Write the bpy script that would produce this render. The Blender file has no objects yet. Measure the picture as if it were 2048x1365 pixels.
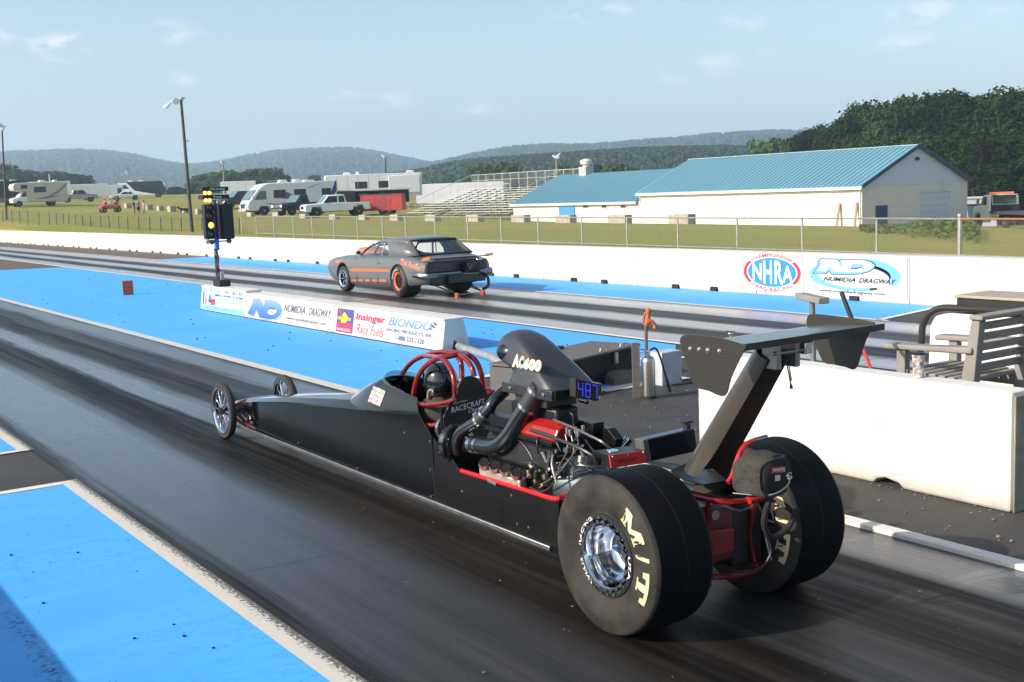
import bpy, bmesh, math, random
import numpy as np
from mathutils import Vector, Matrix
S = bpy.context.scene
R_ = math.radians
# ------------------------------------------------------------------ camera
F_PX, ROLL, VP, CAM_H = 2356.18, .0400755, (-584.18, 445.21), 2.26669
def _dir(x, y): return Vector((x-1024, 682.5-y, -F_PX)).normalized()
_Y = _dir(*VP)
_p2 = _dir(VP[0]+1000*math.cos(ROLL), VP[1]-1000*math.sin(ROLL))
_Z = _p2.cross(_Y).normalized()
if _Z.y < 0: _Z = -_Z
_X = _Y.cross(_Z)
ROT = Matrix((_X, _Y, _Z))
CAM = Vector((0, 0, CAM_H))
cam_d = bpy.data.cameras.new('camera'); cam = bpy.data.objects.new('camera', cam_d)
S.collection.objects.link(cam); S.camera = cam
cam.matrix_world = Matrix.Translation(CAM) @ ROT.to_4x4()
cam_d.sensor_width = 36; cam_d.sensor_fit = 'HORIZONTAL'; cam_d.lens = F_PX/2048*36
cam_d.clip_start = .05; cam_d.clip_end = 20000
# ------------------------------------------------------------------ light
SUN_EL, SUN_DIR2 = R_(28.8), Vector((-.977, .212)).normalized()
SUN_AZ = math.atan2(SUN_DIR2.x, SUN_DIR2.y)           # clockwise from +Y
sun_d = bpy.data.lights.new('sun', 'SUN'); sun = bpy.data.objects.new('sun', sun_d)
S.collection.objects.link(sun)
sun_d.energy = 4.6; sun_d.angle = R_(.55); sun_d.color = (1, .93, .82)
_sv = Vector((SUN_DIR2.x*math.cos(SUN_EL), SUN_DIR2.y*math.cos(SUN_EL), math.sin(SUN_EL)))
sun.rotation_euler = _sv.to_track_quat('Z', 'Y').to_euler()
S.view_settings.view_transform = 'Standard'; S.view_settings.look = 'None'
S.cycles.volume_bounces = 1
S.view_settings.exposure = .60; S.view_settings.gamma = 1
# ------------------------------------------------------------------ sky
W = bpy.data.worlds.new('World'); S.world = W; W.use_nodes = True
nt = W.node_tree; nt.nodes.clear()
def wn(t, **k):
    n = nt.nodes.new(t)
    for a, b in k.items(): setattr(n, a, b)
    return n
wo = wn('ShaderNodeOutputWorld'); bg = wn('ShaderNodeBackground')
sky = wn('ShaderNodeTexSky', sky_type='NISHITA', sun_disc=False, sun_elevation=SUN_EL, sun_rotation=SUN_AZ,
         air_density=1.1, dust_density=2.4, ozone_density=2.0, altitude=200)
bg.inputs[1].default_value = .135
tc = wn('ShaderNodeTexCoord')
def wmath(op, a, b=None, c=None):
    n = wn('ShaderNodeMath', operation=op)
    for i, v in enumerate((a, b, c)):
        if v is None: continue
        if isinstance(v, (int, float)): n.inputs[i].default_value = v
        else: nt.links.new(v, n.inputs[i])
    return n.outputs[0]
nz = wn('ShaderNodeTexNoise'); nz.inputs['Scale'].default_value = 34; nz.inputs['Detail'].default_value = 7; nz.inputs['Roughness'].default_value = .62
nz2 = wn('ShaderNodeTexNoise'); nz2.inputs['Scale'].default_value = 9; nz2.inputs['Detail'].default_value = 5
mp = wn('ShaderNodeMapping'); mp.inputs['Scale'].default_value = (1, 1, 2.4)
nt.links.new(tc.outputs['Generated'], mp.inputs[0])
nt.links.new(mp.outputs[0], nz.inputs['Vector']); nt.links.new(mp.outputs[0], nz2.inputs['Vector'])
# small cumulus wisps, each round its own direction in the sky: (px, py, half width, half height, strength)
CLOUDS = [(118, 88, 75, 42, 1.0), (355, 65, 60, 32, .55), (1180, 22, 95, 30, .8), (525, 145, 50, 14, .4), (690, 205, 120, 30, .55),
          (790, 200, 50, 28, .5), (980, 222, 70, 18, .5), (1440, 130, 60, 26, .42), (1350, 150, 60, 22, .38), (1535, 118, 26, 24, .5),
          (1635, 195, 34, 14, .45), (1840, 25, 80, 32, .6), (1820, 85, 80, 28, .5), (1950, 70, 60, 26, .45), (1460, 45, 40, 22, .45), (1510, 45, 24, 26, .5),
          (1140, 165, 40, 16, .35), (360, 160, 40, 22, .35), (2010, 15, 50, 22, .5), (0, 75, 36, 20, .35), (1290, 70, 50, 14, .25), (240, 40, 40, 20, .25), (1370, 205, 60, 16, .35)]
acc = None
for cx, cy, hw, hh, st in CLOUDS:
    c = ROT @ _dir(cx, cy); u = ROT @ _dir(cx+hw, cy) - c; v = ROT @ _dir(cx, cy-hh) - c
    def dotc(vec):
        k = vec / vec.length_squared
        n = wn('ShaderNodeVectorMath', operation='DOT_PRODUCT'); nt.links.new(tc.outputs['Generated'], n.inputs[0]); n.inputs[1].default_value = k
        return wmath('ADD', n.outputs['Value'], -k.dot(c))
    a, b = dotc(u), dotc(v)
    r2 = wmath('ADD', wmath('MULTIPLY', a, a), wmath('MULTIPLY', b, b))
    m = wmath('MULTIPLY', wmath('SUBTRACT', 1.0, wmath('MINIMUM', r2, 1.0)), st)
    acc = m if acc is None else wmath('MAXIMUM', acc, m)
nn = wmath('SUBTRACT', wmath('ADD', wmath('MULTIPLY', nz.outputs[0], 1.5), wmath('MULTIPLY', nz2.outputs[0], .9)), 1.12)
cl = wmath('MULTIPLY', wmath('MAXIMUM', wmath('MULTIPLY', nn, acc), 0.0), 2.4)
cl = wmath('MINIMUM', cl, .75)
cm = wn('ShaderNodeMixRGB'); cm.inputs[2].default_value = (7.6, 6.7, 6.4, 1)
nt.links.new(cl, cm.inputs[0]); nt.links.new(sky.outputs[0], cm.inputs[1])
nt.links.new(cm.outputs[0], bg.inputs[0]); nt.links.new(bg.outputs[0], wo.inputs[0])
# ------------------------------------------------------------------ where a line of sight of the photo meets a real plane
def ray(px, py): return ROT @ _dir(px, py)
def GZ(px, py, z=0): d = ray(px, py); return CAM + d*((z-CAM.z)/d.z)
def AX(px, py, x): d = ray(px, py); return CAM + d*(x/d.x)
def AY(px, py, y): d = ray(px, py); return CAM + d*(y/d.y)
def PD(px, py, D): d = ray(px, py); return CAM + d*(D/math.hypot(d.x, d.y))
# ------------------------------------------------------------------ materials
MATS = {}
def mat(name, col, rough=.5, metal=0, var=.12, scale=6, bump=0, bscale=40, coat=0, emit=None, spec=.5, trans=0, alpha=1, stretch=None, col2=None):
    if name in MATS: return MATS[name]
    m = bpy.data.materials.new(name); m.use_nodes = True; t = m.node_tree; p = t.nodes['Principled BSDF']
    N = t.nodes.new; L = t.links.new
    co = N('ShaderNodeTexCoord'); src = co.outputs['Object']
    if stretch:
        mp = N('ShaderNodeMapping'); mp.inputs['Scale'].default_value = stretch; L(src, mp.inputs[0]); src = mp.outputs[0]
    p.inputs['Roughness'].default_value = rough; p.inputs['Metallic'].default_value = metal
    p.inputs['Coat Weight'].default_value = coat; p.inputs['Coat Roughness'].default_value = .06
    p.inputs['Specular IOR Level'].default_value = spec
    p.inputs['Transmission Weight'].default_value = trans; p.inputs['Alpha'].default_value = alpha
    if var:
        n = N('ShaderNodeTexNoise'); n.inputs['Scale'].default_value = scale; n.inputs['Detail'].default_value = 6; n.inputs['Roughness'].default_value = .6
        L(src, n.inputs['Vector'])
        r = N('ShaderNodeValToRGB'); a, b = r.color_ramp.elements
        a.position, b.position = .3, .7
        c2 = col2 or col
        a.color = (*[c*(1-var) for c in col], 1); b.color = (*[min(1, c*(1+var*.7)) for c in c2], 1)
        L(n.outputs[0], r.inputs[0]); L(r.outputs[0], p.inputs['Base Color'])
        rr = N('ShaderNodeMapRange'); rr.inputs[1].default_value = .3; rr.inputs[2].default_value = .7
        rr.inputs[3].default_value = max(.02, rough*.82); rr.inputs[4].default_value = min(1, rough*1.18)
        L(n.outputs[0], rr.inputs[0]); L(rr.outputs[0], p.inputs['Roughness'])
    else: p.inputs['Base Color'].default_value = (*col, 1)
    if bump:
        n = N('ShaderNodeTexNoise'); n.inputs['Scale'].default_value = bscale; n.inputs['Detail'].default_value = 5; L(src, n.inputs['Vector'])
        b = N('ShaderNodeBump'); b.inputs['Strength'].default_value = bump; b.inputs['Distance'].default_value = .02; L(n.outputs[0], b.inputs['Height']); L(b.outputs[0], p.inputs['Normal'])
    if emit:
        p.inputs['Emission Color'].default_value = (*emit[0], 1); p.inputs['Emission Strength'].default_value = emit[1]
    MATS[name] = m
    return m
def srgb(r, g, b):
    f = lambda c: (c/255/12.92 if c <= 10 else ((c/255+.055)/1.055)**2.4)
    return (f(r), f(g), f(b))
# ------------------------------------------------------------------ mesh helper: everything added to one MB becomes ONE object
COL = S.collection
class MB:
    def __init__(s): s.v = []; s.f = []; s.mi = []; s.cur = 0
    def add(s, vs, fs):
        o = len(s.v); s.v += [tuple(v) for v in vs]
        for f in fs: s.f.append(tuple(o+i for i in f)); s.mi.append(s.cur)
        return s
    def box(s, c, d, rz=0, rx=0, ry=0):
        M = Matrix.Translation(c) @ Matrix.Rotation(rz, 4, 'Z') @ Matrix.Rotation(ry, 4, 'Y') @ Matrix.Rotation(rx, 4, 'X')
        h = [k/2 for k in d]
        vs = [M @ Vector((x*h[0], y*h[1], z*h[2])) for x in (-1, 1) for y in (-1, 1) for z in (-1, 1)]
        return s.add(vs, [(0,1,3,2), (4,6,7,5), (0,4,5,1), (2,3,7,6), (0,2,6,4), (1,5,7,3)])
    def box2(s, a, b): return s.box([(p+q)/2 for p, q in zip(a, b)], [abs(q-p) for p, q in zip(a, b)])
    def rings(s, rings, closed=True, cap=True):
        n = len(rings[0]); vs = [p for r in rings for p in r]; fs = []
        for i in range(len(rings)-1):
            for j in range(n if closed else n-1):
                k = (j+1) % n; fs.append((i*n+j, i*n+k, (i+1)*n+k, (i+1)*n+j))
        if cap and closed: fs.append(tuple(range(n-1, -1, -1))); fs.append(tuple((len(rings)-1)*n+j for j in range(n)))
        return s.add(vs, fs)
    def tube(s, pts, r, n=10, closed=False, cap=True, smooth=0):
        P = [Vector(p) for p in pts]
        if smooth: P = spline(P, smooth, closed)
        rs = r if isinstance(r, (list, tuple)) else None
        if rs and len(rs) != len(P): rs = [rs[min(len(rs)-1, int(i*len(rs)/len(P)))] for i in range(len(P))]
        R = []; up = None; m = len(P)
        for i, p in enumerate(P):
            a = P[(i-1) % m] if (i or closed) else p; b = P[(i+1) % m] if (i < m-1 or closed) else p
            t = (b-a).normalized()
            if up is None: up = t.orthogonal().normalized()
            up = (up - t*up.dot(t)).normalized(); w = t.cross(up); q = rs[i] if rs else r
            R.append([p + (up*math.cos(k*2*math.pi/n) + w*math.sin(k*2*math.pi/n))*q for k in range(n)])
        if closed: R.append(R[0])
        return s.rings(R, True, cap and not closed)
    def bar(s, a, b, w, h, up=(0, 0, 1)):
        a, b = Vector(a), Vector(b); t = (b-a).normalized(); u = Vector(up)
        if abs(t.dot(u)) > .98: u = Vector((0, 1, 0))
        sd = t.cross(u).normalized(); u = sd.cross(t)
        q = [(-w/2, -h/2), (w/2, -h/2), (w/2, h/2), (-w/2, h/2)]
        return s.rings([[p + sd*x + u*y for x, y in q] for p in (a, b)])
    def lathe(s, prof, c=(0, 0, 0), axis='X', n=32, close=False):
        R = []
        for t, r in prof:
            ring = []
            for k in range(n):
                a = 2*math.pi*k/n; x, y = r*math.cos(a), r*math.sin(a)
                ring.append(Vector(c) + Vector({'X': (t, x, y), 'Y': (y, t, x), 'Z': (x, y, t)}[axis]))
            R.append(ring)
        if close: R.append(R[0]); return s.rings(R, True, False)
        return s.rings(R, True, True)
    def cyl(s, a, b, r, n=16, r2=None): return s.tube([a, b], [r, r if r2 is None else r2], n)
    def prism(s, poly, a, b):           # poly: list of 3-D points, extruded from offset a to offset b (vectors)
        n = len(poly); a, b = Vector(a), Vector(b)
        P = [Vector(p) for p in poly]
        return s.rings([[p+a for p in P], [p+b for p in P]])
    def ball(s, c, r, n=16, m=10):
        r = r if isinstance(r, (list, tuple)) else (r, r, r); c = Vector(c); R = []
        for i in range(m+1):
            t = math.pi*i/m; q = max(1e-4, math.sin(t))
            R.append([c+Vector((r[0]*q*math.cos(2*math.pi*k/n), r[1]*q*math.sin(2*math.pi*k/n), -r[2]*math.cos(t))) for k in range(n)])
        return s.rings(R)
    def quad(s, *p): return s.add(p, [tuple(range(len(p)))])
    def build(s, name, m, parent=None, world=True, smooth=True, bevel=0, ang=35, sub=0, bseg=2, kind=None, label=None):
        me = bpy.data.meshes.new(name); me.from_pydata(s.v, [], s.f)
        ms = m if isinstance(m, (list, tuple)) else [m]
        for x in ms: me.materials.append(x)
        if len(ms) > 1: me.polygons.foreach_set('material_index', s.mi)
        bm = bmesh.new(); bm.from_mesh(me); bmesh.ops.recalc_face_normals(bm, faces=bm.faces); bm.to_mesh(me); bm.free()
        if smooth:
            me.polygons.foreach_set('use_smooth', [True]*len(me.polygons)); me.set_sharp_from_angle(angle=R_(ang))
        me.update()
        o = bpy.data.objects.new(name, me); COL.objects.link(o)
        if parent:
            o.parent = parent
            if world and parent.type == 'EMPTY': o.matrix_parent_inverse = parent.matrix_basis.inverted()
        if bevel:
            b = o.modifiers.new('bevel', 'BEVEL'); b.width = bevel; b.segments = bseg; b.limit_method = 'ANGLE'; b.angle_limit = R_(40); b.harden_normals = False
        if sub:
            b = o.modifiers.new('sub', 'SUBSURF'); b.levels = sub; b.render_levels = sub
        if kind: o['kind'] = kind
        if label: o['label'] = label
        return o
def spline(P, k, closed=False):
    out = []; m = len(P)
    for i in range(m if closed else m-1):
        p0 = P[(i-1) % m] if (i or closed) else P[0]; p1 = P[i]; p2 = P[(i+1) % m]; p3 = P[(i+2) % m] if (i < m-2 or closed) else P[-1]
        for j in range(k):
            t = j/k
            out.append(.5*((2*p1) + (p2-p0)*t + (2*p0-5*p1+4*p2-p3)*t*t + (3*p1-p0-3*p2+p3)*t**3))
    if not closed: out.append(P[-1])
    return out
def thing(name, label, cat, loc=(0, 0, 0), rz=0, group=None):
    o = bpy.data.objects.new(name, None); COL.objects.link(o); o.empty_display_size = .3
    o.location = loc; o.rotation_euler = (0, 0, rz); o['label'] = label; o['category'] = cat
    if group: o['group'] = group
    return o
def tag(o, label, cat, group=None):
    o['label'] = label; o['category'] = cat
    if group: o['group'] = group
    return o
def copy_tree(o, loc=None, rz=None, label=None, sc=None):
    def rec(a, par):
        c = a.copy(); COL.objects.link(c)
        if par is not None: c.parent = par
        for ch in [x for x in a.children]: rec(ch, c)
        return c
    c = rec(o, None)
    if loc is not None: c.location = loc
    if rz is not None: c.rotation_euler = (0, 0, rz)
    if sc is not None: c.scale = sc if isinstance(sc, (tuple, list)) else (sc,)*3
    if label: c['label'] = label
    return c
# ------------------------------------------------------------------ lettering: real letter meshes laid on the thing they belong to
TEXTS = []
def text(body, O, right, up, m, parent, name='lettering', shear=0, bold=0, arc=None, depth=.0015, world=True, off=.002, ysc=None):
    TEXTS.append((body, Vector(O), Vector(right), Vector(up), m, parent, name, shear, bold, arc, depth, world, off))
def text4(body, pts, m, parent, **k):   # pts: lower left, lower right, upper left
    a, b, c = [Vector(p) for p in pts]; text(body, a, b-a, c-a, m, parent, **k)
def flush_text():
    tmp = []
    for T in TEXTS:
        cu = bpy.data.curves.new('letters', 'FONT'); cu.body = T[0]; cu.shear = T[7]; cu.offset = T[8]; cu.resolution_u = 3; cu.space_character = 1.04
        o = bpy.data.objects.new('letters', cu); COL.objects.link(o); tmp.append(o)
    dg = bpy.context.evaluated_depsgraph_get(); dg.update()
    for o, T in zip(tmp, TEXTS):
        body, O, rt, up, m, parent, name, shear, bold, arc, depth, world, off = T
        me0 = bpy.data.meshes.new_from_object(o.evaluated_get(dg), depsgraph=dg)
        vs = [v.co.copy() for v in me0.vertices]; fs = [tuple(p.vertices) for p in me0.polygons]
        x0 = min(v.x for v in vs); x1 = max(v.x for v in vs); y0 = min(v.y for v in vs); y1 = max(v.y for v in vs)
        nrm = rt.cross(up).normalized(); b = MB(); P = []
        for v in vs:
            u, w = (v.x-x0)/(x1-x0), (v.y-y0)/(y1-y0)
            if arc: P.append(arc(u, w))
            else: P.append(O + rt*u + up*w + nrm*off)
        b.add(P, fs)
        q = b.build(name, m, parent, world=world, smooth=False)
        bpy.data.meshes.remove(me0); cu = o.data; bpy.data.objects.remove(o); bpy.data.curves.remove(cu)
# ================================================================== THE SETTING
rng = random.Random(7)
WALL_X = 17.25
# where things in the pit stand in the photo (foot of the thing, horizontal distance in metres): the land is laid through these feet
FEET = dict(pole_a=(12.7, 437, 106), pole_b=(384, 461, 62), pole_c=(260, 392, 260), pole_d=(449, 395, 200), pole_e=(771, 395, 200), pole_f=(1115, 432, 125),
    coach=(16, 411, 172), cream=(78, 412.5, 165), silver=(158, 405, 195), trailer_a=(166, 401, 215), trailer_b=(226, 400, 225), sedan=(252, 400.5, 205),
    tour=(285, 396, 240), suv_far=(341, 390, 280), quad=(221, 424.5, 135), p1=(269, 433, 137), p2=(278, 434, 136), p3=(289, 433, 137), p4=(235, 424, 137),
    b1=(256, 417, 157), b2=(299, 420.5, 150), b3=(321, 422, 146), b4=(344, 424, 142), b5=(370, 425.5, 138), b6=(399, 431, 131), dog=(369, 428, 130),
    black_suv=(481, 414.5, 137), trailer_c=(478, 396, 185), walker=(489.5, 433, 123), rv=(580, 428, 120), dark_pick=(604, 429, 110), white_pick=(672, 433, 106),
    fifth=(748, 405, 140), open_tr=(745, 417, 122), red=(768, 428, 108), box_tr=(925, 418, 165),
    c1=(502, 434, 116), c2=(555, 436, 112), c3=(609, 438, 104), c4=(669, 439.5, 98), c5=(728, 440.5, 95), c6=(793, 442, 92), c7=(866, 443, 90), c8=(950, 444, 88),
    c9=(1042, 445.5, 89), c10=(1132, 446.5, 82), c11=(1240, 447, 76), c12=(1364, 447.5, 72),
    bld=(1724, 453, 82), bld_l=(1026, 443, 112), bld_r=(1933, 460, 98), tow=(2006, 455, 92), bleach_l=(815, 437, 130), bleach_r=(1000, 440, 118),
    shed=(1745, 453, 150))
FEETP = {k: PD(*v) for k, v in FEET.items()}
_ctl = [tuple(p) for p in FEETP.values()]
for y, z in ((-30, .2), (-5, .35), (5, .45), (12, .52), (16, .56), (22, .60), (30, .64), (40, .7), (55, .8), (75, 1.0), (100, 1.5), (140, 2.0)):
    _ctl.append((21, y, z)); _ctl.append((17.6, y, .38)); 
for px, py, d in ((1800, 508, 32), (2000, 480, 55), (1900, 490, 46), (1500, 465, 52), (1300, 462, 52), (1100, 458, 56), (900, 455, 62), (700, 452, 70), (450, 445, 82), (200, 440, 90), (2040, 505, 40),
                  (100, 425, 125), (330, 446, 95), (0, 437, 106)):
    _ctl.append(tuple(PD(px, py, d)))
for a, z in ((5, 5), (15, 5), (25, 4), (35, 2.5), (45, .5), (55, -1.5), (70, -4)):
    for D in (330, 520): _ctl.append((D*math.sin(R_(a)), D*math.cos(R_(a)), z if D < 400 else z*1.2))
_c = np.array(_ctl); _n = len(_c)
_A = np.zeros((_n+3, _n+3)); _d = np.hypot(_c[:, None, 0]-_c[None, :, 0], _c[:, None, 1]-_c[None, :, 1])
_A[:_n, :_n] = -_d + np.eye(_n)*1.5; _A[:_n, _n:] = np.c_[np.ones(_n), _c[:, :2]]; _A[_n:, :_n] = _A[:_n, _n:].T
_w = np.linalg.solve(_A, np.r_[_c[:, 2], 0, 0, 0])
def land(x, y):
    x = np.asarray(x, float); y = np.asarray(y, float)
    dd = np.hypot(x[..., None]-_c[:, 0], y[..., None]-_c[:, 1])
    z = -(dd*_w[:_n]).sum(-1) + _w[_n] + _w[_n+1]*x + _w[_n+2]*y
    D = np.hypot(x, y); f = np.clip((D-330)/300, 0, 1); z = z*(1-f) + np.clip(z, -6, 6)*f*np.exp(-np.maximum(D-600, 0)/900)
    z = np.where(x < 17.45, -.05, z)
    return z
def land1(x, y): return float(land(np.array([x]), np.array([y]))[0])
def foot(k, dz=0): p = FEETP[k]; return Vector((p.x, p.y, land1(p.x, p.y)+dz))
def face_rz(k, turn=0):      # heading (about Z) so that local +Y points along the photo's left-to-right tangent, turned by `turn` degrees
    p = FEETP[k]; return -math.atan2(p.x, p.y) + R_(turn)
gx = np.unique(np.r_[-6000, -3000, -1500, -700, -300, -120, -40, -10, 10, 17.4, 17.5, np.linspace(17.7, 60, 60), np.geomspace(61, 420, 75), 520, 700, 1000, 1500, 2500, 4000, 7000])
gy = np.unique(np.r_[-6000, -3000, -1200, -500, -200, -80, np.linspace(-40, 60, 56), np.geomspace(62, 420, 70), 520, 700, 1000, 1500, 2500, 4000, 7000])
GX, GY = np.meshgrid(gx, gy, indexing='ij'); GZm = land(GX, GY)
b = MB(); nx, ny = GX.shape
b.add(np.c_[GX.ravel(), GY.ravel(), GZm.ravel()].tolist(), [(i*ny+j, (i+1)*ny+j, (i+1)*ny+j+1, i*ny+j+1) for i in range(nx-1) for j in range(ny-1)])
def nodes_of(m): return m.node_tree, m.node_tree.nodes['Principled BSDF'], m.node_tree.nodes.new, m.node_tree.links.new
# grass: mown turf with worn tan patches
gm = bpy.data.materials.new('mown_grass'); gm.use_nodes = True; t, p, N, L = nodes_of(gm)
co = N('ShaderNodeTexCoord')
def noise(vec, sc, det=6, ro=.6):
    n = N('ShaderNodeTexNoise'); n.inputs['Scale'].default_value = sc; n.inputs['Detail'].default_value = det; n.inputs['Roughness'].default_value = ro; L(vec, n.inputs['Vector']); return n.outputs[0]
def ramp(fac, *st):
    r = N('ShaderNodeValToRGB'); e = r.color_ramp.elements
    while len(e) < len(st): e.new(.5)
    for q, (pos, c) in zip(e, st): q.position = pos; q.color = (*c, 1) if len(c) == 3 else c
    L(fac, r.inputs[0]); return r.outputs[0]
def mixc(f, a, b_):
    m = N('ShaderNodeMixRGB')
    for i, v in enumerate((f, a, b_)):
        if hasattr(v, 'links') or isinstance(v, bpy.types.NodeSocket): L(v, m.inputs[i])
        else: m.inputs[i].default_value = v if i == 0 else (*v, 1)
    return m.outputs[0]
def mth(op, a, b_=None, c=None, clamp=False):
    n = N('ShaderNodeMath'); n.operation = op; n.use_clamp = clamp
    for i, v in enumerate((a, b_, c)):
        if v is None: continue
        if isinstance(v, bpy.types.NodeSocket): L(v, n.inputs[i])
        else: n.inputs[i].default_value = v
    return n.outputs[0]
def mapr(v, a, b_, c=0, d=1):
    n = N('ShaderNodeMapRange'); n.inputs[1].default_value = a; n.inputs[2].default_value = b_; n.inputs[3].default_value = c; n.inputs[4].default_value = d; L(v, n.inputs[0]); return n.outputs[0]
def mapping(vec, sc):
    n = N('ShaderNodeMapping'); n.inputs['Scale'].default_value = sc; L(vec, n.inputs[0]); return n.outputs[0]
def bump(h, st, dist=.02):
    n = N('ShaderNodeBump'); n.inputs['Strength'].default_value = st; n.inputs['Distance'].default_value = dist; L(h, n.inputs['Height']); L(n.outputs[0], p.inputs['Normal'])
O = co.outputs['Object']
fine = noise(O, 9, 8, .75); mid = noise(O, .55, 4); big = noise(O, .09, 3)
green = mixc(fine, (.085, .115, .016), (.37, .36, .07)); tan = mixc(fine, (.20, .155, .04), (.44, .33, .12))
f = mth('ADD', mth('MULTIPLY', mid, .6), mth('MULTIPLY', big, .7))
L(mixc(mapr(f, .57, .78, 0, .8), green, tan), p.inputs['Base Color']); p.inputs['Roughness'].default_value = .9; p.inputs['Specular IOR Level'].default_value = .15
bump(noise(O, 14, 8, .8), .9, .06)
ground = b.build('ground', gm, ang=180, kind='structure')

# ------------------------------------------------------------------ asphalt, lanes and paint
def flat(name, poly, z, m, kind='structure'):
    q = MB(); q.quad(*[(x, y, z) for x, y in poly]); return q.build(name, m, smooth=False, kind=kind)
am = bpy.data.materials.new('asphalt'); am.use_nodes = True; t, p, N, L = nodes_of(am); co = N('ShaderNodeTexCoord'); O = co.outputs['Object']
spk = noise(O, 160, 3, .8); md = noise(O, 1.3, 5); grit = noise(O, 23, 6, .8)
c = ramp(spk, (.25, (.012, .0115, .011)), (.62, (.036, .034, .031)), (.8, (.13, .12, .105)))
c = mixc(mapr(md, .35, .7), c, mixc(.5, c, (.075, .066, .056)))
L(c, p.inputs['Base Color']); L(mapr(md, .3, .7, .62, .85), p.inputs['Roughness']); bump(spk, .35, .006)
flat('asphalt_apron', [(-14, -30), (17.45, -30), (17.45, 46.5), (-14, 46.5)], 0, am)
bm_ = bpy.data.materials.new('brown_asphalt'); bm_.use_nodes = True; t, p, N, L = nodes_of(bm_); co = N('ShaderNodeTexCoord'); O = co.outputs['Object']
L(ramp(noise(O, 90, 4, .8), (.3, (.060, .040, .028)), (.75, (.15, .105, .075))), p.inputs['Base Color']); p.inputs['Roughness'].default_value = .85
flat('brown_shoulder', [(-14, 46.5), (17.45, 46.5), (17.45, 420), (-14, 420)], 0, bm_)

def lane_mat(name, x0, x1, stops, near):
    global t, p, N, L
    m = bpy.data.materials.new(name); m.use_nodes = True; t, p, N, L = nodes_of(m); co = N('ShaderNodeTexCoord'); O = co.outputs['Object']
    sp = N('ShaderNodeSeparateXYZ'); L(O, sp.inputs[0]); X, Y = sp.outputs[0], sp.outputs[1]
    st1 = noise(mapping(O, (7, .16, 1)), 1, 6, .65); st2 = noise(mapping(O, (60, .5, 1)), 1, 5, .7); wob = noise(mapping(O, (.3, .22, 1)), 1, 3)
    xd = mth('ADD', X, mth('ADD', mth('MULTIPLY', mth('SUBTRACT', st1, .5), .42), mth('MULTIPLY', mth('SUBTRACT', wob, .5), .3)))
    g = mapr(xd, x0, x1)
    v = ramp(g, *[((x-x0)/(x1-x0), (q, q, q)) for x, q in stops])      # 0 = laid rubber, 1 = clean pale concrete
    v = mth('MULTIPLY', v, mapr(st2, .25, .7, .74, 1.12))
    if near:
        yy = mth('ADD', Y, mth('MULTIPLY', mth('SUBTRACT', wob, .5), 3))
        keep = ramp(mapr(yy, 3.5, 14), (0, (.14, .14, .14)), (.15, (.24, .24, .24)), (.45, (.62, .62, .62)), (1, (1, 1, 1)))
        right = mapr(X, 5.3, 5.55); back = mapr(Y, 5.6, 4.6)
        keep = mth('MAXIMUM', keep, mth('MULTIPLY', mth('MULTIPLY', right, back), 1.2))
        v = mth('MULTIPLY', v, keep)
    v = mth('MINIMUM', mth('MAXIMUM', v, 0), 1)
    hue = noise(mapping(O, (1.2, .1, 1)), 1, 3); st3 = noise(mapping(O, (150, 1.4, 1)), 1, 4, .8); gr = noise(O, 210, 3, .8)
    rub = mixc(mapr(mth('ADD', mth('MULTIPLY', hue, .6), mth('MULTIPLY', st1, .5)), .46, .66), (.003, .0028, .0029), (.026, .020, .0145))
    pale = mixc(hue, (.065, .088, .115), (.125, .145, .165)) if near else mixc(hue, (.33, .31, .30), (.45, .43, .42))  # near lane: bluish sky sheen put into the pale base colour
    v = mth('MULTIPLY', v, mapr(st3, .3, .65, .82, 1.06))
    c = mixc(v, rub, pale)
    c = mixc(mapr(st3, .52, .75, 0, .22), c, (.10, .085, .065)); c = mixc(mapr(gr, .60, .72, 0, .35), c, (.13, .115, .095)); c = mixc(mapr(gr, .42, .30, 0, .55), c, (.004, .004, .004))
    scr = noise(mapping(O, (26, .55, 1)), 1.3, 3, .5); c = mixc(mapr(scr, .71, .73, 0, .75), c, (.006, .006, .006))      # long scratches and skid lines
    dots = noise(mapping(O, (30, 11, 1)), 1, 2, .5); c = mixc(mapr(dots, .725, .74), c, (.006, .006, .006))
    dots2 = noise(mapping(O, (26, 20, 1)), 1.3, 2, .5); c = mixc(mapr(dots2, .755, .77, 0, .8), c, (.36, .32, .25))
    wv2 = mth('ADD', Y, mth('MULTIPLY', mth('SUBTRACT', noise(mapping(O, (3, .2, 1)), 1, 3), .5), .08))         # sawn joints across the lane
    jt = mth('ABSOLUTE', mth('SUBTRACT', mth('FRACT', mth('DIVIDE', mth('ADD', wv2, .9), 5.1)), .5)); c = mixc(mth('MULTIPLY', mapr(jt, .0022, .0010), mapr(hue, .35, .55, .2, .9)), c, (.004, .004, .004))
    L(c, p.inputs['Base Color'])
    ro = mth('ADD', mapr(v, 0, .7, .50, .25), mth('ADD', mth('MULTIPLY', mth('SUBTRACT', st2, .5), .30), mth('MULTIPLY', mth('SUBTRACT', st3, .5), .25)))
    L(ro, p.inputs['Roughness'])
    L(mapr(mth('ADD', v, mth('MULTIPLY', mth('SUBTRACT', st1, .5), .5)), 0, .40, .05, .80), p.inputs['Specular IOR Level'])
    bump(mth('ADD', mth('ADD', st2, mth('MULTIPLY', gr, .5)), mth('MULTIPLY', noise(O, 55, 4, .7), .6)), .16, .008)
    return m
near_m = lane_mat('near_lane_rubbered', 2.2, 6.1, [(2.2, .06), (2.38, .1), (2.5, .8), (3.25, .85), (3.5, .06), (3.75, .0), (4.05, .04), (4.14, .75), (4.38, .75), (4.55, .08), (4.85, 0), (5.1, .12), (5.38, .08), (5.55, .6), (5.85, .65), (6.0, .12)], True)
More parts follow.
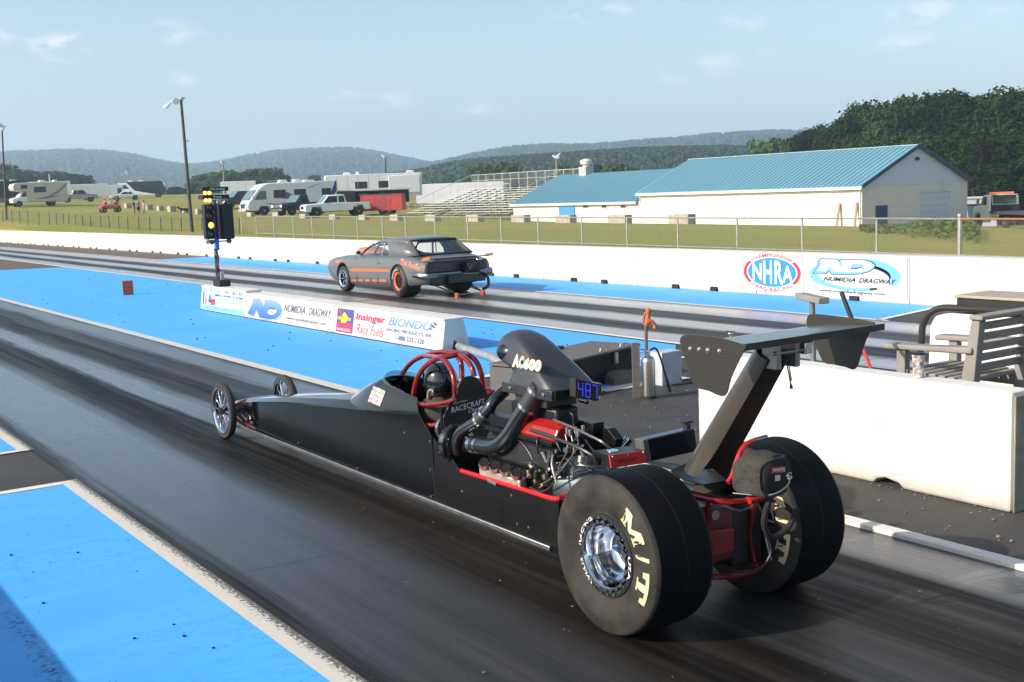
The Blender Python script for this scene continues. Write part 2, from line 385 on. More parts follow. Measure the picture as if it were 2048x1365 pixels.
far_m = lane_mat('far_lane_rubbered', 11.3, 15.1, [(11.3, .5), (11.45, .8), (11.85, .75), (12.05, .05), (12.55, .03), (12.78, .75), (13.2, .75), (13.4, .06), (13.95, .05), (14.2, .7), (14.7, .85), (15.05, .4)], False)
flat('near_lane', [(2.3, -30), (6.05, -30), (6.05, 420), (2.3, 420)], .004, near_m)
flat('far_lane', [(11.3, -30), (15.08, -30), (15.08, 420), (11.3, 420)], .004, far_m)
# blue paint
pm = bpy.data.materials.new('blue_paint'); pm.use_nodes = True; t, p, N, L = nodes_of(pm); co = N('ShaderNodeTexCoord'); O = co.outputs['Object']
big = noise(O, .55, 5); sp_ = noise(O, 9, 3, .5); crack = noise(mapping(O, (1.6, 4.5, 1)), 1.1, 8, .7); cr2 = noise(mapping(O, (.35, 2.2, 1)), 1, 6, .65)
c = mixc(mapr(big, .3, .7), (.060, .335, .72), (.082, .40, .79))
c = mixc(mapr(cr2, .52, .75, 0, .45), c, (.13, .45, .80)); scf = noise(mapping(O, (7, .7, 1)), 1.2, 6, .75); c = mixc(mapr(scf, .60, .80, 0, .40), c, (.03, .15, .36)); grn = noise(O, 190, 3, .8); c = mixc(mapr(grn, .56, .72, 0, .30), c, (.025, .15, .36)); pat = noise(O, 1.9, 7, .75); c = mixc(mapr(pat, .60, .75, 0, .30), c, (.10, .30, .50))
c = mixc(mapr(sp_, .745, .755), c, (.012, .020, .035))
cl_ = mth('ABSOLUTE', mth('SUBTRACT', crack, .5)); c = mixc(mth('MULTIPLY', mapr(cl_, .0045, .0), mapr(big, .42, .55)), c, (.012, .05, .13))
sx = N('ShaderNodeSeparateXYZ'); L(O, sx.inputs[0]); dx_ = mth('ABSOLUTE', mth('SUBTRACT', mth('ADD', sx.outputs[0], mth('MULTIPLY', noise(O, 1.2, 4), .25)), 1.28)); rut = mth('MULTIPLY', mth('MULTIPLY', mapr(dx_, .075, .02), mapr(noise(O, 26, 6, .8), .50, .60)), mapr(sx.outputs[1], 8.2, 6.8)); c = mixc(mth('MULTIPLY', rut, .85, clamp=True), c, (.010, .03, .07))
L(c, p.inputs['Base Color']); p.inputs['Roughness'].default_value = .62; p.inputs['Specular IOR Level'].default_value = .3; bump(noise(O, 70, 5, .7), .22, .006)
wm = bpy.data.materials.new('worn_white_line'); wm.use_nodes = True; t, p, N, L = nodes_of(wm); co = N('ShaderNodeTexCoord'); O = co.outputs['Object']
ch = noise(mapping(O, (34, 20, 1)), 1.6, 7, .75); sx = N('ShaderNodeSeparateXYZ'); L(O, sx.inputs[0]); e_ = mth('ADD', ch, mth('MAXIMUM', mapr(sx.outputs[0], 2.22, 2.335, -.20, .14), -1)); e_ = mth('ADD', mth('MULTIPLY', e_, mth('LESS_THAN', sx.outputs[0], 4)), mth('MULTIPLY', mth('ADD', ch, -.06), mth('GREATER_THAN', sx.outputs[0], 4))); c = mixc(mapr(e_, .50, .54), mixc(noise(O, 30, 4), (.50, .465, .39), (.62, .57, .48)), (.10, .092, .08))
L(c, p.inputs['Base Color']); p.inputs['Roughness'].default_value = .7; bump(ch, .3, .006)
wc = bpy.data.materials.new('white_line'); wc.use_nodes = True; t, p, N, L = nodes_of(wc); co = N('ShaderNodeTexCoord'); O = co.outputs['Object']
ch = noise(mapping(O, (14, 5, 1)), 1.2, 6, .75); c = mixc(mapr(ch, .58, .66), (.68, .63, .54), (.30, .27, .23))
L(c, p.inputs['Base Color']); p.inputs['Roughness'].default_value = .7
z1, z2 = .006, .010
flat('near_blue_paint', [(-1.5, -6), (2.205, -6), (2.205, 9.99), (-1.5, 9.99)], z1, pm)
flat('near_blue_paint', [(-1.5, 11.78), (2.205, 11.78), (2.205, 34), (-1.5, 34)], z1, pm)
flat('near_edge_line', [(2.195, -6), (2.335, -6), (2.335, 10.09), (2.195, 10.09)], z2, wm)
flat('near_edge_line', [(2.195, 11.66), (2.335, 11.66), (2.335, 60), (2.195, 60)], z2, wm)
flat('cross_line', [(-1.5, 9.98), (2.195, 9.98), (2.195, 10.09), (-1.5, 10.09)], z2, wc)
flat('cross_line', [(-1.5, 11.66), (2.195, 11.66), (2.195, 11.75), (-1.5, 11.75)], z2, wc)
# median: blue between the lanes, ending in a brown patch down the track and in black asphalt at the start
flat('median_blue_paint', [(6.13, 12.1), (7.95, 12.1), (8.15, 10.35), (9.2, 10.35), (11.13, 12.4), (11.22, 47.4), (9.0, 48.4), (6.13, 48.4)], z1, pm)
flat('median_line', [(5.96, 8.8), (6.13, 8.8), (6.13, 120), (5.96, 120)], z2, wm)
flat('median_line', [(11.2, 12.3), (11.31, 12.3), (11.31, 90), (11.2, 90)], z2, wc)
flat('median_cross_line', [(6.13, 12.02), (7.9, 12.02), (7.9, 12.16), (6.13, 12.16)], z2, wc)
flat('median_cross_line', [(8.05, 10.12), (9.3, 10.12), (9.3, 10.36), (8.05, 10.36)], z2, wm)
flat('far_blue_paint', [(15.16, 12.15), (17.24, 12.55), (17.24, 48.0), (15.1, 48.6)], z1, pm)
flat('far_edge_line', [(15.06, 11.9), (15.16, 11.9), (15.16, 120), (15.06, 120)], z2, wc)
flat('far_cross_line', [(15.1, 12.02), (17.24, 12.44), (17.24, 12.55), (15.1, 12.13)], z2, wc)
flat('far_start_line', [(10.9, 7.2), (11.02, 7.2), (11.02, 11.0), (10.9, 11.0)], z2, wc)
flat('far_start_line', [(9.3, 12.1), (11.0, 10.9), (11.06, 11.0), (9.36, 12.2)], z2, wc)
# raised pale strip along the right edge of the near lane at the start
q = MB(); q.box2((5.97, -6, 0), (6.07, 8.75, .035)); q.build('lane_edge_curb', wc, bevel=.006, kind='structure')
# gravel crumbs near the start
q = MB()
for _ in range(420):
    x, y = rng.uniform(6.15, 9.6), rng.uniform(3.6, 10.2); r = rng.choice((.004, .006, .009, .014)) * rng.uniform(.6, 1.2)
    q.ball((x, y, r*.5), (r, r*rng.uniform(.6, 1.3), r*.6), 5, 3)
for _ in range(260):
    x, y = rng.uniform(-1.2, 5.9), rng.uniform(3.4, 14); r = rng.choice((.003, .005, .007)) * rng.uniform(.6, 1.2)
    q.ball((x, y, .01+r*.3), (r, r*rng.uniform(.6, 1.6), r*.5), 5, 3)
q.build('gravel', mat('gravel', (.22, .17, .11), .9, var=.5, scale=9), kind='stuff')
q = MB()
for _ in range(150):
    x, y = rng.uniform(6.3, 11), rng.uniform(12.5, 40); r = rng.uniform(.006, .02)
    q.ball((x, y, .008+r*.3), (r, r*rng.uniform(.6, 1.6), r*.5), 5, 3)
for _ in range(70):
    x, y = rng.uniform(-.5, 2.0), rng.uniform(3.5, 9.5); r = rng.uniform(.004, .011)
    q.ball((x, y, .008+r*.3), (r, r*rng.uniform(.6, 1.6), r*.5), 5, 3)
q.build('rubber_crumbs', mat('rubber_crumb', (.02, .018, .016), .8), kind='stuff')

# ------------------------------------------------------------------ wooded hills far behind
def hill_mat(name, c1, c2, sc):
    global t, p, N, L
    m = bpy.data.materials.new(name); m.use_nodes = True; t, p, N, L = nodes_of(m); co = N('ShaderNodeTexCoord'); O = co.outputs['Object']
    v = N('ShaderNodeTexVoronoi'); v.inputs['Scale'].default_value = sc; L(O, v.inputs['Vector'])
    c = mixc(mapr(v.outputs['Distance'], 0, .8), c2, c1); c = mixc(mapr(noise(O, sc*.12, 4), .35, .65), c, mixc(.5, c, c1))
    L(c, p.inputs['Base Color']); p.inputs['Roughness'].default_value = .95; p.inputs['Specular IOR Level'].default_value = .05
    return m
def ridge(name, sky, D, Dfront, m, canopy, nseg=520, rows=30, zfront=None):
    xs = np.linspace(sky[0][0], sky[-1][0], nseg); ys = np.interp(xs, [a for a, _ in sky], [c for _, c in sky])
    k = np.ones(9)/9; ys = np.convolve(np.pad(ys, 4, 'edge'), k, 'valid')
    q = MB(); R = []; r2 = random.Random(name)
    for x, y in zip(xs, ys):
        top = PD(x, y, D); row = []
        for j in range(rows+4):
            u = j/rows                          # 0 front foot ... 1 crest ... >1 back slope
            d = Dfront + (D-Dfront)*u
            z = -8 + (top.z+8)*(math.sin(min(u, 1)*math.pi/2)**1.15 if u <= 1 else 1-(u-1)*1.6)
            p_ = top.copy(); s = d/D
            h = canopy*r2.uniform(-1, 1)
            row.append((top.x*s + canopy*r2.uniform(-1, 1), top.y*s + canopy*r2.uniform(-1, 1), z + h))
        R.append(row)
    n = rows+4
    q.add([v for r in R for v in r], [(i*n+j, i*n+j+1, (i+1)*n+j+1, (i+1)*n+j) for i in range(nseg-1) for j in range(n-1)])
    return q.build(name, m, ang=180, kind='structure')
hm1 = hill_mat('far_forest', (.018, .040, .022), (.045, .078, .035), .09)
hm2 = hill_mat('near_forest', (.014, .030, .010), (.060, .090, .026), .28)
ridge('hills', [(-260, 330), (-100, 318), (0, 312), (90, 309), (150, 307), (215, 309), (270, 316), (335, 330), (385, 335), (450, 326), (540, 309), (620, 304), (700, 302), (760, 310), (830, 324), (900, 336), (980, 350), (1100, 366), (1300, 392)], 2600, 1100, hm1, 4.0, 560, 40)
ridge('hills', [(700, 350), (820, 333), (870, 328), (915, 319), (955, 310), (1030, 298), (1107, 294), (1165, 295), (1246, 289), (1322, 283), (1400, 276), (1480, 270), (1560, 267), (1640, 268), (1800, 275), (2200, 300)], 1900, 900, hm1, 3.5, 560, 40)
ridge('hills', [(640, 378), (740, 356), (840, 342), (903, 328), (960, 321), (1030, 316), (1157, 308), (1259, 301), (1360, 297), (1450, 296), (1540, 298), (1640, 300), (1900, 310), (2250, 330)], 700, 380, hm2, 1.5, 900, 50)
# haze: one box of even pale air round everything
q = MB(); q.box2((-1500, -1500, -12), (6500, 6500, 190))
hz = bpy.data.materials.new('haze'); hz.use_nodes = True; t = hz.node_tree; t.nodes.clear()
o_ = t.nodes.new('ShaderNodeOutputMaterial'); v_ = t.nodes.new('ShaderNodeVolumePrincipled'); v_.inputs['Color'].default_value = (.58, .78, 1.0, 1); v_.inputs['Density'].default_value = .00036; v_.inputs['Anisotropy'].default_value = .1
t.links.new(v_.outputs[0], o_.inputs['Volume'])
haze = q.build('haze', hz, smooth=False, kind='stuff')
# ================================================================== WALLS, SIGNS, FENCES, BUILDING, STANDS
conc_w = mat('white_painted_concrete', (.62, .585, .52), .75, var=.07, scale=1.6, bump=.12, bscale=30)
def dirty(m, z0, z1):
    global t, p, N, L
    t, p, N, L = nodes_of(m); co = N('ShaderNodeTexCoord'); O = co.outputs['Object']; sp = N('ShaderNodeSeparateXYZ'); L(O, sp.inputs[0]); old = p.inputs['Base Color'].links[0].from_socket
    n1 = noise(mapping(O, (3, 3, 1)), 2, 6, .7); f = mth('MULTIPLY', mapr(mth('ADD', sp.outputs[2], mth('MULTIPLY', n1, -.12)), z1, z0), .6, clamp=True)
    st = noise(mapping(O, (9, 9, .5)), 1, 5, .7); f2 = mth('MULTIPLY', mapr(st, .60, .78), .30); sc = noise(mapping(O, (1, .7, 14)), 1, 4, .6); f3 = mth('MULTIPLY', mapr(sc, .69, .72), .35)
    c = mixc(f, old, (.20, .16, .12)); c = mixc(f2, c, (.40, .36, .30)); c = mixc(f3, c, (.22, .20, .18)); L(c, p.inputs['Base Color'])
dirty(conc_w, -.06, .06)
conc_g = mat('grey_concrete', (.36, .32, .26), .9, var=.25, scale=3, bump=.3, bscale=20)
black = mat('black_plastic', (.012, .012, .013), .5)
sign_w = mat('sign_white', (.58, .55, .53), .45, var=.03, scale=3)
ink_blk = mat('sign_black', (.018, .016, .018), .5, var=0); ink_blue = mat('sign_blue', (.018, .20, .72), .5, var=0); ink_sky = mat('sign_sky_blue', (.13, .37, .83), .5, var=0)
ink_red = mat('sign_red', (.62, .025, .05), .5, var=0); ink_grey = mat('sign_grey', (.11, .11, .12), .5, var=0); ink_wht = mat('sign_bright_white', (.8, .79, .77), .5, var=0)
ink_pur = mat('sign_violet', (.06, .055, .23), .5, var=0); ink_yel = mat('sign_yellow', (.80, .55, .03), .5, var=0); ink_sil = mat('sign_silver', (.47, .49, .49), .5, var=.15, scale=2); ink_aqua = mat('sign_aqua', (.20, .62, .74), .5, var=.06); ink_pale = mat('sign_pale_blue', (.50, .68, .76), .5, var=.08)
galv = mat('galvanised_steel', (.42, .40, .37), .45, .6, var=.2, scale=8)
# ---- far concrete wall: barrier sections 3.66 m long, each with two lifting slots in its foot
SEG = 3.66
def barrier_mb(slots=True):
    o = [(0, 0)]
    for a in ((1.08, 1.33), (2.26, 2.52)): o += [(a[0], 0), (a[0]+.02, .095), (a[1]-.02, .095), (a[1], 0)]
    o += [(SEG-.012, 0), (SEG-.012, .845), (0, .845)]
    q = MB(); q.prism([(0, y, z) for y, z in o], (0, 0, 0), (.42, 0, 0)); return q
bar0 = barrier_mb().build('concrete_barrier', conc_w, smooth=False, bevel=.012)
bm0 = bar0.data; bpy.data.objects.remove(bar0)
slots = []
for k in range(-3, 24):
    o = bpy.data.objects.new('concrete_barrier', bm0); COL.objects.link(o); o.location = (WALL_X, 13.14+SEG*k, 0)
    b = o.modifiers.new('bevel', 'BEVEL'); b.width = .012; b.segments = 2; b.limit_method = 'ANGLE'
    lab = {0: 'white concrete barrier section of the far wall behind the dragway logo board', 1: 'white concrete barrier section of the far wall carrying the oval red and blue sign'}.get(k, 'plain white concrete barrier section of the long far wall with dark slots at its foot')
    tag(o, lab, 'barrier', 'concrete sections of the far wall')
    for a in ((1.08, 1.33), (2.26, 2.52)):
        if k == -3:
            s_ = MB(); s_.box2((-.03, a[0]+.03, .012), (.30, a[1]-.03, .085)); slots.append(s_.build('slot_shade', black, o, world=False, bevel=.006))  # solid black block in each notch stands for its shaded recess
        else: c = slots[0 if a[0] < 2 else 1].copy(); COL.objects.link(c); c.parent = o
# signs on the far wall
def PW(y, z, off=0): return Vector((WALL_X-.02-off, y, z))
def W3(px, py, off=0): return AX(px, py, WALL_X-.02-off)
def board(name, y0, y1, z0, z1, label):
    t_ = thing(name, label, 'sign', PW((y0+y1)/2, z0))
    q = MB(); q.box2((WALL_X-.02, min(y0, y1), z0), (WALL_X-.003, max(y0, y1), z1)); pn = q.build('sign_panel', sign_w, t_, smooth=False); return t_, pn
def ell_band(c, a1, b1, a2, b2, t0, t1, off, c2=None, n=40):
    c2 = c2 or c; q = MB(); R1 = []; R2 = []
    for i in range(n+1):
        t = t0+(t1-t0)*i/n
        R1.append(PW(c[0]-a1*math.cos(t), c[1]+b1*math.sin(t), off)); R2.append(PW(c2[0]-a2*math.cos(t), c2[1]+b2*math.sin(t), off))
    q.add(R1+R2, [(i, i+1, n+2+i, n+1+i) for i in range(n)]); return q
def ell_disc(c, a, b_, off, n=48):
    q = MB(); q.quad(*[PW(c[0]-a*math.cos(2*math.pi*i/n), c[1]+b_*math.sin(2*math.pi*i/n), off) for i in range(n)]); return q
t_, pn = board('sign_board', 17.20, 15.56, .085, .825, 'white sign with a blue oval between red arcs on the far wall')
ec = (16.36, .455)
ell_disc(ec, .64, .285, .002).build('emblem', ink_blue, pn, smooth=False)
ell_band(ec, .67, .31, .76, .36, R_(-38), R_(38), .002).build('emblem', ink_red, pn, smooth=False)
ell_band(ec, .67, .31, .76, .36, R_(142), R_(218), .002).build('emblem', ink_red, pn, smooth=False)
for ch, y0, y1, zb, zt in (('N', 16.86, 16.62, .29, .63), ('H', 16.57, 16.345, .23, .69), ('R', 16.27, 16.06, .23, .69), ('A', 16.07, 15.80, .27, .60)):
    text4(ch, (PW(y0, zb, .004), PW(y1, zb, .004), PW(y0, zt, .004)), ink_wht, pn, bold=.02)
def arcf(c, a0, a1, ra, rb, h, flip=False):
    def f(u, v):
        t = a0+(a1-a0)*u; k = (v if not flip else 1-v)*h
        return PW(c[0]-(ra+k)*math.cos(t), c[1]+(rb+k*.85)*math.sin(t), .004)
    return f
text('CHAMPIONSHIP', (0, 0, 0), (1, 0, 0), (0, 1, 0), ink_red, pn, bold=.02, arc=arcf(ec, R_(139), R_(41), .66, .305, .085))
text('DRAG RACING', (0, 0, 0), (1, 0, 0), (0, 1, 0), ink_red, pn, bold=.02, arc=arcf(ec, R_(-137), R_(-43), .66, .305, .085, True))
t_, pn = board('sign_board', 15.50, 13.17, .095, .825, 'wide white dragway board with a swooping blue logo on the far wall')
ec = (14.32, .475)
ell_band((14.33, .46), 1.05, .27, .97, .24, R_(150), R_(300), .002, (14.30, .48)).build('swoosh', ink_blk, pn, smooth=False)
ell_band((14.33, .475), 1.05, .28, .91, .245, R_(110), R_(290), .003, (14.29, .49)).build('swoosh', ink_sky, pn, smooth=False)
ell_band((14.33, .475), 1.03, .33, .84, .24, R_(-28), R_(75), .003, (14.35, .43)).build('swoosh', ink_sky, pn, smooth=False)
ell_band((14.33, .475), .82, .225, .80, .215, R_(-24), R_(75), .003, (14.35, .43)).build('swoosh', ink_blk, pn, smooth=False)
Z6 = lambda L: [(1470+a/5.689, 490+c/5.689) for a, c in L]
def poly(pts, off, m, parent, name): q = MB(); q.quad(*[W3(*p_, off) for p_ in pts]); return q.build(name, m, parent, smooth=False)
nd_out = Z6([(880, 330), (945, 230), (935, 190), (970, 152), (1170, 158), (1195, 180), (1195, 158), (1480, 168), (1560, 190), (1605, 225), (1590, 265), (1540, 305), (1440, 335), (1300, 345), (1090, 340), (1065, 300), (1045, 330)])
poly(nd_out, .004, ink_blk, pn, 'emblem')
poly(Z6([(895, 325), (955, 225), (945, 190), (975, 160), (1165, 166), (1195, 195), (1200, 168), (1470, 176), (1545, 196), (1592, 230), (1580, 262), (1530, 300), (1430, 328), (1300, 337), (1095, 332), (1070, 285), (1035, 322)]), .005, ink_sky, pn, 'emblem')
poly(Z6([(935, 298), (990, 205), (975, 180), (990, 168), (1155, 172), (1205, 245), (1225, 205), (1205, 180), (1225, 172), (1460, 180), (1540, 200), (1580, 232), (1560, 262), (1500, 295), (1400, 312), (1120, 308), (1085, 240), (1050, 298)]), .006, ink_sil, pn, 'emblem')
poly(Z6([(1310, 275), (1340, 225), (1420, 222), (1460, 238), (1440, 262), (1390, 276)]), .007, ink_blk, pn, 'emblem')
poly(Z6([(1320, 262), (1345, 230), (1415, 227), (1450, 240), (1432, 255), (1385, 262)]), .008, ink_sky, pn, 'emblem')
z6 = lambda a, c, o=.009: W3(1470+a/5.689, 490+c/5.689, o)
text4('NUMIDIA', (z6(1005, 408), z6(1365, 428), z6(1005, 358)), ink_blk, pn, shear=.4, bold=.012)
text4('DRAGWAY', (z6(1405, 432), z6(1835, 452), z6(1405, 378)), ink_blk, pn, shear=.4, bold=.012)
text4('www.numidiadragway.com', (z6(960, 540, .004), z6(1708, 590, .004), z6(960, 497, .004)), ink_blk, pn, bold=.015)
# near guard wall, left of the photographer: only its shadow on the blue paint is in the picture
q = MB()
q.box2((-.75, -8, 0), (-.26, 40, .86))
tag(q.build('concrete_barrier', conc_w, smooth=False, bevel=.02), 'near concrete guard wall out of view whose straight shadow falls on the blue paint', 'barrier')

# ---- low white barriers in the median, painted with adverts
def medbar(y0, y1, h, label):
    t_ = thing('median_barrier', label, 'barrier', (8.75, (y0+y1)/2, 0), group='advert barriers between the lanes')
    q = MB(); f = [(8.49, .015), (8.98, .015), (8.87, h), (8.565, h)]
    q.prism([(x, 0, z) for x, z in f], (0, y0, 0), (0, y1, 0)); bd = q.build('body', conc_w, t_, smooth=False, bevel=.008)
    q = MB(); q.box2((8.475, y0+.01, 0), (8.99, y1-.01, .016)); q.build('base_frame', black, t_, smooth=False)
    q = MB(); q.box2((8.545, y0+.002, h-.012), (8.885, y1-.002, h+.016)); q.build('top_cap', conc_w, t_, bevel=.006)
    return t_
def MP(y, z, h, off=.004): return Vector((8.49 + .075*(z-.015)/(h-.015) - off, y, z))
def mpanel(t_, y0, y1, z0, z1, h, m, off=.003, name='sign_panel'):
    q = MB(); q.quad(MP(y0, z0, h, off), MP(y1, z0, h, off), MP(y1, z1, h, off), MP(y0, z1, h, off)); return q.build(name, m, t_, smooth=False)
def mtext(s_, y0, y1, z0, z1, h, m, par, off=.006, **k): text4(s_, (MP(y0, z0, h, off), MP(y1, z0, h, off), MP(y0, z1, h, off)), m, par, **k)
mb1 = medbar(24.48, 21.97, .51, 'pale blue driving academy advert barrier under the starting lights')
h = .51
p1 = mpanel(mb1, 24.45, 21.99, .03, .49, h, ink_pale); mpanel(p1, 24.45, 21.99, .03, .125, h, ink_aqua, .005)
mtext('C.D.L. A & B', 24.33, 22.13, .41, .475, h, ink_grey, p1, bold=.012)
mtext('DIMINO DRIVING ACADEMY', 23.72, 22.07, .33, .385, h, ink_grey, p1, bold=.015)
mtext('ALL PHASES OF CDL TRAINING', 23.42, 22.08, .28, .312, h, ink_blue, p1); mtext('ALL ENDORSEMENTS', 23.0, 22.08, .235, .265, h, ink_blue, p1)
mtext('570-226-2237', 23.40, 22.08, .145, .215, h, ink_wht, p1, bold=.03)
mtext('TESTING FACILITY', 24.22, 22.33, .045, .112, h, ink_grey, p1, bold=.01)
lor = [(24.36, .15, 24.28, .40, ink_pur), (24.22, .15, 24.17, .40, ink_red), (24.10, .16, 24.02, .42, ink_wht), (24.14, .18, 23.72, .25, ink_pur), (24.02, .25, 23.86, .34, ink_blue), (23.86, .16, 23.62, .27, ink_red), (24.33, .14, 23.55, .16, ink_grey)]
for a in lor: mpanel(p1, a[0], a[2], a[1], a[3], h, a[4], .007, 'truck_picture')
mb2 = medbar(21.95, 18.02, .46, 'white dragway barrier with a big blue two letter logo and grey lettering')
h = .46; p2 = mpanel(mb2, 21.92, 18.05, .025, .445, h, sign_w)
def mpoly(pts, h, m, par, off, name='emblem'): q = MB(); q.quad(*[MP(y, z, h, off) for y, z in pts]); return q.build(name, m, par, smooth=False)
nd = [(21.84, .09), (21.62, .30), (21.60, .40), (21.25, .41), (21.05, .28), (21.03, .41), (20.55, .41), (20.30, .36), (20.17, .27), (20.22, .16), (20.42, .08), (20.68, .05), (21.20, .05), (21.38, .19), (21.50, .06)]
mpoly([(y-.03, z-.018) for y, z in nd], h, ink_grey, p2, .0045); mpoly([(y-.012, z-.006) for y, z in nd], h, ink_wht, p2, .006)
ink_blug = bpy.data.materials.new('sign_blue_fade'); ink_blug.use_nodes = True; t, p, N, L = nodes_of(ink_blug); co = N('ShaderNodeTexCoord'); sp = N('ShaderNodeSeparateXYZ'); L(co.outputs['Object'], sp.inputs[0])
L(ramp(mapr(sp.outputs[2], .05, .42), (0, (.02, .10, .55)), (.5, (.07, .18, .62)), (1, (.20, .30, .68))), p.inputs['Base Color']); p.inputs['Roughness'].default_value = .5
mpoly(nd, h, ink_blug, p2, .008); mpoly([(20.83, .16), (20.72, .27), (20.50, .27), (20.42, .23), (20.50, .17), (20.65, .14)], h, ink_wht, p2, .010); mpoly([(20.80, .235), (20.74, .275), (20.50, .275), (20.46, .235)], h, ink_grey, p2, .012)
mtext('NUMIDIA', 20.10, 19.18, .235, .375, h, ink_grey, p2, shear=.35, bold=.02); mtext('DRAGWAY', 19.02, 18.12, .235, .375, h, ink_grey, p2, shear=.35, bold=.02)
mtext('www.numidiadragway.com', 19.95, 18.30, .09, .165, h, ink_grey, p2, bold=.015)
mb3 = medbar(18.0, 14.43, .46, 'white barrier with red race fuel and blue racing products adverts and bare grey end')
p3 = mpanel(mb3, 17.97, 14.46, .025, .445, h, sign_w)
mpanel(p3, 17.90, 17.28, .045, .43, h, ink_pur, .005, 'emblem'); mpoly([(17.83, .40), (17.76, .42), (17.68, .33), (17.74, .28)], h, ink_red, p3, .009)
mpoly([(17.62, .38), (17.47, .29), (17.55, .21), (17.70, .20), (17.78, .28)], h, ink_yel, p3, .008); mtext('SUNOCO', 17.86, 17.36, .25, .30, h, ink_yel, p3, .011, bold=.03)
mpanel(p3, 17.88, 17.30, .145, .20, h, ink_red, .007, 'emblem'); mpanel(p3, 17.88, 17.30, .065, .125, h, ink_red, .007, 'emblem'); mtext('RACE FUELS', 17.84, 17.34, .075, .112, h, ink_wht, p3, .010)
mtext('Insinger', 17.20, 16.20, .25, .40, h, ink_red, p3, bold=.035, shear=.1); mtext('Race Fuels', 17.15, 16.22, .075, .225, h, ink_red, p3, shear=.35)
mtext('BIONDO', 16.10, 14.78, .275, .405, h, ink_blug, p3, bold=.03, shear=.3); mtext('RACING PRODUCTS, INC.', 16.13, 14.70, .175, .235, h, ink_pur, p3, bold=.02); mtext('1-800-332-1320', 15.82, 14.95, .07, .145, h, ink_pur, p3, bold=.02)
for i in range(4):
    for j in range(3):
        if (i+j) % 2 == 0: mpanel(p3, 14.82-.045*i, 14.775-.045*i, .30+.03*j+.012*i, .33+.03*j+.012*i, h, ink_blk, .008, 'emblem')
q = MB(); q.quad((8.66, 14.42, .016), (8.80, 14.42, .016), (8.70, 14.42, .17)); q.build('end_opening', black, mb3, smooth=False)
# grey pipe lying from that barrier towards the black box
q = MB(); q.tube([(8.75, 14.40, .07), (8.45, 13.05, .07), (8.20, 12.40, .07)], .055, 12); tag(q.build('pipe', galv), 'grey pipe running from the end of the advert barrier to the black box', 'pipe')
# orange foam block beside the lane
q = MB(); q.box((8.69, 30.4, .19), (.26, .13, .36), rz=R_(-14)); tag(q.build('marker_block', mat('orange_block', (.40, .085, .035), .8, bump=.3), bevel=.012), 'upright orange block standing alone on the blue median', 'marker')

# ---- chain link fence on the bank
FX = 21.0
post_px = [482, 511.8, 546.6, 585.6, 623, 666.4, 713.8, 764, 810.1, 869.2, 934.5, 1001.2, 1075.4, 1163, 1253.4, 1355, 1473.9, 1604.2, 1753.3, 1919.8]
fence = thing('chain_link_fence', 'silver chain link fence with rails on the grass bank behind the far wall', 'fence', (FX, 30, .6))
tops = []; bots = []
for x in post_px: tops.append(AX(x, 433+(x-512)*.0036, FX)); bots.append(AX(x, 468+(x-512)*.0327, FX))
for i in range(1, 5): tops.append(tops[19]+Vector((0, -2.1*i, -.01*i))); bots.append(bots[19]+Vector((0, -2.1*i, -.012*i)))
for i, (a, c) in enumerate(zip(tops, bots)):
    q = MB(); r = .045 if i == 19 else .024; q.cyl((FX, a.y, land1(FX, a.y)-.3), a+Vector((0, 0, .05 if i == 19 else .01)), r, 8)
    if i == 19: q.ball(a+Vector((0, 0, .06)), .055, 8, 6)
    q.build('post', galv, fence)
q = MB(); q.tube([v+Vector((-.02, 0, 0)) for v in tops[1:20]], .020, 6); q.build('top_rail', galv, fence)
q = MB(); q.tube([v+Vector((-.02, 0, 0)) for v in tops[19:]], .020, 6); q.build('top_rail', mat('rusty_steel', (.36, .15, .06), .8, .2), fence, label='rusty top rail')
q = MB(); q.tube([v+Vector((-.02, 0, .03)) for v in bots[1:]], .018, 6); q.build('bottom_rail', galv, fence)
wire = mat('fence_wire', (.34, .31, .27), .5, .5, var=.1)
q = MB(); ys = np.array([v.y for v in tops][::-1]); zt = np.array([v.z for v in tops][::-1]); zb = np.array([v.z for v in bots][::-1])
y = ys[0]; wv = .0016
while y < ys[-1]:
    for sgn in (1, -1):
        za, zc = np.interp(y, ys, zb), np.interp(y, ys, zt); y2 = y + sgn*(zc-za)*.95
        if ys[0] < y2 < ys[-1]:
            zc = np.interp(y2, ys, zt)
            q.add([(FX-.006, y-wv, za), (FX-.006, y+wv, za), (FX-.006, y2+wv, zc), (FX-.006, y2-wv, zc), (FX-.004, y, za), (FX-.004, y2, zc)], [(0, 1, 2, 3), (0, 3, 5, 4), (1, 4, 5, 2)])
    y += .062
q.build('wire_mesh', wire, fence, smooth=False)
# darker older fence running off to the left
f2px = [(478, 437, 468), (460, 437, 467), (420, 436.5, 465), (403, 436, 464), (362, 435.5, 462.5), (343, 435.5, 461.5), (321, 435, 460.5), (299, 434.5, 460), (277, 434, 459.5), (255, 433.5, 458.5), (237, 433, 457.5), (220, 432.5, 457), (203, 432, 456), (183, 431.5, 454), (167, 430.5, 452), (151, 429.5, 450), (137, 428.5, 448), (126, 427.5, 446.5), (112, 426, 445), (98, 425, 443.5), (77, 423.5, 442), (55, 422, 440), (39, 421.3, 439), (23, 420.5, 438), (5, 419.5, 437), (-20, 418.5, 436), (-50, 417, 435)]
fence2 = thing('wire_fence', 'older dark wire fence with leaning posts running off to the left above the wall', 'fence', tuple(PD(220, 457, 70)))
T2 = []; B2 = []
for i, (x, ta, bo) in enumerate(f2px):
    D = 58 + i*1.95
    B2.append(PD(x, bo, D)); T2.append(PD(x - (3 if 10 < i < 15 else 0), ta, D))
dkpost = mat('dark_fence_post', (.10, .10, .085), .7, .2)
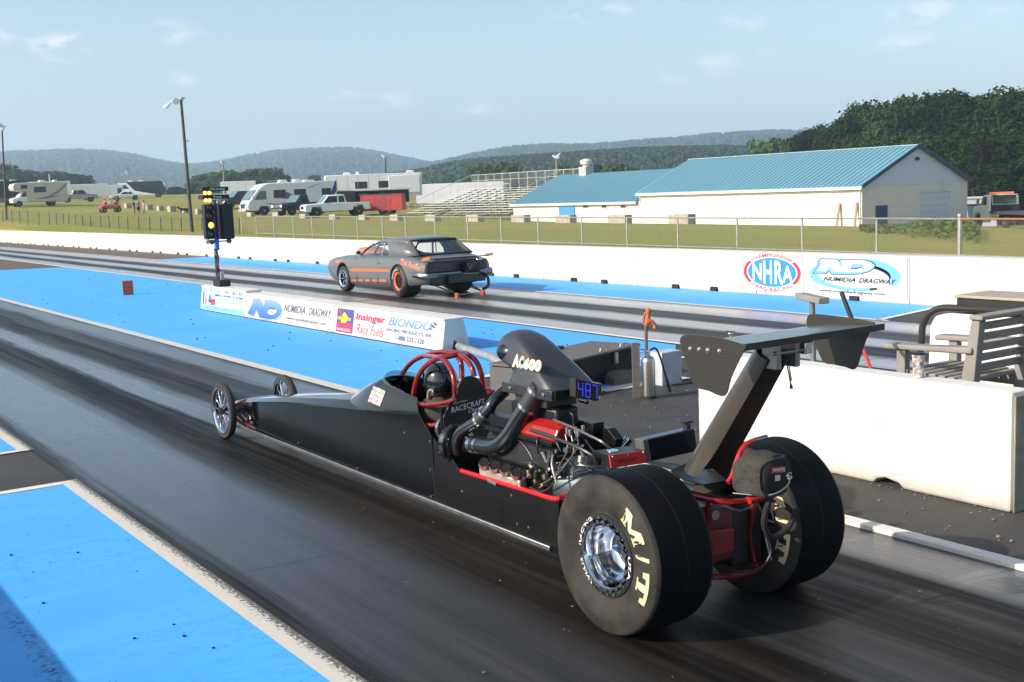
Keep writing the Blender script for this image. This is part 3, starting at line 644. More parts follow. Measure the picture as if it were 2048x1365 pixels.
for a, c in zip(T2, B2): q = MB(); q.cyl(c-Vector((0, 0, .6)), a, .03, 6); q.build('post', dkpost, fence2)
q = MB(); wv = .004
for i in range(len(T2)-1):
    n = 30
    for j in range(n):
        for s_ in (0, 1):
            u0, u1 = j/n, (j+4)/n
            if u1 > 1: continue
            a = B2[i].lerp(B2[i+1], u0 if s_ else u1); c = T2[i].lerp(T2[i+1], u1 if s_ else u0); d = (B2[i+1]-B2[i]).normalized()*wv
            q.quad(a-d, a+d, c+d, c-d)
q.build('wire_mesh', mat('dark_wire', (.055, .062, .04), .7), fence2, smooth=False)

# ---- long blue roofed building
A = FEETP['bld']; BX, BY = A.x, A.y
X2 = AY(1935, 358, BY).x; zE = AX(1724, 373, BX).z; ridge_p = AY(1835, 294, BY); RX, zR = (BX+X2)/2, ridge_p.z
y_mid = AX(1279, 380, BX).y; y_far = AX(1026, 408, BX).y; zE2 = AX(1279, 403, BX).z; zb0 = -2.2
zR2 = zR - (zE - zE2) * 1.05
blk = bpy.data.materials.new('painted_block_wall'); blk.use_nodes = True; t, p, N, L = nodes_of(blk); co = N('ShaderNodeTexCoord'); O = co.outputs['Object']
def brick_on(vec, bw, bh, c1, c2, cm_, mort=.02):
    n = N('ShaderNodeTexBrick'); n.inputs['Scale'].default_value = 1; n.inputs['Brick Width'].default_value = bw; n.inputs['Row Height'].default_value = bh; n.inputs['Mortar Size'].default_value = mort
    for i, c_ in ((1, c1), (2, c2), (3, cm_)): n.inputs[i].default_value = (*c_, 1)
    L(vec, n.inputs['Vector']); return n
sp = N('ShaderNodeSeparateXYZ'); L(O, sp.inputs[0]); cb = N('ShaderNodeCombineXYZ'); L(mth('ADD', sp.outputs[0], sp.outputs[1]), cb.inputs[0]); L(sp.outputs[2], cb.inputs[1])
bk = brick_on(cb.outputs[0], .4, .2, (.68, .64, .56), (.65, .61, .53), (.58, .54, .47), .012)
st = noise(mapping(O, (1, 1, .25)), .8, 6, .7); st2_ = noise(mapping(O, (.5, .5, 1.5)), .9, 5, .7)
c = mixc(mapr(st, .60, .80, 0, .55), bk.outputs[0], (.42, .34, .26)); c = mixc(mapr(st2_, .62, .8, 0, .35), c, (.55, .47, .36))
L(c, p.inputs['Base Color']); p.inputs['Roughness'].default_value = .85; bump(bk.outputs['Fac'], -.3, .01)
roofm = bpy.data.materials.new('blue_metal_roof'); roofm.use_nodes = True; t, p, N, L = nodes_of(roofm); co = N('ShaderNodeTexCoord'); O = co.outputs['Object']
c = mixc(noise(mapping(O, (.3, 2.2, .3)), 1, 5), (.13, .27, .33), (.165, .325, .375)); rust = noise(mapping(O, (.6, 1.4, .6)), .7, 6, .75); c = mixc(mapr(rust, .72, .8, 0, .7), c, (.10, .09, .08))
L(c, p.inputs['Base Color']); p.inputs['Roughness'].default_value = .45; p.inputs['Metallic'].default_value = .1
siding = mat('grey_siding', (.56, .58, .66), .6, var=.05); trim = mat('white_trim', (.76, .72, .64), .6, var=.08); navy = mat('navy_trim', (.018, .035, .085), .5); doorb = mat('blue_door', (.012, .085, .22), .5); boardb = mat('blue_shutter', (.05, .25, .55), .5)
bld = thing('warehouse', 'long white block building with blue metal roof and grey gable end', 'building', (BX, BY, A.z))
q = MB(); q.box2((BX, BY, zb0), (X2, y_mid, zE)); q.box2((BX+.03, y_mid+.01, zb0), (X2, y_far, zE2)); wall = q.build('wall', blk, bld, smooth=False)
q = MB(); n_s = 14
for i in range(n_s):                                   # lapped gable boards
    z0 = zE + (zR-zE)*i/n_s - .02; z1 = zE + (zR-zE)*(i+1)/n_s; f0 = min(1, (zR-z0)/(zR-zE)); f1 = max(0.0, (zR-z1)/(zR-zE)); hw = (X2-BX)/2
    q.add([(RX-hw*f0, BY-.03, z0), (RX+hw*f0, BY-.03, z0), (RX+hw*f1, BY-.005, z1), (RX-hw*f1, BY-.005, z1)], [(0, 1, 2, 3)])
q.quad((BX, BY-.002, zE), (X2, BY-.002, zE), (RX, BY-.002, zR)); q.build('gable', siding, bld, smooth=False)
def roof(x0, x1, rx, y0, y1, ze, zr, ov):
    q = MB(); th = .10
    for xe in (x0-ov, x1+ov):
        zz = ze - ov*(zr-ze)/(rx-x0); s_ = 1 if xe < rx else -1
        q.prism([(xe, 0, zz+.03), (rx, 0, zr+.03), (rx, 0, zr+.03+th), (xe, 0, zz+.03+th)], (0, y0, 0), (0, y1, 0))
    return q
rf = roof(BX, X2, RX, BY-.25, y_mid+.2, zE, zR, .25).build('roof', roofm, bld, smooth=False)
rf2 = roof(BX+.03, X2, RX, y_mid+.21, y_far+.2, zE2, zR2, .25).build('roof', roofm, bld, smooth=False)
def ribs(x0, rx, y0, y1, ze, zr, par):
    q = MB(); yy = y0+.1
    while yy < y1: q.bar((x0-.25, yy, ze-.25*(zr-ze)/(rx-x0)+.14), (rx, yy, zr+.14), .05, .045); yy += .46
    q.build('seam', mat('roof_seam', (.032, .19, .30), .5), par, smooth=False)
ribs(BX, RX, BY-.2, y_mid+.15, zE, zR, rf); ribs(BX, RX, y_mid+.3, y_far+.15, zE2, zR2, rf2)
q = MB(); q.box2((RX-.12, BY-.26, zR+.12), (RX+.12, y_mid+.21, zR+.17)); q.build('ridge_cap', mat('ridge_cap', (.33, .45, .50), .5), rf, smooth=False)
q = MB()
for xe, s_ in ((BX-.26, 1), (X2+.26, -1)): q.bar((xe, BY-.27, zE-.02), (RX, BY-.27, zR+.09+.02), .05, .24)
q.build('rake_trim', navy, bld, smooth=False)
q = MB(); q.box2((BX-.34, BY-.22, zE-.22), (BX-.24, y_mid+.18, zE-.03)); q.box2((BX-.30, y_mid+.25, zE2-.22), (BX-.20, y_far+.18, zE2-.03)); q.box2((BX-.09, BY-.02, zE-.36), (BX-.004, y_mid+.05, zE-.23)); q.build('gutter', trim, bld, bevel=.02)
q = MB(); q.cyl((BX-.06, BY+.12, zE-.2), (BX-.06, BY+.12, zb0), .05, 8); q.build('downpipe', trim, bld); q = MB(); q.cyl((BX-.06, y_mid-.12, zE-.2), (BX-.06, y_mid-.12, zE2-.2), .05, 8); q.build('downpipe', trim, bld)
d1, d2 = AY(1751, 412, BY), AY(1774, 412, BY)
q = MB(); q.box2((d1.x, BY-.06, zb0), (d2.x, BY-.005, d1.z)); fr = q.build('door_frame', doorb, bld, smooth=False)
q = MB(); q.box2((d1.x+.12, BY-.09, zb0), (d2.x-.12, BY-.065, d1.z-.15)); q.build('door', mat('dark_blue_door', (.008, .045, .12), .5), bld, smooth=False)
g1, g2 = AY(1841, 386, BY), AY(1898, 384, BY)
rd = MB(); nz_ = 7
for i in range(nz_): z0 = zb0 + (g1.z-zb0)*i/nz_; rd.box2((g1.x, BY-.05, z0+.02), (g2.x, BY-.006, z0+(g1.z-zb0)/nz_-.01))
rd.build('garage_door', mat('garage_door', (.55, .55, .60), .5, var=.04), bld, smooth=False)
q = MB(); q.box2((g1.x-.1, BY-.11, g1.z), (g2.x+.3, BY-.006, g1.z+.08)); q.box2((g2.x, BY-.11, zb0), (g2.x+.22, BY-.006, g1.z)); q.build('door_surround', siding, bld, smooth=False)
w = AY(1832, 318, BY); q = MB(); q.ball((w.x, BY-.15, w.z), .14, 10, 8); q.box2((w.x-.1, BY-.1, w.z-.05), (w.x+.1, BY-.03, w.z+.1)); q.build('floodlight', mat('dark_lamp', (.05, .05, .05), .4), bld)
sa, sb = AX(1118, 414, BX), AX(1150, 430, BX)
q = MB(); q.box2((BX-.06, sb.y, sb.z), (BX+.028, sa.y, sa.z)); q.build('shutter', boardb, bld, smooth=False)
for a, c in ((1166, 1178), (1203, 1215), (1241, 1254)):
    u, v = AX(a, 410, BX), AX(c, 417, BX)
    q = MB(); q.box2((BX-.05, v.y, v.z), (BX+.028, u.y, u.z)); fr = q.build('window', trim, bld, smooth=False)
    q = MB(); q.box2((BX-.07, v.y+.06, v.z+.05), (BX-.052, u.y-.06, u.z-.05)); q.build('pane', mat('dark_glass', (.05, .045, .05), .15, var=.2), fr, smooth=False)
vp = AX(1174, 350, RX); q = MB(); q.box2((RX-.55, vp.y-.55, zR2-.1), (RX+.4, vp.y+.55, zR2+.75)); q.build('vent_base', mat('vent_steel', (.40, .41, .40), .5, .3), bld, smooth=False)
q = MB(); q.lathe([(zR2+.75, .34), (zR2+.95, .30), (zR2+1.0, .52), (zR2+1.3, .58), (zR2+1.42, .40), (zR2+1.5, .1)], (RX-.07, vp.y, 0), 'Z', 20); q.build('roof_fan', mat('fan_hood', (.62, .61, .57), .4), bld)
# two boards leaning on the wall
for a, c in (((1671, 452), (1680, 407)), ((1708, 452), (1714, 405))):
    lo, hi = AX(*a, BX-.55), AX(*c, BX-.06); lo.z -= .4
    q = MB(); q.bar(lo, hi, .16, .05, (1, 0, 0)); o = q.build('plank', mat('weathered_wood', (.30, .17, .09), .8, var=.3), smooth=False)
    tag(o, 'leaning brown plank %s on the white block wall' % ('nearer the middle' if a[0] < 1690 else 'nearest the corner'), 'plank', 'planks leaning on the building')
# red cone-like post at the corner
pt = AY(1934, 459, BY-1.2); q = MB(); q.cyl((pt.x, pt.y, pt.z-.1), (pt.x+.12, pt.y, pt.z+.65), .11, 10, .03); q.box((pt.x, pt.y, pt.z-.05), (.3, .3, .06)); tag(q.build('traffic_cone', mat('cone_red', (.55, .04, .03), .6)), 'small red cone by the right corner of the white building', 'cone')

# ---- bleachers, rows parallel to the track
alum = mat('aluminium', (.62, .61, .58), .4, .35, var=.12); dkst = mat('stand_dark_steel', (.16, .15, .15), .6, .3)  # dkst: darker steel for the stand frame
bl = thing('bleachers', 'aluminium bleachers with rows of bench planks left of the blue roofed building', 'bleachers', tuple(FEETP['bleach_l']))
P0 = AX(812, 430, FEETP['bleach_l'].x); SX = FEETP['bleach_l'].x; ya = P0.y; yb_ = AX(1024, 432, SX).y; zg = land1(SX, (ya+yb_)/2)
NR = 11; dx, dz = .78, .225
for r in range(NR):
    x = SX + dx*r; z = zg + .42 + dz*r
    q = MB(); q.box2((x-.12, yb_, z-.04), (x+.13, ya, z)); q.build('bench_plank', alum, bl, smooth=False)
    q = MB(); q.box2((x-.40, yb_, z-.24), (x-.20, ya, z-.21)); q.build('foot_plank', alum, bl, smooth=False)
yy = yb_+.3
while yy < ya:
    q = MB(); q.bar((SX-.3, yy, zg+.05), (SX+dx*NR, yy, zg+.15+dz*NR), .06, .1); q.bar((SX+dx*NR, yy, zg-.5), (SX+dx*NR, yy, zg+dz*NR), .08, .08)
    for r in range(0, NR, 2): q.bar((SX+dx*r, yy, zg-.3), (SX+dx*r, yy, zg+.4+dz*r), .05, .05)
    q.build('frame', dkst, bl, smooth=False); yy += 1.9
xt = SX+dx*NR+.1; zt_ = zg+.42+dz*NR
q = MB(); q.tube([(xt, yb_, zt_+1.35), (xt, ya, zt_+1.35)], .03, 6); q.tube([(xt, yb_, zt_+.7), (xt, ya, zt_+.7)], .022, 6)
yy = yb_
while yy < ya+.1: q.cyl((xt, yy, zt_-.6), (xt, yy, zt_+1.35), .035, 6); yy += 1.6
yy = yb_
while yy < ya: q.cyl((xt, yy, zt_-.1), (xt, yy, zt_+1.35), .010, 4); yy += .2
q.build('back_rail', alum, bl)
for ye in (ya+.1, yb_+3.5):
    q = MB(); q.tube([(SX-.4, ye, zg+1.05), (xt, ye, zt_+1.35)], .03, 6)
    for r in range(0, NR+1): q.cyl((SX-.3+dx*r, ye, zg+.1+dz*r), (SX-.3+dx*r, ye, zg+1.08+dz*r), .018, 5)
    q.build('side_rail', alum, bl)
for ye in (ya-4.2, ya-7.6): q = MB(); q.tube([(SX+dx*10-.1, ye, zt_-.4), (SX+dx*10-.1, ye, zt_+.2), (SX+dx*10-.1, ye-1.5, zt_+.2), (SX+dx*10-.1, ye-1.5, zt_-.4)], .03, 6); q.build('aisle_rail', alum, bl)

# ---- floodlight poles
pole_m = mat('dark_pole', (.055, .055, .05), .7, var=.25); pole_l = mat('grey_pole', (.22, .20, .18), .8); lampm = mat('lamp_white', (.60, .62, .60), .4)
def pole(key, top, heads, label, m, side=None, r=.10):
    b_ = foot(key); D = FEET[key][2]; tp = PD(*top, D); t_ = thing('light_pole', label, 'light pole', b_, group='floodlight poles')
    q = MB(); q.cyl(b_-Vector((0, 0, .4)), tp, r, 10, r*.65); q.build('pole', m, t_)
    sc = D/2356
    for hx, hy, kind in heads:
        c = PD(hx, hy, D); q = MB(); q.cyl(tp, c, .03, 6)
        if kind == 'disc':
            d = (CAM-c).normalized(); u = d.orthogonal().normalized(); w = d.cross(u); R = 5.5*sc*1.15
            q.rings([[c + d*o_ + (u*math.cos(k*.3927)+w*math.sin(k*.3927))*rr*R for k in range(16)] for o_, rr in ((-.35, .2), (-.2, .6), (.05, 1), (.08, .96))])
        elif kind == 'bell': q.rings([[c + Vector((-.25*o_*2, -.2*o_, -.4*o_)) + Vector((math.cos(k*.5236), math.sin(k*.5236)*.8, .5*math.sin(k*.5236)))*rr*5*sc for k in range(12)] for o_, rr in ((-.6, .25), (0, .5), (.6, 1.05))])
        else: q.box(c, (9*sc, 5*sc, 3*sc)); q.box(c-Vector((0, 0, 3*sc)), (4*sc, 4*sc, 3*sc))
        q.build('lamp_head', lampm, t_)
    if side:
        c = PD(*side, D); a = tp.lerp(b_, (side[1]-top[1])/(FEET[key][1]-top[1])); q = MB(); q.cyl(a, c, .03, 6); q.ball(c, (3*sc, 3*sc, 2*sc), 8, 6); q.build('side_lamp', lampm, t_)
pole('pole_a', (4, 260), [(0, 254, 'disc'), (8, 254, 'bell')], 'dark floodlight pole at the left edge, standing on the bank by the wire fence', pole_m, (17, 325))
pole('pole_b', (362, 200), [(340, 206, 'bell'), (352, 203, 'disc'), (364.5, 197, 'box')], 'tall dark leaning floodlight pole left of the starting lights', pole_m, (375, 282))
pole('pole_c', (257, 346), [(257, 345, 'box')], 'thin distant light pole behind the white sedan', pole_l, r=.13)
pole('pole_d', (446, 324), [(446, 324, 'box')], 'grey light pole rising behind the starting lights', pole_l, r=.16)
pole('pole_e', (771, 313), [(769, 312, 'box'), (774, 313, 'box')], 'brown light pole behind the long fifth wheel trailer', pole_m, r=.17)
pole('pole_f', (1113, 313), [(1110, 312, 'box'), (1117, 311, 'bell')], 'grey light pole behind the low end of the blue roof', pole_l, r=.16)

# ---- concrete blocks set out along the pit edge
for k, wpx, hpx, lab in (('b1', 17, 9, 'first pale concrete block beyond the standing spectators, farthest left of the row'), ('b2', 12, 10, 'pale concrete block just right of the woman in pink'), ('b3', 16, 9, 'concrete block second right of the three spectators'), ('b4', 18, 11, 'concrete block third right of the three spectators'),
        ('b5', 16, 9, 'brown concrete block left of the leaning light pole'), ('b6', 14, 11, 'concrete block between the leaning pole and the starting lights'), ('c1', 23, 8, 'concrete block in front of the motorhome windscreen'), ('c2', 27, 9, 'concrete block in front of the motorhome rear wheel'),
        ('c3', 26, 9, 'concrete block in front of the dark blue pickup'), ('c4', 28, 10, 'concrete block below the white pickup door'), ('c5', 28, 10, 'concrete block below the white pickup bed'), ('c6', 34, 12, 'concrete block in front of the red container'),
        ('c7', 41, 13, 'concrete block before the left end of the bleachers'), ('c8', 46, 14, 'concrete block before the middle of the bleachers'), ('c9', 47, 15, 'concrete block at the left corner of the white building'), ('c10', 50, 16, 'concrete block below the blue shutter'),
        ('c11', 55, 17, 'concrete block below the small right windows'), ('c12', 59, 19, 'rightmost concrete block against the long white wall')):
    D = FEET[k][2]; s_ = D/2356; f = foot(k); q = MB()
    L_ = wpx*s_*.98; q.box((f.x, f.y, f.z+hpx*s_*.42), (hpx*s_*1.1, L_, hpx*s_*1.15))
    tag(q.build('concrete_block', conc_g, bevel=.03), lab, 'block', 'concrete blocks along the pit edge')
# ================================================================== TREES
leafm = {}
def leaf_mat(name, c1, c2):
    global t, p, N, L
    m = bpy.data.materials.new(name); m.use_nodes = True; t, p, N, L = nodes_of(m); co = N('ShaderNodeTexCoord'); O = co.outputs['Object']
    g = N('ShaderNodeNewGeometry')
    c = mixc(mapr(noise(O, .5, 3), .35, .65), c1, c2); c = mixc(mth('MULTIPLY', g.outputs['Random Per Island'], .6), c, tuple(min(1, k*1.6) for k in c2))
    oi = N('ShaderNodeObjectInfo'); sc_ = mapr(oi.outputs['Random'], 0, 1, .45, 1.5); vm = N('ShaderNodeVectorMath'); vm.operation = 'SCALE'; L(c, vm.inputs[0]); L(sc_, vm.inputs['Scale']); c = vm.outputs[0]
    L(c, p.inputs['Base Color']); p.inputs['Roughness'].default_value = .85; p.inputs['Specular IOR Level'].default_value = .06
    return m
lm_dark = leaf_mat('oak_leaves', (.008, .018, .003), (.024, .042, .008)); lm_mid = leaf_mat('tree_leaves', (.022, .048, .010), (.050, .085, .018)); lm_weed = leaf_mat('weed_leaves', (.035, .07, .012), (.10, .15, .035))
bark = mat('bark', (.07, .052, .038), .9, var=.4, bump=.4)
def crown_mb(seed, H, Rr, n_lobe, n_leaf, ls, base=.18):
    r = random.Random(seed); lobes = []
    while len(lobes) < n_lobe:
        u = r.uniform(0, 1); prof = math.sin(math.pi*min(1, .12+u*.86))**.6
        a = r.uniform(0, 6.283); rad = Rr*prof*math.sqrt(r.uniform(.12, 1))*.82
        lobes.append((rad*math.cos(a), rad*math.sin(a), H*(base+(.92-base)*u), Rr*r.uniform(.2, .36)))
    q = MB()
    for i in range(n_leaf):
        x, y, z, s = lobes[i % n_lobe]
        d = Vector((r.gauss(0, 1), r.gauss(0, 1), r.gauss(0, 1))).normalized(); k = s*(r.uniform(.55, 1.05) if r.random() < .85 else r.uniform(1, 1.3))
        c = Vector((x, y, z)) + Vector((d.x, d.y, d.z*.8))*k
        n = (d + Vector((r.gauss(0, .5), r.gauss(0, .5), r.gauss(0, .5)+.3))).normalized(); u = n.orthogonal().normalized(); w = n.cross(u); a = r.uniform(0, 6.28)
        u, w = u*math.cos(a)+w*math.sin(a), w*math.cos(a)-u*math.sin(a); q1 = ls*r.uniform(.6, 1.3); q2 = q1*r.uniform(.5, .9)
        q.quad(c-u*q1-w*q2*.2, c-w*q2, c+u*q1*.9, c+w*q2*.9+n*q1*.25)
    return q
def trunk_mb(seed, H, Rr):
    r = random.Random(seed+99); q = MB(); q.tube([(0, 0, -.6), (.05, 0, H*.2), (r.uniform(-.3, .3), r.uniform(-.3, .3), H*.45), (r.uniform(-.5, .5), 0, H*.8)], [.032*H, .024*H, .016*H, .004*H], 7)
    for k in range(6):
        a = k*1.05+r.uniform(-.3, .3); z = H*r.uniform(.25, .5); q.tube([(0, 0, z), (Rr*.35*math.cos(a), Rr*.35*math.sin(a), z+H*.12), (Rr*.65*math.cos(a), Rr*.65*math.sin(a), z+H*.25)], [.012*H, .008*H, .002*H], 5)
    return q
TREES = {}
def tree_proto(kind):
    if kind not in TREES:
        seed, H, Rr, nl, nf, ls, m = {'oak1': (1, 12, 4.6, 60, 17000, .20, lm_dark), 'oak2': (2, 12, 4.2, 54, 16000, .20, lm_dark), 'oak3': (3, 12, 5.0, 64, 17500, .20, lm_dark), 'far1': (4, 9, 5.2, 26, 2600, .48, lm_mid), 'far2': (5, 9, 4.6, 22, 2400, .48, lm_mid), 'bush': (6, 4, 2.6, 14, 1600, .22, lm_mid)}[kind]
        TREES[kind] = (crown_mb(seed, H, Rr, nl, nf, ls, .06 if kind == 'bush' or kind[:3] == 'far' else .10), trunk_mb(seed, H, Rr), m, H)
        a = TREES[kind][0].build('crown', m, smooth=False); c = TREES[kind][1].build('trunk', bark); TREES[kind] += (a.data, c.data)
        bpy.data.objects.remove(a); bpy.data.objects.remove(c)
    return TREES[kind]
trng = random.Random(5)
def tree(kind, px, top_py, D, label, group, name='tree', wide=1):
    if kind[:3] == 'far': top_py -= 7
    cr, tr, m, H, mc, mt = tree_proto(kind); g = PD(px, 400, D); zb = land1(g.x, g.y); top = PD(px, top_py, D); s = max(.2, (top.z-zb)/(H*1.0))
    t_ = thing(name, label, 'tree', (g.x, g.y, zb), trng.uniform(0, 6.28), group); t_.scale = (s*wide, s*wide, s)
    for n_, me in (('crown', mc), ('trunk', mt)): o = bpy.data.objects.new(n_, me); COL.objects.link(o); o.parent = t_
GW = 'dark wood behind the white building'
wood = [(1592, 287, 205), (1612, 258, 190), (1640, 250, 195), (1672, 238, 180), (1702, 226, 185), (1738, 200, 170), (1772, 204, 165), (1806, 192, 172), (1836, 186, 160), (1872, 184, 170), (1902, 176, 158), (1930, 194, 165), (1955, 205, 172), (1975, 186, 160), (2012, 172, 155), (2045, 180, 162), (2085, 178, 158), (2125, 185, 165)]
for i, (x, y, D) in enumerate(wood):
    tree(('oak1', 'oak2', 'oak3')[i % 3], x, y, D, 'tall dark leafy tree of the wood rising behind the white building', GW)
for i, (x, y, D) in enumerate([(1655, 290, 150), (1720, 280, 145), (1790, 270, 142), (1850, 268, 140), (1905, 262, 138), (1958, 268, 136), (2000, 262, 134), (2040, 258, 134), (2090, 262, 134)]):
    tree(('oak2', 'oak3', 'oak1')[i % 3], x, y, D, 'shorter dark tree along the front edge of the wood', GW, wide=1.35)
for i, (x, y, D) in enumerate([(1535, 284, 270), (1560, 283, 260), (1583, 282, 250)]): tree(('far1', 'far2')[i % 2], x, y, D, 'small rounded tree at the left end of the wood above the roof ridge', GW)
for i, (x, y) in enumerate([(-40, 342), (-18, 340), (3, 336), (24, 343), (45, 345), (64, 347), (86, 350), (108, 348), (126, 351), (146, 354), (163, 357), (177, 364)]):
    tree(('far1', 'far2')[i % 2], x, y, 400+12*(i % 3), 'distant dark green tree of the row behind the white trailers at left', 'tree row at left', wide=1.4)
for i, (x, y) in enumerate([(388, 368), (402, 356), (422, 351), (440, 350), (458, 346), (476, 350), (494, 350), (510, 345), (528, 342), (545, 343), (560, 350), (570, 360)]):
    tree(('far2', 'far1')[i % 2], x, y, 340+10*(i % 3), 'distant tree of the round clump behind the big motorhome', 'tree clump behind the motorhome', wide=1.3)
tree('far1', 631, 357, 420, 'tiny lone tree on the skyline above the motorhome', None)
for i, (x, y) in enumerate([(955, 336), (975, 333), (990, 340), (1008, 330), (1024, 334)]): tree(('far1', 'far2')[i % 2], x, y, 270, 'tree behind the bleachers and the long white trailer', 'trees behind the bleachers')
for i, (x, y) in enumerate([(1130, 337), (1150, 340), (1195, 336), (1215, 338), (1240, 334), (1265, 339)]): tree(('far2', 'far1')[i % 2], x, y, 240, 'yellowish bushy tree peeking over the low blue roof', 'trees above the low roof')
for i, x in enumerate(range(322, 392, 14)): tree('bush', x, 374+(i % 2), 300, 'low dark bush of the hedge right of the black motor coach', 'hedge', 'bush', 1.5)
# weeds at the foot of the building
q = MB(); r = random.Random(11)
for _ in range(5200):
    x = r.uniform(1720, 1960); u = (x-1720)/240
    D = r.uniform(58, 76) - 14*u*r.random(); g = PD(x, 450, D); h = (.12+.55*math.exp(-((x-1865)/45)**2)+.45*math.exp(-((x-1930)/30)**2))*r.random()**.7
    if u < .35 and r.random() < .6: g = PD(x, 450, r.uniform(74, 80))
    c = Vector((g.x, g.y, land1(g.x, g.y)+h)); s = r.uniform(.05, .12); a = r.uniform(0, 6.28); d = Vector((math.cos(a), math.sin(a), r.uniform(-.4, .8)))*s; e = Vector((-math.sin(a), math.cos(a), r.uniform(-.3, .9)))*s*.7
    q.quad(c-d, c-e, c+d, c+e)
q.build('weeds', lm_weed, smooth=False, kind='stuff')
# gravel yard beside the building
ym = mat('yard_gravel', (.22, .19, .16), .95, var=.25, scale=1.5)
q = MB(); pts = [PD(x, 450, D) for x, D in ((1945, 112), (2150, 108), (2170, 66), (2060, 72), (2010, 84), (1955, 96))]; q.quad(*[(v.x, v.y, land1(v.x, v.y)+.10) for v in pts]); q.build('yard', ym, kind='structure')

# ================================================================== VEHICLES IN THE PIT
# local frame of every vehicle: nose towards -X, +Y away from the photographer, Z up
glass = mat('tinted_glass', (.014, .016, .018), .08, var=.2, spec=.7); glass_l = mat('windscreen_glass', (.10, .16, .16), .08, var=.3, scale=2, spec=.7)
tyre = mat('tyre_rubber', (.016, .016, .017), .8, var=.2); chrome = mat('chrome', (.62, .62, .62), .12, 1.0, var=.05); rimm = mat('steel_rim', (.30, .30, .31), .35, .7)
white_p = mat('white_vehicle_paint', (.74, .74, .74), .28, coat=.4, var=.04); cream_p = mat('cream_vehicle_paint', (.55, .50, .41), .35, var=.05); silver_p = mat('silver_vehicle_paint', (.33, .33, .34), .3, .4, var=.06)
black_p = mat('black_vehicle_paint', (.012, .012, .014), .2, coat=.6); navy_p = mat('navy_vehicle_paint', (.012, .018, .045), .25, coat=.5); red_p = mat('faded_red_paint', (.46, .045, .045), .6, var=.25, scale=1.5)
under = mat('underbody', (.02, .02, .02), .9); lens_r = mat('tail_lens', (.40, .01, .01), .25); lens_w = mat('headlamp_lens', (.65, .66, .66), .12, spec=.7); sgrey = mat('stripe_grey', (.12, .12, .14), .4); sblue = mat('stripe_blue', (.022, .025, .17), .35); stan = mat('stripe_tan', (.25, .22, .18), .4)
def body(t_, prof, w, m, name='body', bevel=.07, y=0):
    q = MB(); q.prism([(x, 0, z) for x, z in prof], (0, y-w/2, 0), (0, y+w/2, 0)); return q.build(name, m, t_, world=False, bevel=bevel, bseg=3)
def panel(t_, poly_, w, m, name='window', both=True, th=.012, bevel=0):
    out = []
    for s_ in ((-1, 1) if both else (-1,)):
        q = MB(); y0 = s_*(w/2-.004); y1 = s_*(w/2+th); q.prism([(x, 0, z) for x, z in poly_], (0, y0, 0), (0, y1, 0)); out.append(q.build(name, m, t_, world=False, smooth=False, bevel=bevel))
    return out
def rect(x0, x1, z0, z1): return [(x0, z0), (x1, z0), (x1, z1), (x0, z1)]
def wheels(t_, xs, r, w, tw=.22, rim=None):
    for x in xs:
        for s_ in (-1, 1):
            y = s_*(w/2-tw/2+.01); q = MB(); q.lathe([(-tw/2, r*.62), (-tw/2, r*.9), (-tw*.35, r), (tw*.35, r), (tw/2, r*.9), (tw/2, r*.62)], (x, y, r), 'Y', 20); wo_ = q.build('wheel', tyre, t_, world=False)
            q = MB(); q.lathe([(-.02*s_+s_*tw*.5, r*.60), (s_*tw*.44, r*.5), (s_*tw*.5, r*.2), (s_*tw*.54, .02)], (x, y, r), 'Y', 16); q.build('rim', rim or rimm, wo_, world=False)
def lamps(t_, x, ys, z, sz, m, name='headlight'):
    for y in ys: q = MB(); q.box((x, y, z), (.06, sz[0], sz[1])); q.build(name, m, t_, world=False, bevel=.01)
def acunit(t_, x, z, y=0, l=.9, m=None):
    q = MB(); q.prism([(x-l/2, 0, z), (x-l/2+.12, 0, z+.28), (x+l/2-.1, 0, z+.28), (x+l/2, 0, z)], (0, y-.35, 0), (0, y+.35, 0)); q.build('roof_unit', m or white_p, t_, world=False, bevel=.05)
def vehicle(key, name, label, cat, turn, group=None, dz=0):
    t_ = thing(name, label, cat, foot(key, dz), face_rz(key, turn), group); return t_
# the big white motorhome
t_ = vehicle('rv', 'motorhome', 'big white motorhome with blue swooping stripes and a sloping windscreen', 'motorhome', 20)
wv_ = 2.5
body(t_, [(-4.6, .45), (-4.75, .9), (-4.55, 1.35), (-3.55, 2.55), (-2.9, 3.0), (-2.2, 3.1), (4.6, 3.15), (4.65, .5), (3.2, .42), (2.9, .42), (2.6, .85), (1.7, .85), (1.4, .42), (-2.4, .42), (-2.6, .85), (-3.4, .85), (-3.6, .42)], wv_, white_p, bevel=.12)
q = MB(); q.box((0, 0, .5), (8.6, 2.2, .3)); q.build('chassis', under, t_, world=False, smooth=False)
q = MB(); q.prism([(-4.50, 0, 1.50), (-3.72, 0, 2.44), (-3.75, 0, 2.47), (-4.53, 0, 1.53)], (0, -1.12, 0), (0, 1.12, 0)); q.build('windscreen', glass_l, t_, world=False, smooth=False)
panel(t_, [(-4.0, 1.5), (-2.75, 1.5), (-2.75, 2.35), (-3.35, 2.35)], wv_, glass_l, 'side_window')
for a, c in ((-2.0, -.75), (.1, 1.35), (3.0, 4.0)): panel(t_, rect(a, c, 1.6, 2.4), wv_, glass, 'window', bevel=.005)
panel(t_, [(3.0, 1.0), (4.0, 2.0), (4.5, 3.1), (4.62, 3.1), (4.62, 2.2), (4.0, 1.2), (3.3, .75)], wv_, sblue, 'stripe', th=.006)
panel(t_, [(-3.0, 1.2), (-1.6, 1.05), (-1.2, 1.15), (.8, 1.05), (-.9, .92), (-1.0, .75), (-.3, .6), (-1.7, .65), (-1.9, .9)], wv_, sgrey, 'stripe', th=.005)
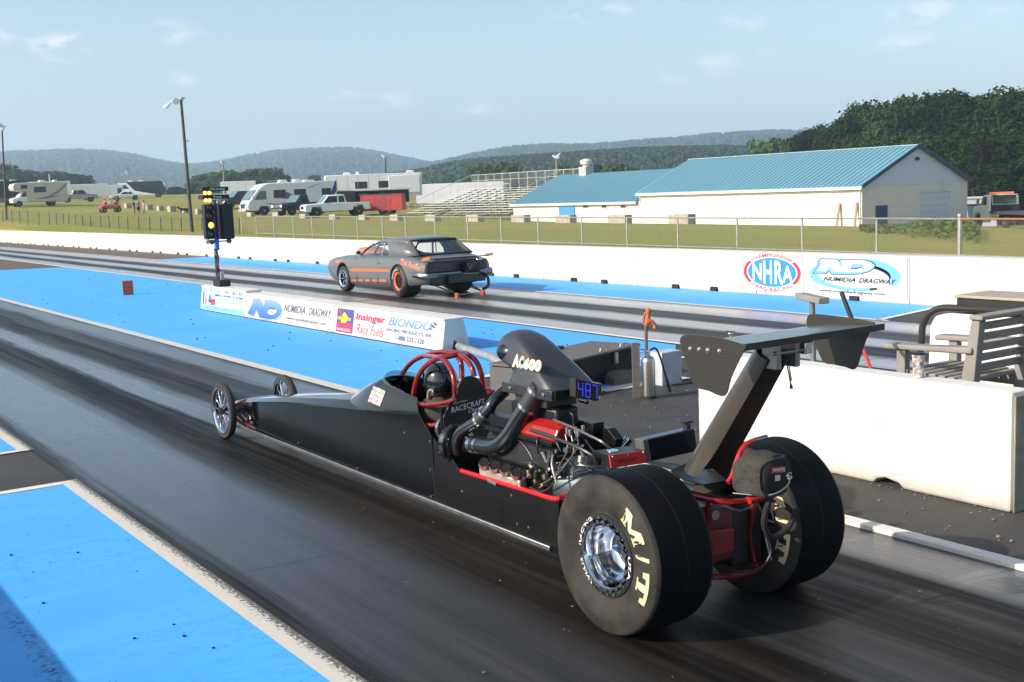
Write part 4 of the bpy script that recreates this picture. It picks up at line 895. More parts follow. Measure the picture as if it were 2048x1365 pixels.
panel(t_, [(-2.2, .62), (.5, .95), (3.0, 1.05), (.4, .8)], wv_, sgrey, 'stripe', th=.006); panel(t_, [(-1.2, 1.55), (0, 1.42), (1.6, 1.3), (.4, 1.5), (-.6, 2.2)], wv_, sgrey, 'stripe', th=.005); panel(t_, [(1.4, 2.42), (2.4, 2.7), (3.2, 2.95), (1.8, 2.6)], wv_, sblue, 'stripe', th=.005)
wheels(t_, (-3.0, 2.15), .48, 2.4, .3); lamps(t_, -4.74, (-.85, .85), .85, (.4, .3), lens_w)
q = MB(); q.box((-4.74, 0, .95), (.08, 1.3, .4)); q.build('grille', under, t_, world=False); q = MB(); q.box((-4.78, 0, .52), (.2, 2.4, .22)); q.build('bumper', mat('grey_bumper', (.35, .36, .37), .4), t_, world=False, bevel=.04)
for x in (-.6, .9): acunit(t_, x, 3.1)
q = MB(); q.box((2.2, .2, 3.2), (1.1, .6, .2)); q.build('roof_box', white_p, t_, world=False, bevel=.06); q = MB(); q.tube([(-2.4, -.8, 3.12), (-2.4, -.8, 3.3), (-1.2, -.8, 3.3), (-1.2, -.8, 3.12)], .03, 6); q.build('roof_rail', chrome, t_, world=False)
q = MB(); q.box((-4.2, -1.42, 1.75), (.14, .16, .42)); q.build('mirror', white_p, t_, world=False, bevel=.03)
# cream motorhome with cab-over bunk, far left
t_ = vehicle('cream', 'motorhome', 'cream motorhome with an overhanging bunk above its white cab, far left', 'motorhome', 14)
body(t_, [(-1.6, .55), (-1.6, 1.9), (-3.15, 2.05), (-3.3, 2.45), (-3.15, 2.9), (-2.6, 3.02), (3.4, 3.05), (3.45, .5)], 2.35, cream_p, bevel=.1)
body(t_, [(-3.35, .5), (-3.4, 1.05), (-2.6, 1.25), (-2.0, 1.95), (-1.5, 1.95), (-1.5, .5)], 1.95, white_p, 'cab', .1)
panel(t_, [(-2.45, 1.28), (-2.0, 1.85), (-1.65, 1.85), (-1.65, 1.28)], 1.95, glass, 'side_window'); panel(t_, rect(-2.3, -1.5, 2.25, 2.75), 2.35, glass, 'window'); panel(t_, rect(-.75, .75, 1.75, 2.45), 2.35, glass, 'window')
panel(t_, [(.8, 1.2), (2.2, 1.9), (3.4, 2.9), (3.4, 2.6), (2.3, 1.6), (1.0, 1.0)], 2.35, stan, 'stripe', th=.006); panel(t_, [(-.8, .95), (.6, 1.15), (3.2, 1.3), (.6, .95)], 2.35, sgrey, 'stripe', th=.006)
wheels(t_, (-2.6, 1.5), .38, 2.05, .25); lamps(t_, -3.38, (-.7, .7), .85, (.3, .2), lens_w); acunit(t_, .6, 3.04); acunit(t_, 2.2, 3.04, l=.6)
q = MB(); q.cyl((1.6, 0, 3), (1.6, 0, 4.1), .05, 6); q.build('mast', white_p, t_, world=False)
# dark coach at the left edge
t_ = vehicle('coach', 'motor_coach', 'very dark motor coach with a long awning at the left edge of the pit', 'motorhome', 8)
body(t_, [(-6, .4), (-6, 2.9), (-5.7, 3.1), (1.7, 3.1), (1.75, .4)], 2.5, mat('bronze_vehicle_paint', (.035, .027, .024), .3, coat=.4), bevel=.1)
body(t_, [(-6, .4), (-6, .95), (1.78, .95), (1.78, .4)], 2.54, stan, 'skirt', .02); wheels(t_, (-4, .2), .48, 2.55, .28)
for a, c in ((-5, -3.4), (-2.4, -.8), (.2, 1.4)): panel(t_, rect(a, c, 1.6, 2.5), 2.5, glass, 'window')
q = MB(); q.box((-2, -1.9, 3.15), (7.6, 1.3, .08)); q.build('awning', mat('awning_black', (.02, .02, .022), .7), t_, world=False)
for x in (-4.6, -2.5, -.6, .9): acunit(t_, x, 3.1)
# white trailers
def trailer(key, L_, H_, label, turn=0, m=white_p, name='trailer', wh=True, z0=.55):
    t_ = vehicle(key, name, label, 'trailer', turn); body(t_, [(-L_/2, z0), (-L_/2, H_-.15), (-L_/2+.2, H_), (L_/2, H_), (L_/2, z0)], 2.4, m, bevel=.05)
    if wh: wheels(t_, (L_*.05, L_*.05+.85), .36, 2.3, .22)
    q = MB()
    for k in range(int(L_/1.2)+1): x = -L_/2+.1+k*1.2; q.box2((x-.015, -1.215, z0+.05), (x+.015, -1.2, H_-.1))
    q.build('panel_seam', mat('trailer_seam', (.52, .52, .53), .5), t_, world=False, smooth=False)
    q = MB(); q.bar((-L_/2, 0, z0), (-L_/2-1.2, 0, z0-.05), .12, .1); q.build('tow_bar', under, t_, world=False)
    return t_
trailer('trailer_a', 8.2, 2.7, 'long plain white trailer behind the silver pickup')
t_ = trailer('trailer_b', 3.6, 2.6, 'greyish white trailer with a dark door between the white trailer and the white sedan'); panel(t_, rect(.9, 1.6, .7, 2.0), 2.4, glass, 'door')
trailer('trailer_c', 5.2, 2.5, 'pale trailer with rear windows behind the black van, left of the motorhome'); 
t_ = trailer('fifth', 11.2, 3.4, 'long white fifth wheel trailer with several dark windows and roof units', 6, name='camping_trailer', z0=.7)
for a, c in ((-2.2, -.8), (.5, 1.9), (3.1, 3.6), (4.2, 5.2)): panel(t_, rect(a, c, 1.75, 2.55), 2.4, glass, 'window', bevel=.01)
panel(t_, rect(-5.4, -3.8, .7, 1.6), 2.4, sgrey, 'stripe', th=.006)
q = MB(); q.box((3.5, -1.3, 2.1), (3.6, .22, 2.0)); q.build('slide_out', white_p, t_, world=False, bevel=.03); acunit(t_, -3, 3.4); acunit(t_, 4.4, 3.4); q = MB(); q.ball((-1.7, 0, 3.5), .25, 10, 6); q.build('roof_dome', white_p, t_, world=False)
t_ = trailer('box_tr', 12.5, 3.55, 'long grey white semi trailer standing behind the bleachers', -14, mat('grey_white_paint', (.50, .51, .55), .5, var=.05), z0=.9)
# open black trailer carrying motorcycles, behind the white pickup
t_ = vehicle('open_tr', 'enclosed_trailer', 'black trailer with its side open showing motorcycles, below the long camping trailer', 'trailer', 4)
body(t_, [(-3.6, .5), (-3.6, 2.05), (3.9, 2.05), (3.9, 1.9), (-3.45, 1.9), (-3.45, .62), (3.9, .62), (3.9, .5)], 2.3, mat('light_grey_trailer', (.50, .50, .50), .5), 'shell', .02)
q = MB(); q.box2((-3.4, .9, .6), (3.9, 1.1, 1.9)); q.build('back_wall', under, t_, world=False, smooth=False); panel(t_, rect(-3.55, -1.75, .62, 1.95), 2.3, black_p, 'side_door', False); wheels(t_, (.5, 1.3), .34, 2.2)
def motorbike(x, label):
    b0 = t_.matrix_basis @ Vector((x, -.3, .62)); mt_ = thing('motorcycle', label, 'motorcycle', b0, t_.rotation_euler.z)
    for xx in (-.62, .62): q = MB(); q.lathe([(-.06, .22), (-.06, .30), (.06, .30), (.06, .22)], (xx, 0, .30), 'Y', 16, close=True); q.build('wheel', tyre, mt_, world=False)
    q = MB(); q.ball((0, 0, .55), (.35, .16, .22), 10, 6); q.ball((-.1, 0, .82), (.28, .14, .14), 10, 6); q.tube([(-.62, 0, .3), (-.45, 0, .95), (-.3, .0, 1.05)], .035, 6); q.bar((.15, 0, .85), (.7, 0, .9), .2, .08); q.bar((0, 0, .5), (.62, 0, .3), .06, .06); q.build('frame', chrome, mt_, world=False)
    q = MB(); q.tube([(-.35, -.35, 1.1), (-.4, 0, 1.0), (-.35, .35, 1.1)], .025, 6); q.build('handlebar', under, mt_, world=False)
motorbike(-.4, 'chrome motorcycle at the left in the open black trailer'); motorbike(1.3, 'second motorcycle further right in the open black trailer')
# red container trailer
t_ = vehicle('red', 'cargo_trailer', 'faded red cargo trailer with doors at its left end, beside the bleachers', 'trailer', -12)
body(t_, [(-1.9, .35), (-1.9, 1.75), (1.9, 1.75), (1.9, .35)], 1.7, red_p, bevel=.03); q = MB(); q.box((-.05, 0, 1.79), (3.9, 1.75, .1)); q.build('roof', mat('rusty_roof', (.11, .07, .06), .8), t_, world=False, smooth=False)
q = MB(); q.box2((-1.93, -.8, .4), (-1.9, -.02, 1.68)); q.build('door', red_p, t_, world=False, smooth=False); q = MB(); q.box2((-1.93, .02, .4), (-1.9, .8, 1.68)); q.build('door', red_p, t_, world=False, smooth=False)
panel(t_, rect(-.6, .5, .55, 1.55), 1.7, mat('dull_red', (.32, .05, .05), .7, var=.2), 'side_door'); q = MB()
for x in (-1.85, -1.2, .75, 1.85): q.box2((x-.03, -.875, .38), (x+.03, -.852, 1.72))
q.build('rib', red_p, t_, world=False, smooth=False); wheels(t_, (0, .7), .3, 1.6, .2)
# pickups
def pickup(key, label, m, turn, L_=5.8, crew=True, H_=1.9, group=None):
    t_ = vehicle(key, 'pickup_truck', label, 'pickup truck', turn, group); h = L_/2; w = 1.95; c0 = -h+1.55; c1 = c0+(2.15 if crew else 1.35); bz = H_*.60
    body(t_, [(-h, .45), (-h-.03, .95), (-h+.15, bz), (c0-.1, bz+.06), (c1+.1, bz+.05), (h-.05, bz+.02), (h, .55), (h-.55, .5), (h-.75, .92), (h-1.45, .92), (h-1.65, .5), (-h+1.55, .45), (-h+1.4, .9), (-h+.65, .9), (-h+.5, .45)], w, m, bevel=.06)
    body(t_, [(c0-.1, bz), (c0+.55, H_), (c1-.15, H_), (c1+.08, bz)], w-.18, m, 'cab', .09)
    xm = (c0+.5+c1)/2+.1 if crew else c1-.2
    panel(t_, [(c0+.12, bz+.08), (c0+.58, H_-.12), (xm-.08, H_-.12), (xm-.08, bz+.08)], w-.18, glass, 'side_window')
    if crew: panel(t_, [(xm+.06, bz+.08), (xm+.06, H_-.12), (c1-.22, H_-.12), (c1-.12, bz+.08)], w-.18, glass, 'side_window')
    q = MB(); q.prism([(c0-.02, 0, bz+.06), (c0+.50, 0, H_-.08), (c0+.47, 0, H_-.06), (c0-.05, 0, bz+.08)], (0, -.8, 0), (0, .8, 0)); q.build('windscreen', glass_l, t_, world=False, smooth=False)
    q = MB(); q.box((h-1.15, 0, bz+.02), (1.9, 1.5, .04)); q.build('bed', under, t_, world=False, smooth=False)
    wheels(t_, (-h+1.02, h-1.1), .40, w, .26); lamps(t_, -h-.0, (-.75, .75), .88, (.32, .22), lens_w); lamps(t_, h, (-.85, .85), .95, (.14, .3), lens_r, 'tail_light')
    q = MB(); q.box((-h-.02, 0, .86), (.06, 1.0, .26)); q.build('grille', chrome, t_, world=False, bevel=.02); q = MB(); q.box((-h-.06, 0, .52), (.14, 1.85, .2)); q.build('bumper', chrome, t_, world=False, bevel=.03)
    q = MB(); q.box((c0+.28, -1.02, bz+.18), (.12, .2, .24)); q.build('mirror', under, t_, world=False, bevel=.03); q = MB(); q.box2((xm-.02, -w/2-.012, bz-.12), (xm+.12, -w/2, bz-.07)); q.build('door_handle', under, t_, world=False)
    return t_
pickup('white_pick', 'white crew cab pickup parked in front of the open black trailer', white_p, 15, 5.9)
pickup('dark_pick', 'dark blue pickup with chrome bumper half hidden behind the white pickup', navy_p, 32, 5.2, False, 1.85)
pickup('silver', 'silver extended cab pickup parked before the long white trailer', silver_p, 180+6, 5.5)
def car(key, label, m, turn, L_=4.9, H_=1.42, name='car', cat='car', suv=False):
    t_ = vehicle(key, name, label, cat, turn); h = L_/2; w = 1.85; bz = H_*.62
    body(t_, [(-h, .4), (-h, .75), (-h+.25, bz-.06), (-h+1.3, bz+.02), (h-.9, bz+.04), (h-.05, bz-.02), (h, .45), (h-.6, .36), (h-.75, .7), (h-1.3, .7), (h-1.45, .36), (-h+1.35, .36), (-h+1.2, .7), (-h+.65, .7), (-h+.5, .36)], w, m, bevel=.07)
    r1 = h-.1 if suv else h-1.25
    body(t_, [(-h+1.25, bz), (-h+2.0, H_), (r1-.35, H_), (r1+.1, bz)], w-.25, m, 'roof', .12)
    panel(t_, [(-h+1.55, bz+.05), (-h+2.05, H_-.1), (-h+2.75, H_-.1), (-h+2.75, bz+.05)], w-.25, glass, 'side_window'); panel(t_, [(-h+2.85, bz+.05), (-h+2.85, H_-.1), (r1-.4, H_-.1), (r1-.15, bz+.05)], w-.25, glass, 'side_window')
    q = MB(); q.prism([(-h+1.30, 0, bz+.05), (-h+1.92, 0, H_-.06), (-h+1.89, 0, H_-.04), (-h+1.27, 0, bz+.07)], (0, -.72, 0), (0, .72, 0)); q.build('windscreen', glass_l, t_, world=False, smooth=False)
    wheels(t_, (-h+.92, h-1.02), .34, w, .22); lamps(t_, -h, (-.7, .7), .66, (.25, .14), lens_w); lamps(t_, h, (-.7, .7), .72, (.3, .14), lens_r, 'tail_light')
    q = MB(); q.box((-h-.03, 0, .48), (.1, 1.75, .14)); q.build('bumper', chrome, t_, world=False, bevel=.02); return t_
car('sedan', 'white classic sedan parked in front of the black and white motor coach', white_p, 5)
car('suv_far', 'distant dark sport utility car right of the black motor coach', black_p, 10, 4.6, 1.7, suv=True)
car('black_suv', 'black van parked on the grass right behind the starting lights', black_p, 28, 4.9, 1.85, 'van', 'van', True)
# black and white tour coach
t_ = vehicle('tour', 'motor_coach', 'black and white motor coach with curved stripes behind the white sedan', 'motorhome', 180-8)
body(t_, [(-4.3, .4), (-4.4, 1.4), (-4.1, 2.9), (-3.7, 3.1), (4.2, 3.1), (4.2, .4)], 2.5, black_p, bevel=.12)
panel(t_, [(4.2, .45), (4.2, 3.0), (2.6, 3.0), (1.2, 1.4), (-1.5, .8), (-3.4, .45)], 2.5, white_p, 'stripe', th=.006); panel(t_, [(3.6, 1.8), (3.6, 2.5), (2.7, 2.5), (2.2, 1.8)], 2.5, glass, 'window', th=.015); panel(t_, rect(-3.6, -.6, 1.8, 2.6), 2.5, glass, 'window', th=.012)
wheels(t_, (-3, 2.4), .48, 2.55, .28); acunit(t_, 0, 3.1); acunit(t_, 2, 3.1)
# tow truck with flat bed, seen from behind
t_ = vehicle('tow', 'tow_truck', 'white flatbed tow truck with an orange light bar at the right edge', 'tow truck', -68)
body(t_, [(-3.0, .6), (-3.05, 1.2), (-2.7, 1.5), (-1.6, 1.62), (-1.0, 2.35), (.15, 2.38), (.2, .6), (-1.5, .55), (-1.7, 1.0), (-2.4, 1.0), (-2.6, .6)], 2.1, white_p, 'cab', .1)
panel(t_, [(-1.45, 1.65), (-.98, 2.25), (-.35, 2.25), (-.35, 1.65)], 2.1, glass, 'side_window'); q = MB(); q.box2((.2, -.8, 1.72), (.225, .8, 2.25)); q.build('rear_window', mat('green_glass', (.05, .09, .06), .1), t_, world=False, smooth=False)
q = MB(); q.box2((.32, -1.15, 1.05), (6.4, 1.15, 1.2)); q.build('flat_bed', mat('dark_deck', (.05, .045, .045), .6), t_, world=False, bevel=.02); q = MB(); q.box2((.30, -1.0, 1.2), (.38, 1.0, 1.65)); q.tube([(.34, -1.0, 1.6), (.34, -.95, 2.3), (.34, .95, 2.3), (.34, 1.0, 1.6)], .05, 8); q.build('headboard', under, t_, world=False)
q = MB(); q.box((-.35, 0, 2.47), (.32, 1.7, .14)); q.build('light_bar', mat('orange_lens', (.75, .16, .02), .25, emit=((1, .2, .03), .25)), t_, world=False, bevel=.03); wheels(t_, (-2.05, 2.9), .44, 2.2, .3)
q = MB(); q.box((1.4, 0, .75), (3.8, 1.2, .4)); q.build('chassis', under, t_, world=False); q = MB(); q.box((-1.25, -1.35, 1.85), (.1, .22, .5)); q.build('mirror', chrome, t_, world=False, bevel=.03); lamps(t_, 6.4, (-.9, .9), .95, (.2, .12), lens_r, 'tail_light')
q = MB(); q.box2((.9, -1.1, .62), (1.9, -.6, 1.03)); q.build('tool_box', chrome, t_, world=False, bevel=.02)
b_ = PD(1905, 400, 118); sk = thing('shed', 'small white hut between the white building and the tow truck', 'shed', (PD(1945, 440, 120).x, PD(1945, 440, 120).y, land1(PD(1945, 440, 120).x, PD(1945, 440, 120).y)), -R_(35))
q = MB(); q.box((0, 0, 1.3), (3.6, 2.4, 2.7)); q.build('wall', siding, sk, world=False, bevel=.02); q = MB(); q.box((0, 0, 2.72), (3.8, 2.6, .14)); q.build('roof', siding, sk, world=False, bevel=.02)
b_ = PD(1962, 440, 104); dk = thing('dumpster', 'dark blue dumpster between the hut and the tow truck', 'dumpster', (b_.x, b_.y, land1(b_.x, b_.y)), -R_(55))
q = MB(); q.prism([(-.9, 0, .5), (-1.1, 0, 1.9), (1.1, 0, 1.9), (.7, 0, .5)], (0, -.8, 0), (0, .8, 0)); q.build('body', mat('dumpster_blue', (.03, .07, .11), .6), dk, world=False, bevel=.03); q = MB(); q.box((0, 0, 1.95), (2.3, 1.7, .08)); q.build('lid', under, dk, world=False)

# ================================================================== PEOPLE
skinm = mat('skin', (.50, .27, .18), .55, var=.08)
def skel(verts, edges, name, m, parent, sub=1, world=False):
    me = bpy.data.meshes.new(name); me.from_pydata([v[:3] for v in verts], edges, []); me.materials.append(m); o = bpy.data.objects.new(name, me); COL.objects.link(o)
    bm = bmesh.new(); bm.from_mesh(me); ly = bm.verts.layers.skin.verify()
    for v, q in zip(bm.verts, verts):
        r_ = q[3]; v[ly].radius = (r_, r_) if not isinstance(r_, tuple) else r_
    bm.verts.ensure_lookup_table(); bm.verts[0][ly].use_root = True; bm.to_mesh(me); bm.free()
    o.modifiers.new('skin', 'SKIN').use_smooth_shade = True; s_ = o.modifiers.new('sub', 'SUBSURF'); s_.levels = sub; s_.render_levels = sub
    if parent:
        o.parent = parent
        if world and parent.type == 'EMPTY': o.matrix_parent_inverse = parent.matrix_basis.inverted()
    return o
def person(key, label, shirt, pants, hair, turn=0, h=1.75, arms=(.1, .1), sit=False, longhair=False, loc=None):
    s = h/1.75; t_ = thing('person', label, 'person', loc or foot(key), face_rz(key, turn)); a1, a2 = arms
    if sit: hip, kn, an = .48, (.42, .48), (.44, .06)
    else: hip, kn, an = .93, (.03, .50), (-.02, .08)
    J = [(0, 0, hip, .13), (0, 0, hip+.14, .125), (0, 0, hip+.34, .145), (0, 0, hip+.47, .10), (0, 0, hip+.55, .05), (0, -.01, hip+.66, .088), (0, -.01, hip+.76, .075)]
    E_ = [(0, 1), (1, 2), (2, 3), (3, 4), (4, 5), (5, 6)]
    for sg, a in ((-1, a1), (1, a2)):
        i = len(J); J += [(sg*.17, 0, hip+.46, .055), (sg*(.20+a*.5), .02-a*.2, hip+.20, .042), (sg*(.20+a*.2), -.10-a*.5, hip-.02+a*.5, .034), (sg*(.20+a*.2), -.14-a*.5, hip-.10+a*.5, .026)]; E_ += [(3, i), (i, i+1), (i+1, i+2), (i+2, i+3)]
        i = len(J); J += [(sg*.09, 0, hip-.06, .085), (sg*.10, -kn[0], kn[1], .058), (sg*.10, -an[0], an[1], .038), (sg*.11, -an[0]-.15, .04, .034)]; E_ += [(0, i), (i, i+1), (i+1, i+2), (i+2, i+3)]
    J = [(x*s, y*s, z*s, r_*s) for x, y, z, r_ in J]
    bd = skel(J, E_, 'body', skinm, t_)
    sh = [J[1], J[2], J[3], J[7], J[8], J[15], J[16]]; k = 1.13; big_ = lambda v: (*v[:3], v[3]*k)
    if shirt: skel([big_(J[0]), big_(J[1]), big_(J[2]), big_(J[3]), big_(J[7]), tuple((J[7][i]+J[8][i])/2*(1 if i < 3 else 1.25) for i in range(4)), big_(J[15]), tuple((J[15][i]+J[16][i])/2*(1 if i < 3 else 1.25) for i in range(4))], [(0, 1), (1, 2), (2, 3), (3, 4), (4, 5), (3, 6), (6, 7)], 'shirt', shirt, t_)
    skel([big_(J[0]), big_(J[11]), big_(J[12]), big_(J[19]), big_(J[20])], [(0, 1), (1, 2), (0, 3), (3, 4)], 'shorts', pants, t_)
    q = MB(); c = J[6]; q.ball((c[0], c[1]+.02*s, c[2]+.0), (.094*s, .10*s, .085*s), 10, 8)
    if longhair: q.ball((c[0], c[1]+.08*s, c[2]-.14*s), (.09*s, .05*s, .2*s), 8, 6)
    q.build('hair', hair, t_, world=False); 
    q = MB(); q.ball((J[5][0], J[5][1]-.088*s, J[5][2]+.01), (.016*s, .02*s, .022*s), 6, 5)
    q.build('nose', skinm, bd, world=False)
    return t_
cl = lambda n, c: mat(n, c, .85, var=.1)
dhair = cl('dark_hair', (.03, .02, .015)); 
person('p1', 'person in a black shirt and pale trousers, left of the three standing spectators', cl('black_cloth', (.015, .015, .018)), cl('khaki_cloth', (.42, .36, .27)), dhair, 60)
person('p2', 'person in a light blue shirt and black shorts in the middle of the three spectators', cl('blue_cloth', (.16, .30, .48)), cl('black_shorts', (.02, .02, .025)), dhair, 20, 1.8)
person('p3', 'long haired person in pink and white, right of the three standing spectators', cl('pink_cloth', (.70, .33, .36)), cl('white_cloth', (.66, .62, .58)), dhair, -40, 1.68, (.4, .4), longhair=True)
person('p4', 'person in black standing at the right of the red quad bike', cl('black_cloth', 0), cl('grey_shorts', (.10, .11, .13)), dhair, 30, 1.85)
person('walker', 'person in a sleeveless shirt walking before the big motorhome nose', cl('green_cloth', (.25, .27, .20)), cl('dark_shorts', (.05, .06, .07)), cl('brown_hair', (.12, .06, .03)), 150, 1.78, (.35, .35))
f = foot('quad'); qd = thing('quad_bike', 'red quad bike with seated riders left of the standing spectators', 'quad bike', f, face_rz('quad', 15))
for x in (-.75, .75):
    for y in (-.5, .5): q = MB(); q.lathe([(-.13, .14), (-.13, .27), (.13, .27), (.13, .14)], (x, y, .28), 'Y', 14, close=True); q.build('wheel', tyre, qd, world=False)
redp = mat('bright_red_paint', (.50, .025, .025), .35, coat=.3)
q = MB(); q.prism([(-1.0, 0, .42), (-1.05, 0, .72), (-.5, 0, .80), (-.2, 0, .58), (.5, 0, .58), (.7, 0, .78), (1.0, 0, .74), (1.0, 0, .42)], (0, -.55, 0), (0, .55, 0)); q.build('body', redp, qd, world=False, bevel=.05)
q = MB(); q.box((.2, 0, .68), (.9, .5, .14)); q.build('seat', under, qd, world=False, bevel=.04); q = MB(); q.tube([(-.45, -.35, 1.0), (-.5, 0, .9), (-.45, .35, 1.0)], .025, 6); q.build('handlebar', under, qd, world=False)
for i, (dx_, m_, lab) in enumerate(((-.55, redp, 'person in red sitting at the front of the red quad bike'), (.05, cl('white_cloth', 0), 'person in white sitting in the middle of the red quad bike'), (.6, redp, 'person in red sitting at the back of the red quad bike'))):
    b0 = qd.matrix_basis @ Vector((dx_, -.12, .28)); person('quad', lab, m_, cl('navy_cloth', (.03, .03, .05)), dhair, -15, 1.6, (.2, .2), True, loc=b0)
f = foot('dog'); dg_ = thing('dog', 'black dog beside the brown concrete block near the leaning pole', 'dog', f, face_rz('dog', 10))
skel([(0, 0, .5, .13), (-.3, 0, .52, .15), (-.45, 0, .62, .09), (-.62, 0, .74, .085), (-.78, 0, .70, .045), (.3, 0, .5, .11), (.5, 0, .6, .03), (.62, 0, .75, .02), (-.33, -.1, .3, .05), (-.33, -.1, .03, .035), (-.33, .1, .3, .05), (-.33, .1, .03, .035), (.3, -.1, .32, .06), (.38, -.1, .2, .035), (.34, -.1, .03, .03), (.3, .1, .32, .06), (.38, .1, .2, .035), (.34, .1, .03, .03), (-.60, -.06, .86, .03), (-.60, .06, .86, .03)],
     [(0, 1), (1, 2), (2, 3), (3, 4), (0, 5), (5, 6), (6, 7), (1, 8), (8, 9), (1, 10), (10, 11), (5, 12), (12, 13), (13, 14), (5, 15), (15, 16), (16, 17), (3, 18), (3, 19)], 'body', cl('black_fur', (.012, .011, .011)), dg_)
# more of the parked row behind the first vehicles
FEETP['t_d'] = PD(690, 403, 160); FEET['t_d'] = (690, 403, 160); FEETP['t_e'] = PD(100, 401, 225); FEET['t_e'] = (100, 401, 225); FEETP['t_f'] = PD(300, 394, 300); FEET['t_f'] = (300, 394, 300)
trailer('t_d', 4.0, 3.0, 'tan camper roof showing between the motorhome and the long camping trailer', 0, cream_p)
trailer('t_e', 7.0, 3.4, 'pale trailer roof showing above the cream motorhome at far left', 5)
trailer('t_f', 6.0, 2.9, 'low white trailer far behind the black and white motor coach', 0)
# ================================================================== STARTING LIGHTS
TY = 23.70
def tp_(px, py, dy=0): v = AY(px, py, TY); return Vector((v.x, v.y+dy, v.z))
zt6 = lambda a, c: (390+a/5.93, 370+c/5.93)
ct = thing('starting_lights', 'black starting light tree on a blue post with one amber lamp lit', 'starting lights', tuple(tp_(443, 575)))
blue_p = mat('blue_post_paint', (.02, .14, .55), .4, coat=.2); matte = mat('matte_black', (.008, .008, .008), .6); amber_on = mat('amber_lit', (.9, .45, .02), .3, emit=((1, .50, .03), 5.5)); amber_off = mat('amber_off', (.16, .075, .02), .3, var=.1); green_off = mat('green_off', (.01, .20, .07), .4); red_off = mat('red_off', (.22, .025, .045), .3); bulb_off = mat('bulb_off', (.30, .28, .20), .3); rust_r = mat('brown_edge', (.05, .025, .02), .6)
def tbox(n_, a, c, d0, d1, m, par=ct, bevel=.01):
    p0, p1 = tp_(*zt6(*a)), tp_(*zt6(*c)); q = MB(); q.box2((p0.x, TY+d0, p1.z), (p1.x, TY+d1, p0.z)); return q.build(n_, m, par, bevel=bevel)
tbox('post', (215, 180), (300, 775), .02, .14, blue_p)
pa, pb = tp_(*zt6(258, 770)), tp_(*zt6(288, 1150)); q = MB(); q.cyl((pa.x, TY+.06, pa.z+.02), (pb.x, TY+.06, pb.z-.03), .04, 10); q.build('pole', matte, ct)
hd1 = tbox('sign_box', (70, 32), (388, 72), -.06, .2, matte); hd2 = tbox('sign_box', (73, 124), (396, 162), -.06, .2, matte)
def ttext(s_, a, c, up, par): p0, p1, p2 = tp_(*zt6(*a), -.065), tp_(*zt6(*c), -.065), tp_(*zt6(*up), -.065); text4(s_, (p0, p1, p2), ink_wht, par, bold=.01)
ttext('PRE-STAGE', (165, 64), (338, 66), (165, 40), hd1); ttext('STAGE', (206, 156), (300, 158), (206, 132), hd2)
p1_ = tbox('lamp_panel', (96, 232), (232, 642), -.03, .12, matte, bevel=.02); p2_ = tbox('lamp_panel', (283, 230), (456, 640), -.10, .10, matte, bevel=.02)
q = MB(); a, c = tp_(*zt6(232, 215)), tp_(*zt6(268, 645)); q.box2((a.x, TY-.16, c.z), (a.x+.04, TY+.1, a.z)); q.build('glare_shield', rust_r, ct, bevel=.005)
def lens(n_, zx, zy, r, m, par, dy=-.03):
    c = tp_(*zt6(zx, zy)); q = MB(); q.lathe([(-.0, r), (-.02, r*.95), (-.045, r*.6), (-.052, .002)], (c.x, TY+dy, c.z), 'Y', 20); q.build(n_, m, par)
    q = MB(); q.lathe([(.01, r*1.02), (-.075, r*1.12), (-.075, r*1.2), (.01, r*1.12)], (c.x, TY+dy, c.z), 'Y', 20, close=True); q.build('lamp_hood', matte, par)
sc6 = 25.2/2356/5.93
for (zx, zy), m in (((165, 268), amber_off), ((168, 372), amber_off), ((177, 480), amber_on), ((180, 587), green_off)): lens('lamp', zx, zy, 32*sc6, m, p1_)
for x, y in ((108, 97), (160, 97), (118, 185), (163, 185)): 
    c = tp_(*zt6(x, y)); q = MB(); q.ball((c.x, TY-.05, c.z), 19*sc6, 14, 10); q.build('bulb', amber_on, hd1 if y < 120 else hd2)
for x, y in ((306, 92), (352, 92), (312, 180), (362, 180)):
    c = tp_(*zt6(x, y)); q = MB(); q.ball((c.x, TY-.05, c.z), 16*sc6, 14, 10); q.build('bulb', bulb_off, hd1 if y < 120 else hd2)
for x, y, m in ((140, 672, bulb_off), (190, 678, red_off), (395, 665, red_off)):
    c = tp_(*zt6(x, y)); q = MB(); q.ball((c.x, TY-.05, c.z), 30*sc6, 14, 10); q.cyl((c.x, TY, c.z), (tp_(*zt6(258, y)).x, TY+.06, c.z), .015, 6); q.build('foul_lamp', m, ct)
q = MB(); q.tube([tp_(*zt6(x, y), -.02) for x, y in ((250, 780), (275, 880), (262, 960), (292, 1030), (270, 1090), (288, 1145))], .02, 6, smooth=3); q.build('cable', mat('cable_mix', (.09, .03, .03), .6, var=.6, scale=14), ct)
q = MB(); q.tube([tp_(*zt6(x, y), -.02) for x, y in ((228, 775), (255, 840), (330, 830), (362, 700))], .006, 5, smooth=4); q.build('cable', sign_w, ct)
a, c = tp_(*zt6(248, 1148)), tp_(*zt6(402, 1200)); q = MB(); q.box2((a.x-.02, TY-.25, .528), (c.x-.05, TY+.12, .66)); q.build('base_box', matte, ct, bevel=.01)
q = MB(); q.box((pb.x+.06, TY-.02, .74), (.07, .06, .17), rx=.1); q.build('tag_plate', sign_w, ct, bevel=.004)
